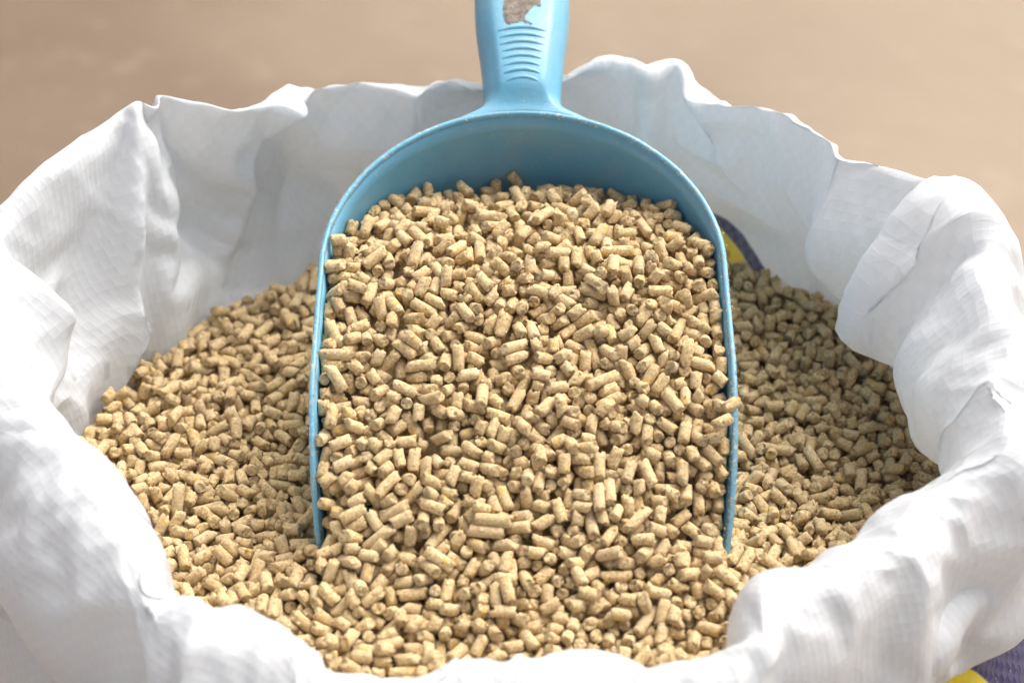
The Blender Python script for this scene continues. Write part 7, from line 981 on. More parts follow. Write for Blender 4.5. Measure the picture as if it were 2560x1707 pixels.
326,-1356,-221,-7,1,57, 320,-1392,-250,95,87,51, 347,-1321,-221,-168,44,57, 323,-1366,-187,16,9,57, 323,-1263,-251,96,80,63, 327,-1273,-198,-78,0,63, 291,-1242,-231,99,80,39, 291,-1277,-211,105,71,72,
321,-1222,-272,-110,8,39, 288,-1250,-268,-137,5,32, 361,-1221,-270,-111,7,63, 326,-1220,-236,-24,5,45, 305,-1146,-263,131,12,57, 325,325,288,76,86,39, 303,404,232,-77,17,39, 360,511,137,142,59,63,
314,537,144,-13,74,63, 329,558,-307,0,1,32, 368,605,-290,57,30,72, 278,587,-302,-143,89,45, 438,729,-255,-99,16,32, 303,629,-307,121,0,45, 369,661,-303,73,3,51, 337,605,-273,47,38,63,
333,672,-262,-130,20,72, 305,559,-274,74,7,32, 325,713,-304,27,2,57, 310,706,-270,-38,3,39, 340,730,-256,173,34,63, 298,753,-289,-17,74,63, 373,768,-254,17,54,45, 323,796,-307,35,2,57,
345,795,-260,-65,81,57, 311,826,-244,6,15,72, 302,789,-273,0,3,39, 389,816,-269,46,6,51, 304,855,-310,54,1,63, 321,848,-278,67,10,72, 356,833,-293,-165,79,57, 360,893,-267,-147,59,32,
308,940,-302,178,86,51, 340,923,-289,-131,39,72, 338,949,-260,167,16,63, 294,904,-306,169,87,45, 384,-1439,-256,-149,2,51, 431,-1443,-237,-164,35,72, 405,-1394,-236,-60,27,39, 367,-1404,-242,120,43,39,
380,-1339,-258,56,1,86, 411,-1350,-219,-35,53,63, 441,-1390,-199,35,6,32, 374,-1350,-209,84,40,57, 363,-1394,-196,-98,40,39, 401,-1253,-265,-55,9,51, 359,-1279,-245,-160,64,57, 428,-1266,-227,-91,15,45,
392,-1272,-228,-87,3,45, 423,-1214,-270,-35,6,57, 414,-1167,-262,-16,13,63, 419,-955,-177,44,19,51, 478,404,234,80,58,45, 390,476,66,-29,83,51, 389,550,-307,146,0,57, 384,531,-275,14,26,39,
415,506,-298,48,50,39, 418,594,-291,91,35,57, 411,645,-302,-14,2,45, 409,648,-266,57,4,39, 425,685,-245,-171,38,86, 458,675,-228,-150,31,57, 377,712,-302,-101,0,45, 436,707,-298,82,1,57,
398,691,-276,172,41,45, 402,726,-273,172,42,51, 420,782,-301,-97,0,32, 378,770,-303,-74,2,39, 339,760,-297,149,86,51, 410,771,-265,70,3,51, 428,828,-301,32,4,45, 402,855,-303,33,4,45,
426,859,-266,-69,2,39, 376,858,-258,-177,76,57, 341,891,-237,26,30,32, 361,875,-307,23,4,45, 384,918,-300,176,85,45, 418,896,-281,-162,45,72, 435,929,-270,168,5,39, 390,927,-251,-24,37,32,
485,-1403,-257,-119,0,51, 444,-1386,-240,-60,28,86, 494,-1429,-226,-161,35,102, 573,-1399,-256,30,1,39, 506,-1398,-206,-46,22,45, 461,-1338,-257,141,1,72, 497,-1321,-242,-117,44,45, 465,-1361,-223,134,3,57,
486,-1345,-197,166,24,45, 457,-1270,-261,-148,4,86, 488,-1280,-238,-52,53,32, 469,-1308,-211,4,22,63, 465,-1274,-194,-170,68,45, 482,-1207,-270,-152,4,51, 505,-1225,-245,174,36,51, 494,473,-309,11,1,63,
454,503,-297,-71,61,45, 471,473,-262,-71,61,45, 489,513,-275,136,61,57, 590,609,-272,87,27,39, 482,546,-305,58,4,39, 446,550,-289,21,40,45, 494,585,-287,153,43,45, 492,553,-264,161,22,57,
768,655,-283,84,8,39, 459,601,-302,89,3,45, 455,646,-285,-132,55,51, 473,645,-246,-129,54,72, 507,628,-254,38,25,57, 522,674,-263,177,43,32, 473,709,-293,-170,86,39, 484,709,-254,-60,1,51,
520,713,-221,57,7,45, 462,750,-230,125,37,39, 482,776,-296,68,1,57, 448,806,-278,162,33,51, 492,797,-259,65,2,51, 447,764,-275,-99,13,45, 461,810,-244,-103,17,72, 462,874,-290,176,85,51,
461,869,-246,176,85,32, 498,885,-283,179,85,57, 530,903,-277,180,84,63, 555,-1355,-255,51,2,57, 526,-1343,-235,-118,9,51, 601,-1358,-240,107,32,63, 569,-1365,-220,126,6,45, 548,-1399,-220,-55,0,39,
538,-1263,-260,-122,8,86, 564,-1300,-242,-172,34,51, 563,-1258,-232,-178,36,57, 594,-1261,-210,80,10,72, 527,-1290,-211,-38,35,45, 547,-1193,-270,-23,89,32, 588,-1201,-264,167,76,39, 559,-1214,-231,-78,10,45,
556,-1152,-265,12,3,51, 606,200,251,-67,2,57, 546,413,-314,146,4,57, 558,393,-281,135,5,86, 577,423,-272,-49,30,72, 600,434,-237,-36,19,57, 677,533,-254,-53,49,57, 554,479,-297,-92,85,57,
506,442,-290,151,30,39, 554,472,-251,132,4,51, 623,549,-266,10,2,45, 539,536,-304,19,2,57, 539,534,-269,66,5,63, 575,508,-264,-27,24,45, 531,608,-275,-104,8,39, 669,584,-269,-161,25,39,
557,602,-298,62,5,51, 504,641,-297,92,4,72, 552,650,-294,14,4,51, 555,646,-247,-119,84,57, 542,702,-291,98,1,63, 580,702,-289,88,3,32, 531,714,-256,-36,6,39, 557,683,-244,-167,58,63,
519,817,-293,-30,5,86, 518,768,-278,67,37,63, 540,753,-251,163,43,57, 548,792,-238,157,27,72, 544,849,-290,54,3,39, 573,889,-288,-44,4,32, 525,833,-257,-21,6,57, 554,869,-254,-154,25,39,
574,890,-229,-131,29,45, 645,-1364,-245,-107,88,51, 618,-1389,-211,111,6,39, 659,-1326,-233,145,31,51, 632,-1348,-192,-4,50,63, 617,-1296,-253,-73,2,86, 625,-1231,-263,-37,7,51, 637,-1282,-225,-150,46,45,
683,-1263,-215,-108,3,86, 598,-1318,-197,20,16,57, 637,-1193,-262,117,89,45, 665,-1207,-227,-118,1,32, 624,-1196,-216,28,29,57, 636,-1232,-218,96,79,51, 631,-1135,-261,81,12,51, 674,-1131,-262,73,6,72,
667,-1132,-206,-177,39,45, 662,-1066,-240,25,8,51, 668,-1099,-226,33,25,57, 745,-1132,-231,95,39,45, 727,-1014,-229,179,66,32, 706,-977,-235,-90,13,39, 701,-872,-248,-83,37,72, 659,305,-310,-66,82,72,
621,322,-320,-67,84,45, 616,320,-278,90,5,102, 617,313,-244,-61,85,32, 662,335,-259,-4,34,57, 687,337,-296,-69,39,86, 632,370,-321,-178,2,51, 594,429,-314,23,1,39, 630,404,-304,-169,17,63,
634,394,-269,84,6,45, 600,470,-307,-88,84,39, 637,443,-291,-167,35,86, 638,482,-303,-90,83,45, 610,509,-287,12,40,72, 686,438,-283,152,44,39, 605,553,-301,54,6,39, 647,526,-303,145,3,63,
649,569,-298,143,3,63, 578,572,-283,-33,44,32, 614,629,-293,108,5,63, 644,615,-267,-159,32,57, 647,655,-286,-115,83,39, 618,652,-237,-58,25,86, 571,598,-241,51,31,63, 654,692,-276,-119,83,51,
615,689,-287,88,6,45, 634,727,-267,-103,66,51, 622,757,-245,-9,13,63, 601,772,-214,-2,10,51, 592,773,-287,-8,5,72, 589,737,-287,-6,4,57, 604,807,-274,-169,32,45, 650,789,-248,26,61,57,
583,843,-287,55,3,63, 612,841,-259,-173,32,57, 661,850,-249,-120,29,63, 618,878,-264,175,83,72, 613,805,-236,171,32,39, 670,-1279,-253,-50,9,72, 702,-1351,-233,-104,86,72, 733,-1330,-216,-41,5,39,
690,-1357,-179,3,1,45, 693,-1250,-256,95,79,39, 721,-1277,-238,-118,42,63, 733,-1265,-201,-162,25,86, 770,-1293,-209,47,37,57, 798,-1313,-188,-153,20,57, 725,-1180,-269,-53,1,45, 700,-1211,-254,-23,21,86,
698,-1165,-234,-152,0,63, 711,-1191,-211,98,53,51, 760,-1224,-196,-11,49,72, 719,-1134,-268,-154,7,39, 756,-1118,-266,111,34,32, 709,-1113,-235,-138,34,45, 735,-1058,-226,48,18,57, 754,-1040,-293,-83,26,45,
725,-1028,-268,15,26,45, 730,-1075,-271,132,6,39, 697,-1031,-242,-70,9,51, 729,-974,-305,-80,13,86, 700,-946,-284,-91,5,51, 740,-949,-276,-93,21,45, 698,-936,-249,-98,6,39, 714,-989,-268,6,22,51,
708,-857,-314,169,86,39, 707,-903,-316,-91,0,32, 741,-881,-293,108,40,72, 719,-901,-269,-6,22,72, 738,-788,-316,-97,1,102, 704,-804,-296,-92,6,63, 734,-802,-275,-96,8,72, 791,-832,-264,-79,16,45,
736,-712,-299,-143,36,57, 738,-650,-313,-11,18,72, 706,-557,-310,94,39,63, 762,-618,-317,118,86,45, 709,-459,-333,84,87,32, 708,-267,-341,-90,2,57, 711,-258,-306,-95,3,39, 743,-117,-348,172,3,51,
715,-141,-324,9,12,45, 719,-177,-334,5,34,45, 704,-168,-285,107,79,51, 722,-25,-348,-105,1,57, 707,-66,-319,93,42,72, 706,-111,-304,-93,48,45, 704,-74,-278,93,42,51, 739,132,-347,85,1,45,
700,117,-328,2,30,72, 711,81,-344,-11,86,39, 702,98,-292,137,18,51, 690,184,-342,-172,3,51, 696,161,-313,106,23,51, 686,144,-282,38,18,45, 723,126,-265,156,84,57, 689,236,-338,48,3,51,
714,217,-321,-160,30,86, 715,245,-299,-150,37,63, 706,278,-286,-149,39,72, 716,324,-329,121,8,39, 698,285,-333,147,6,51, 734,331,-288,18,59,51, 651,288,-246,-153,25,57, 719,367,-309,-79,82,63,
727,365,-256,-79,82,39, 738,430,-239,-78,14,51, 711,411,-259,111,23,51, 680,387,-263,106,5,63, 705,465,-310,2,0,45, 704,506,-304,169,1,45, 673,486,-274,115,52,51, 710,417,-309,-98,13,51,
741,557,-298,83,8,57, 704,547,-290,-86,37,39, 712,581,-273,-76,34,57, 709,478,-264,-85,8,51, 728,526,-244,172,68,72, 701,626,-290,16,4,51, 714,617,-255,162,0,63, 691,595,-232,162,1,86,
703,650,-229,-159,33,39, 693,614,-201,179,14,39, 701,677,-283,136,3,51, 723,681,-253,-61,10,63, 670,656,-247,-146,24,57, 735,710,-230,-49,2,63, 683,728,-227,57,41,72, 717,790,-277,-6,4,57,
674,815,-259,-7,47,72, 672,734,-281,85,2,45, 692,766,-246,19,0,45, 668,869,-219,-22,2,57, 767,-1237,-257,95,78,39, 817,-1278,-250,-162,3,51, 746,-1320,-248,122,0,51, 810,-1262,-219,-39,28,72,
777,-1167,-251,74,82,72, 745,-1182,-231,46,84,39, 801,-1199,-266,-145,4,63, 785,-1210,-218,-32,40,51, 790,-1082,-285,-160,13,57, 813,-1101,-261,104,39,72, 795,-1131,-247,125,26,86, 785,-1153,-198,-48,4,63,
776,-1067,-231,29,39,63, 808,-999,-307,-53,7,39, 789,-1032,-290,106,19,51, 781,-1040,-256,167,5,51, 783,-982,-245,95,61,63, 775,-949,-311,-60,2,72, 781,-941,-274,-94,18,57, 755,-942,-244,-92,20,39,
792,-924,-242,-95,23,63, 797,-886,-310,32,2,57, 768,-857,-299,60,71,51, 813,-885,-273,166,15,51, 828,-833,-271,90,45,72, 795,-833,-311,-35,3,39, 815,-802,-291,57,43,45, 789,-691,-317,-6,2,39,
774,-782,-300,-101,32,63, 765,-352,-339,-36,1,57, 743,-381,-336,-36,1,86, 810,-286,-344,-166,2,57, 804,-170,-341,-173,40,39, 708,-221,-343,-90,2,32, 789,-82,-352,154,2,39, 749,-65,-333,80,37,63,
747,54,-350,-177,4,39, 737,21,-333,169,26,86, 818,156,-351,166,3,51, 775,163,-345,-94,72,32, 749,281,-336,65,6,45, 758,347,-313,4,57,51, 769,442,-314,167,2,32, 745,479,-288,-96,13,86,
782,528,-281,-102,77,72, 774,615,-286,-100,82,39, 762,571,-256,153,58,63, 738,753,-257,40,29,102, 728,827,-252,-69,44,45, 742,760,-212,42,29,45, 867,-1262,-253,-114,10,39, 832,-1218,-248,97,79,63,
855,-1253,-220,-50,16,51, 882,-1228,-218,127,21,102, 852,-1145,-275,-103,11,63, 879,-1189,-267,-110,9,45, 858,-1181,-236,33,8,39, 824,-1148,-223,126,26,57, 859,-1094,-286,-4,2,51, 873,-1058,-280,-17,32,45,
890,-1124,-263,107,40,57, 910,-1072,-254,-57,24,32, 848,-1124,-240,-21,36,51, 843,-1029,-300,-113,10,63, 882,-1017,-286,120,37,57, 915,-1029,-254,-24,53,51, 835,-1037,-262,-119,10,57, 845,-995,-237,-166,10,86,
870,-963,-307,69,0,57, 826,-953,-302,29,27,39, 817,-935,-267,-96,23,57, 853,-916,-263,143,54,72, 870,-953,-258,38,24,63, 869,-889,-308,-36,1,63, 889,-862,-292,-180,34,63, 917,-857,-267,120,24,51,
855,-869,-251,-42,33,57, 848,-799,-311,-86,2,51, 910,-779,-294,29,24,86, 893,-827,-292,178,15,39, 867,-635,-319,-84,4,63, 832,-641,-319,-84,4,57, 852,-371,-339,-137,3,32, 894,-304,-344,-150,2,63,
813,-384,-338,-144,3,39, 861,-121,-353,-47,0,32, 842,300,-330,-82,82,45, 853,393,-319,-87,81,39, 926,-1181,-267,-68,10,51, 961,-1152,-245,58,14,51, 914,-1232,-258,-13,3,39, 909,-1197,-233,-66,22,45,
929,-1087,-287,-169,3,57, 951,-1118,-271,55,40,39, 922,-1135,-250,-141,49,39, 932,-1098,-237,56,39,32, 926,-1166,-215,-41,4,72, 937,-1012,-303,-172,2,57, 946,-1047,-292,10,2,57, 955,-1061,-256,-173,1,45,
952,-1014,-258,91,44,45, 926,-967,-306,43,0,32, 943,-984,-280,-159,19,57, 951,-936,-306,-59,0,45, 900,-953,-281,-114,3,72, 945,-951,-263,-15,26,45, 936,-886,-307,-118,1,45, 969,-877,-280,-109,7,45,
951,-863,-250,2,46,32, 927,-906,-254,160,27,86, 950,-796,-309,-108,2,72, 977,-832,-308,-109,2,45, 981,-836,-267,157,37,63, 990,-790,-299,-170,60,45, 938,-803,-273,27,14,51, 957,-736,-304,76,87,51,
982,-709,-283,-40,28,45, 930,-483,-331,-90,5,57, 944,-210,-350,-85,3,72, 981,-150,-353,-142,1,51, 953,-80,-355,9,0,45, 948,374,-325,152,4,39, 1019,-1168,-272,83,79,32, 986,-1139,-276,-97,12,57,
1016,-1187,-235,33,4,57, 968,-1206,-254,86,79,51, 1057,-1092,-288,-67,10,45, 1003,-1082,-273,5,26,72, 1015,-1124,-255,-123,32,39, 980,-1111,-224,-123,51,86, 1043,-1066,-235,-179,50,63, 1002,-1032,-300,-107,12,45,
1032,-995,-296,162,29,51, 987,-1004,-275,-43,42,32, 1028,-1047,-274,166,47,57, 1004,-934,-308,135,1,86, 1033,-916,-292,-82,58,57, 993,-964,-273,-133,58,51, 1038,-970,-257,-83,59,57, 1015,-871,-306,33,88,39,
1023,-895,-260,-55,59,51, 992,-910,-250,112,11,72, 1024,-864,-236,-26,52,72, 1026,-820,-310,-110,3,63, 1024,-805,-275,-140,3,45, 1039,-840,-275,20,67,32, 1045,-811,-240,-91,2,45, 1023,-724,-314,172,1,57,
1038,-765,-310,52,87,39, 1002,-759,-283,-80,66,51, 1020,-728,-273,-32,19,32, 999,-673,-317,-93,4,57, 960,-679,-316,-105,4,32, 1031,-599,-320,77,86,39, 992,-196,-350,-27,2,39, 980,-224,-330,8,36,39,
1034,-109,-350,145,87,39, 993,-47,-355,21,1,39, 999,80,-354,87,1,86, 1036,100,-340,179,43,51, 1035,191,-349,121,2,32, 1031,136,-343,-138,87,51, 1108,-1100,-289,-47,7,51, 1088,-1130,-275,28,72,39,
1055,-1134,-262,86,37,57, 1141,-1081,-277,-167,85,63, 1096,-1122,-228,47,2,86, 1084,-1011,-307,-155,7,39, 1099,-1039,-288,77,50,51, 1088,-1061,-262,15,39,57, 1108,-1009,-252,-165,11,51, 1050,-1006,-266,-159,15,45,
1090,-963,-311,-143,3,45, 1077,-942,-286,23,9,39, 1097,-981,-280,-152,10,57, 1132,-1007,-302,76,80,51, 1128,-940,-286,-43,37,39, 1074,-894,-311,-103,2,57, 1114,-897,-312,-92,1,39, 1065,-911,-262,-67,33,102,
1066,-882,-239,-66,33,72, 1108,-853,-284,25,49,45, 1106,-805,-315,-99,2,63, 1069,-809,-313,-99,2,102, 1142,-816,-307,88,29,45, 1093,-800,-278,148,1,63, 1084,-826,-253,40,32,39, 1076,-731,-316,-123,3,39,
1107,-746,-298,176,43,45, 1137,-713,-319,-89,2,32, 1076,-749,-267,-46,29,72, 1041,-761,-256,87,33,39, 1123,-646,-322,-107,3,63, 1085,-657,-302,-57,35,72, 1053,-676,-318,-35,1,63, 1116,-550,-327,-160,2,57,
1103,-595,-324,-153,3,51, 1107,-627,-294,-61,36,45, 1066,-208,-347,-19,3,51, 1089,-63,-351,42,3,45, 1084,85,-345,-163,87,45, 1057,162,-338,-140,87,57, 1108,199,-345,-2,3,45, 1096,316,-332,38,6,32,
1202,-1016,-315,-133,12,57, 1135,-1043,-297,53,78,45, 1173,-1053,-302,-41,1,32, 1164,-1039,-259,-168,9,86, 1197,-967,-319,-134,3,51, 1229,-934,-307,-43,73,57, 1169,-950,-300,12,37,63, 1171,-989,-281,139,15,57,
1155,-999,-247,98,24,45, 1162,-869,-317,-134,4,45, 1204,-878,-309,124,65,45, 1189,-911,-294,10,27,102, 1148,-866,-281,-129,6,72, 1176,-886,-267,-130,8,63, 1184,-812,-320,119,1,63, 1198,-824,-285,-126,4,51,
1174,-803,-266,40,11,32, 1138,-821,-253,135,42,57, 1182,-724,-309,85,37,51, 1154,-765,-319,131,1,39, 1165,-750,-287,132,2,45, 1140,-766,-266,131,4,63, 1164,-675,-322,162,2,57, 1183,-642,-324,158,1,72,
1170,-684,-286,-174,3,39, 1166,-649,-277,-107,75,57, 1147,-582,-319,25,86,45, 1182,-593,-286,120,17,72, 1220,-585,-281,123,29,51, 1154,-614,-270,-6,40,51, 1127,-647,-257,62,39,57, 1174,-496,-331,84,87,32,
1193,-553,-328,-82,2,63, 1181,-421,-334,-46,2,39, 1170,-128,-343,67,1,51, 1159,-29,-346,-20,4,51, 1145,14,-348,-179,86,32, 1160,188,-340,-143,85,39, 1096,150,-348,101,1,57, 1159,404,-265,-112,34,51,
1269,-936,-300,-4,84,86, 1243,-976,-295,30,76,57, 1221,-1007,-261,-90,81,51, 1289,-897,-326,-121,5,45, 1250,-892,-324,-121,3,51, 1234,-857,-304,-63,37,51, 1273,-854,-302,-63,37,32, 1259,-816,-291,-145,24,57,
1224,-947,-257,51,22,63, 1241,-799,-324,-138,4,57, 1203,-773,-322,119,1,45, 1240,-759,-249,-154,4,57, 1251,-780,-279,14,15,72, 1227,-857,-262,-77,36,45, 1229,-748,-324,119,1,45, 1230,-746,-286,12,86,39,
1233,-708,-292,-2,28,51, 1201,-715,-262,-111,11,86, 1257,-652,-325,20,87,39, 1258,-691,-315,20,32,51, 1247,-625,-290,-156,1,86, 1254,-660,-279,41,27,51, 1249,-679,-248,132,15,57, 1217,-612,-327,-112,2,45,
1251,-580,-313,128,23,86, 1276,-553,-294,121,77,102, 1313,-545,-291,92,43,57, 1254,-527,-330,-167,1,57, 1229,-491,-331,-176,0,72, 1252,-483,-284,110,36,51, 1226,-516,-295,-74,48,45, 1212,-399,-334,-42,2,63,
1237,-454,-332,3,0,57, 1237,-436,-299,-12,6,72, 1199,41,-330,-15,36,57, 1204,418,-281,-98,83,102, 1318,-805,-331,-157,5,45, 1311,-780,-306,-158,4,57, 1315,-832,-304,-153,1,57, 1336,-794,-279,179,22,51,
1352,-758,-275,-157,48,51, 1344,-718,-333,117,2,32, 1319,-738,-314,27,41,63, 1267,-742,-312,-95,40,57, 1291,-731,-289,-93,38,51, 1367,-752,-320,62,35,57, 1325,-659,-332,6,87,32, 1312,-696,-315,12,43,57,
1309,-648,-297,-5,10,57, 1294,-688,-278,-102,38,51, 1314,-582,-331,74,1,32, 1324,-621,-331,165,3,72, 1349,-589,-318,-144,40,57, 1385,-550,-298,67,49,57, 1331,-511,-331,-144,0,45, 1294,-500,-311,-73,41,32,
1286,-492,-272,-109,15,57, 1352,-541,-324,38,3,45, 1327,-452,-273,49,0,45, 1315,-424,-331,44,1,51, 1302,-386,-329,-136,11,32, 1324,-466,-320,155,90,57, 1366,-470,-307,67,41,51, 1357,-435,-322,-171,44,39,
1330,-248,-331,-72,1,45, 1308,-207,-332,84,0,32, 1370,12,-326,-75,2,51, 1345,18,-299,63,38,45, 1337,123,-303,-57,58,72, 1304,191,-332,-67,0,57, 1386,-677,-335,84,1,86, 1375,-671,-300,6,27,63,
1351,-671,-272,-26,26,39, 1335,-622,-265,-8,29,57, 1420,-623,-279,73,4,39, 1415,-586,-334,147,3,39, 1395,-616,-322,-7,29,51, 1371,-632,-290,0,16,51, 1369,-588,-280,173,22,72, 1396,-509,-332,85,1,51,
1437,-497,-313,-14,56,39, 1426,-542,-316,117,43,51, 1341,-508,-293,-68,10,51, 1400,-450,-331,66,1,45, 1428,-462,-301,176,15,72, 1423,-413,-329,149,0,57, 1379,-398,-302,69,18,51, 1425,-428,-285,177,17,86,
1424,-363,-328,49,3,45, 1386,-349,-329,63,2,45, 1435,-318,-325,-15,2,39, 1439,-384,-301,-157,14,57, 1448,-279,-315,-149,86,51, 1353,-204,-329,-8,4,51, 1416,-203,-324,-55,2,51, 1406,-197,-289,12,4,57,
1439,-243,-318,-153,86,45, 1392,-148,-325,-69,1,51, 1428,-143,-322,-70,1,72, 1392,-83,-324,82,1,32, 1354,-100,-315,77,36,32, 1356,-158,-295,-161,44,57, 1352,-57,-323,-179,84,45, 1395,-34,-324,-61,3,45,
1381,-54,-287,-153,47,45, 1369,-13,-289,-150,0,51, -526,-747,-256,88,13,36, -534,-716,-215,93,43,36, -541,-685,-176,100,18,42, -555,-586,-70,-97,37,36, -525,-596,-44,90,32,48, -528,-561,-12,-101,41,36,
-564,-424,52,98,37,36, -565,-268,126,64,53,42, 621,-620,-104,84,16,36,
]
PD = np.array(PELLETS, np.float64).reshape(-1, 6)
NP = len(PD); RNG = np.random.default_rng(21)
PC = PD[:, :3] * 1e-4; PAZ = np.radians(PD[:, 3]); PEL = np.radians(PD[:, 4]); PLEN = PD[:, 5] * 1e-4
MS = 12                                                              # sides of a pellet
def pellet_geometry():
    # vertex array, one block for each pellet, its axis along Z; all are snapped and curved in different ways
    rad = .00181 * (1 + RNG.normal(size=(NP, 1, 1)) * .03)
    ang = np.arange(MS) * 2 * math.pi / MS
    ring_r = np.array([.50, .90, 1.0, 1.0, 1.0, 1.0, .90, .50]); ring_z = np.array([-1, -1, -.90, -.33, .33, .90, 1, 1.0])
    L = PLEN[:, None, None] * .5
    z = ring_z[None, :, None] * L * np.ones((1, 1, MS))
    inset = np.minimum(.00028, .1 * L); z = np.where(np.abs(ring_z)[None, :, None] == .90, np.sign(ring_z)[None, :, None] * (L - inset), z)
    r = rad * ring_r[None, :, None] * (1 + RNG.normal(size=(NP, 8, MS)) * .032)
    x = r * np.cos(ang); y = r * np.sin(ang)
    endw = np.array([1, 1, .85, .25, .25, .85, 1, 1.0])[None, :, None]
    for sgn in (-1, 1):                                              # each end snapped off at a slant, some cut deep, ragged
        m = (np.sign(ring_z) == sgn)[None, :, None]
        dirn = RNG.uniform(0, 2 * math.pi, (NP, 1, 1)); kind = RNG.random((NP, 1, 1))
        slope = np.where(kind < .52, RNG.uniform(0, .25, (NP, 1, 1)), np.where(kind < .85, RNG.uniform(.3, .7, (NP, 1, 1)), RNG.uniform(.8, 1.3, (NP, 1, 1))))
        slope = np.minimum(slope, .8 * PLEN[:, None, None] / .0047)
        s = x * np.cos(dirn) + y * np.sin(dirn)
        cut = -sgn * slope * np.maximum(s, -.0006)
        z = z + np.where(m, cut * endw, 0)
        z = z + np.where(m & (endw > .8), RNG.normal(size=z.shape) * .00033, 0)
        chip = (RNG.random((NP, 1, MS)) < .12) & (RNG.random((NP, 1, 1)) < .6)
        z = z + np.where(m & chip & (endw > .8), -sgn * .0007, 0)
    c0 = np.stack([0 * z[:, 0, 0], 0 * z[:, 0, 0], z[:, 0].mean(1) + RNG.normal(size=NP) * .00022], -1)
    c1 = np.stack([0 * z[:, 0, 0], 0 * z[:, 0, 0], z[:, 7].mean(1) + RNG.normal(size=NP) * .00022], -1)
    P = np.concatenate([np.stack([x, y, z], -1).reshape(NP, 8 * MS, 3), c0[:, None], c1[:, None]], 1)
    bend = RNG.normal(size=(NP, 1)) * 9.0; P[:, :, 0] += bend * P[:, :, 2] ** 2 * (np.abs(bend) > 4)
    return P
PV = pellet_geometry()
PF = []
for i in range(7):
    for k in range(MS): PF.append((i * MS + k, i * MS + (k + 1) % MS, (i + 1) * MS + (k + 1) % MS, (i + 1) * MS + k))
PQ = np.array(PF, np.int32)
PT = np.array([(8 * MS, (k + 1) % MS, k) for k in range(MS)] + [(8 * MS + 1, 7 * MS + k, 7 * MS + (k + 1) % MS) for k in range(MS)], np.int32)
NV = PV.shape[1]
ax = np.stack([np.cos(PEL) * np.cos(PAZ), np.cos(PEL) * np.sin(PAZ), np.sin(PEL)], -1)
e1 = np.cross(ax, np.where(np.abs(ax[:, 2:3]) < .9, [[0, 0, 1.0]], [[1.0, 0, 0]])); e1 /= np.linalg.norm(e1, axis=1)[:, None]; e2 = np.cross(ax, e1)
spin = RNG.uniform(0, 2 * math.pi, (NP, 1)); f1 = e1 * np.cos(spin) + e2 * np.sin(spin); f2 = np.cross(ax, f1)
ROT = np.stack([f1, f2, ax], -1)                                     # NP,3,3
TONE = np.stack([np.clip(RNG.normal(.35, .28, NP), 0, 1), RNG.random(NP) ** 2, RNG.random(NP)], -1)
def pellet_mesh(name, idx, world):
    n = len(idx); P = PV[idx]
    if world: P = np.einsum('nij,nvj->nvi', ROT[idx], P) + PC[idx][:, None]
    off = (np.arange(n) * NV)[:, None, None]
    q = (PQ[None] + off).reshape(-1, 4); t = (PT[None] + off).reshape(-1, 3)
    me = bpy.data.meshes.new(name); me.vertices.add(n * NV); me.vertices.foreach_set('co', P.astype(np.float32).ravel())
    nl = q.size + t.size; me.loops.add(nl); me.loops.foreach_set('vertex_index', np.r_[q.ravel(), t.ravel()].astype(np.int32))
    npoly = len(q) + len(t); me.polygons.add(npoly)
    ls = np.r_[np.arange(len(q)) * 4, q.size + np.arange(len(t)) * 3].astype(np.int32)
    me.polygons.foreach_set('loop_start', ls); me.polygons.foreach_set('use_smooth', np.ones(npoly, bool))
    me.update(calc_edges=True); me.validate()
    a = me.attributes.new('tone', 'FLOAT_VECTOR', 'POINT'); a.data.foreach_set('vector', np.repeat(TONE[idx], NV, 0).astype(np.float32).ravel())
    me.materials.append(M_PELLET)
    return me
N_SINGLE = 300
ca, sa = math.cos(TILT), math.sin(TILT)
for i in range(N_SINGLE):
    me = pellet_mesh('feed_pellet', np.array([i]), False)
    o = bpy.data.objects.new('feed_pellet', me); COL.objects.link(o)
    Mx = Matrix(ROT[i].tolist()).to_4x4(); Mx.translation = Vector(PC[i]); o.matrix_world = Mx
    o['category'] = 'pellet'
    yl = ((PC[i, 1] - RIM[1]) * ca + (PC[i, 2] - RIM[2]) * sa); xl = PC[i, 0] - RIM[0]
    if abs(xl) < HW and yl > -.150:
        group = 'pellets in the scoop'
        if yl > -.040: where = 'near the back wall of the scoop'
        elif xl < -.045: where = 'beside the left lip of the scoop'
        elif xl > .045: where = 'beside the right lip of the scoop'
        elif yl > -.080: where = 'on the crown of the heap'
        elif yl > -.120: where = 'in the middle of the scoop'
        else: where = 'in the mouth of the scoop'
    elif abs(xl) < HW:
        group = 'pellets in front of the scoop'
        where = 'in front of the scoop, ' + ('left of centre' if xl < -.025 else 'right of centre' if xl > .025 else 'at the centre')
    elif xl < 0: group = 'pellets left of the scoop'; where = 'left of the scoop, ' + ('towards the back' if PC[i, 1] > -.01 else 'towards the front' if PC[i, 1] < -.06 else 'halfway along')
    else: group = 'pellets right of the scoop'; where = 'right of the scoop, ' + ('towards the back' if PC[i, 1] > -.01 else 'towards the front' if PC[i, 1] < -.06 else 'halfway along')
    size = 'stubby' if PLEN[i] < .0047 else 'long' if PLEN[i] > .0069 else 'medium'
    toward = abs(ax[i] @ np.array([0, math.cos(PITCH), -math.sin(PITCH)]))
    pose = 'seen end on' if toward > .8 else 'lying crosswise' if abs(ax[i, 0]) > .8 else 'pointing lengthwise' if abs(ax[i, 0]) < .35 else 'lying at a slant'
    shade = 'pale' if TONE[i, 0] < .2 else 'brownish' if TONE[i, 0] > .55 else 'tan'
    o['label'] = size + ' ' + shade + ' pellet ' + pose + ' ' + where; o['group'] = group
heap = bpy.data.objects.new('feed_pellets', pellet_mesh('feed_pellets', np.arange(N_SINGLE, NP), True)); COL.objects.link(heap)
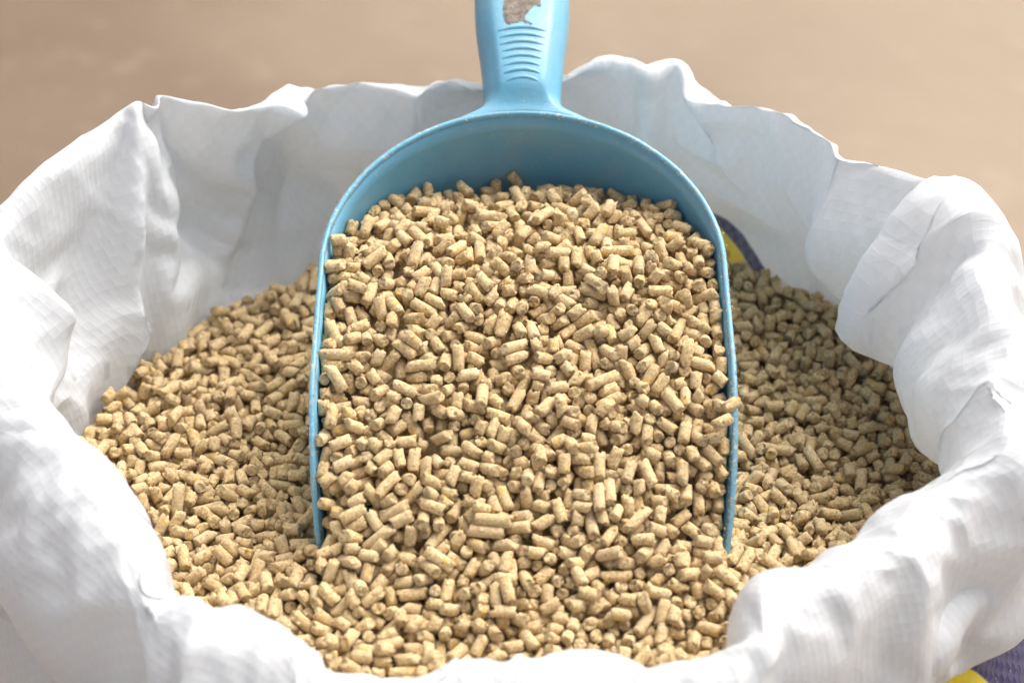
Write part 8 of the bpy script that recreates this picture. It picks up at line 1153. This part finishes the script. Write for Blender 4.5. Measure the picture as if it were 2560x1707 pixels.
heap['kind'] = 'stuff'; heap['label'] = 'mass of tan feed pellets filling the sack and the scoop'; heap['category'] = 'feed'
# packed meal under the loose pellets, so that gaps between them end in feed
def bed_mesh():
    step = .0045; xs = np.arange(-.15, .15, step); ys = np.arange(-.155, .105, step); X, Y = np.meshgrid(xs, ys)
    d2 = (X.ravel()[:, None] - PC[None, :, 0]) ** 2 + (Y.ravel()[:, None] - PC[None, :, 1]) ** 2
    near = np.argpartition(d2, 6, axis=1)[:, :6]
    Z = PC[near, 2].min(1) - .0035; Z[np.sqrt(np.take_along_axis(d2, near, 1).max(1)) > .012] = -.045
    n1 = len(xs); return np.stack([X.ravel(), Y.ravel(), Z], -1), [(i * n1 + j, i * n1 + j + 1, (i + 1) * n1 + j + 1, (i + 1) * n1 + j) for i in range(len(ys) - 1) for j in range(n1 - 1)]
BV, BF = bed_mesh()
ok = [f for f in BF if min(BV[k][2] for k in f) > -.044 and max(BV[k][2] for k in f) - min(BV[k][2] for k in f) < .009]
bed = mesh_obj('feed_meal', BV, ok, M_PELLET); bed['kind'] = 'stuff'; bed['label'] = 'broken tan feed meal beneath the loose pellets'; bed['category'] = 'feed'
# crumbs and meal dust: tiny chips on the pellets and stuck along the scoop's lip
def crumbs():
    r = np.random.default_rng(4); tet = np.array([(1, 1, 1), (1, -1, -1), (-1, 1, -1), (-1, -1, 1)], float) / 1.7
    C, S = [], []
    for _ in range(9000):
        i = r.integers(NP); d = r.normal(size=3); d[2] = abs(d[2]); d -= ax[i] * (d @ ax[i]); d /= np.linalg.norm(d)
        C.append(PC[i] + ax[i] * r.uniform(-.5, .5) * PLEN[i] * .8 + d * .00185); S.append(abs(r.normal()) ** 1.5 * .00018 + .00012)
    lipw = np.array(lip_c); Rx = np.array([[1, 0, 0], [0, ca, -sa], [0, sa, ca]])
    dens = np.interp(lipw[:, 1], [-.17, -.12, -.06, -.02, 0], [1, 1, .75, .35, .2])
    for _ in range(2600):
        j = r.integers(len(lipw) - 1)
        if r.random() > dens[j]: continue
        f = r.random(); c = lipw[j] * (1 - f) + lipw[j + 1] * f; nn = np.array([-NIN[j][0], -NIN[j][1], 0])
        a = r.uniform(-.0015, .0016); c = c + nn * a + np.array([0, 0, .0015 * (1 - abs(a / .0017) ** 3) ** .4])
        C.append(RIM + Rx @ c); S.append(abs(r.normal()) * .00010 + .00009)
    V, Fc = [], []
    for c, s in zip(C, S):
        q = np.linalg.qr(r.normal(size=(3, 3)))[0]; b = len(V)
        V += list(c + (tet * s * r.uniform(.6, 1.4, 3)) @ q); Fc += [(b, b + 1, b + 2), (b, b + 3, b + 1), (b, b + 2, b + 3), (b + 1, b + 3, b + 2)]
    return V, Fc
V, Fc = crumbs(); cr = mesh_obj('feed_crumbs', V, Fc, M_PELLET, smooth=False)
a = cr.data.attributes.new('tone', 'FLOAT_VECTOR', 'POINT'); a.data.foreach_set('vector', np.tile([.1, .3, .5], len(V)).astype(np.float32))
cr['kind'] = 'stuff'; cr['label'] = 'fine pale feed crumbs dusting the pellets and the scoop lip'; cr['category'] = 'crumbs'
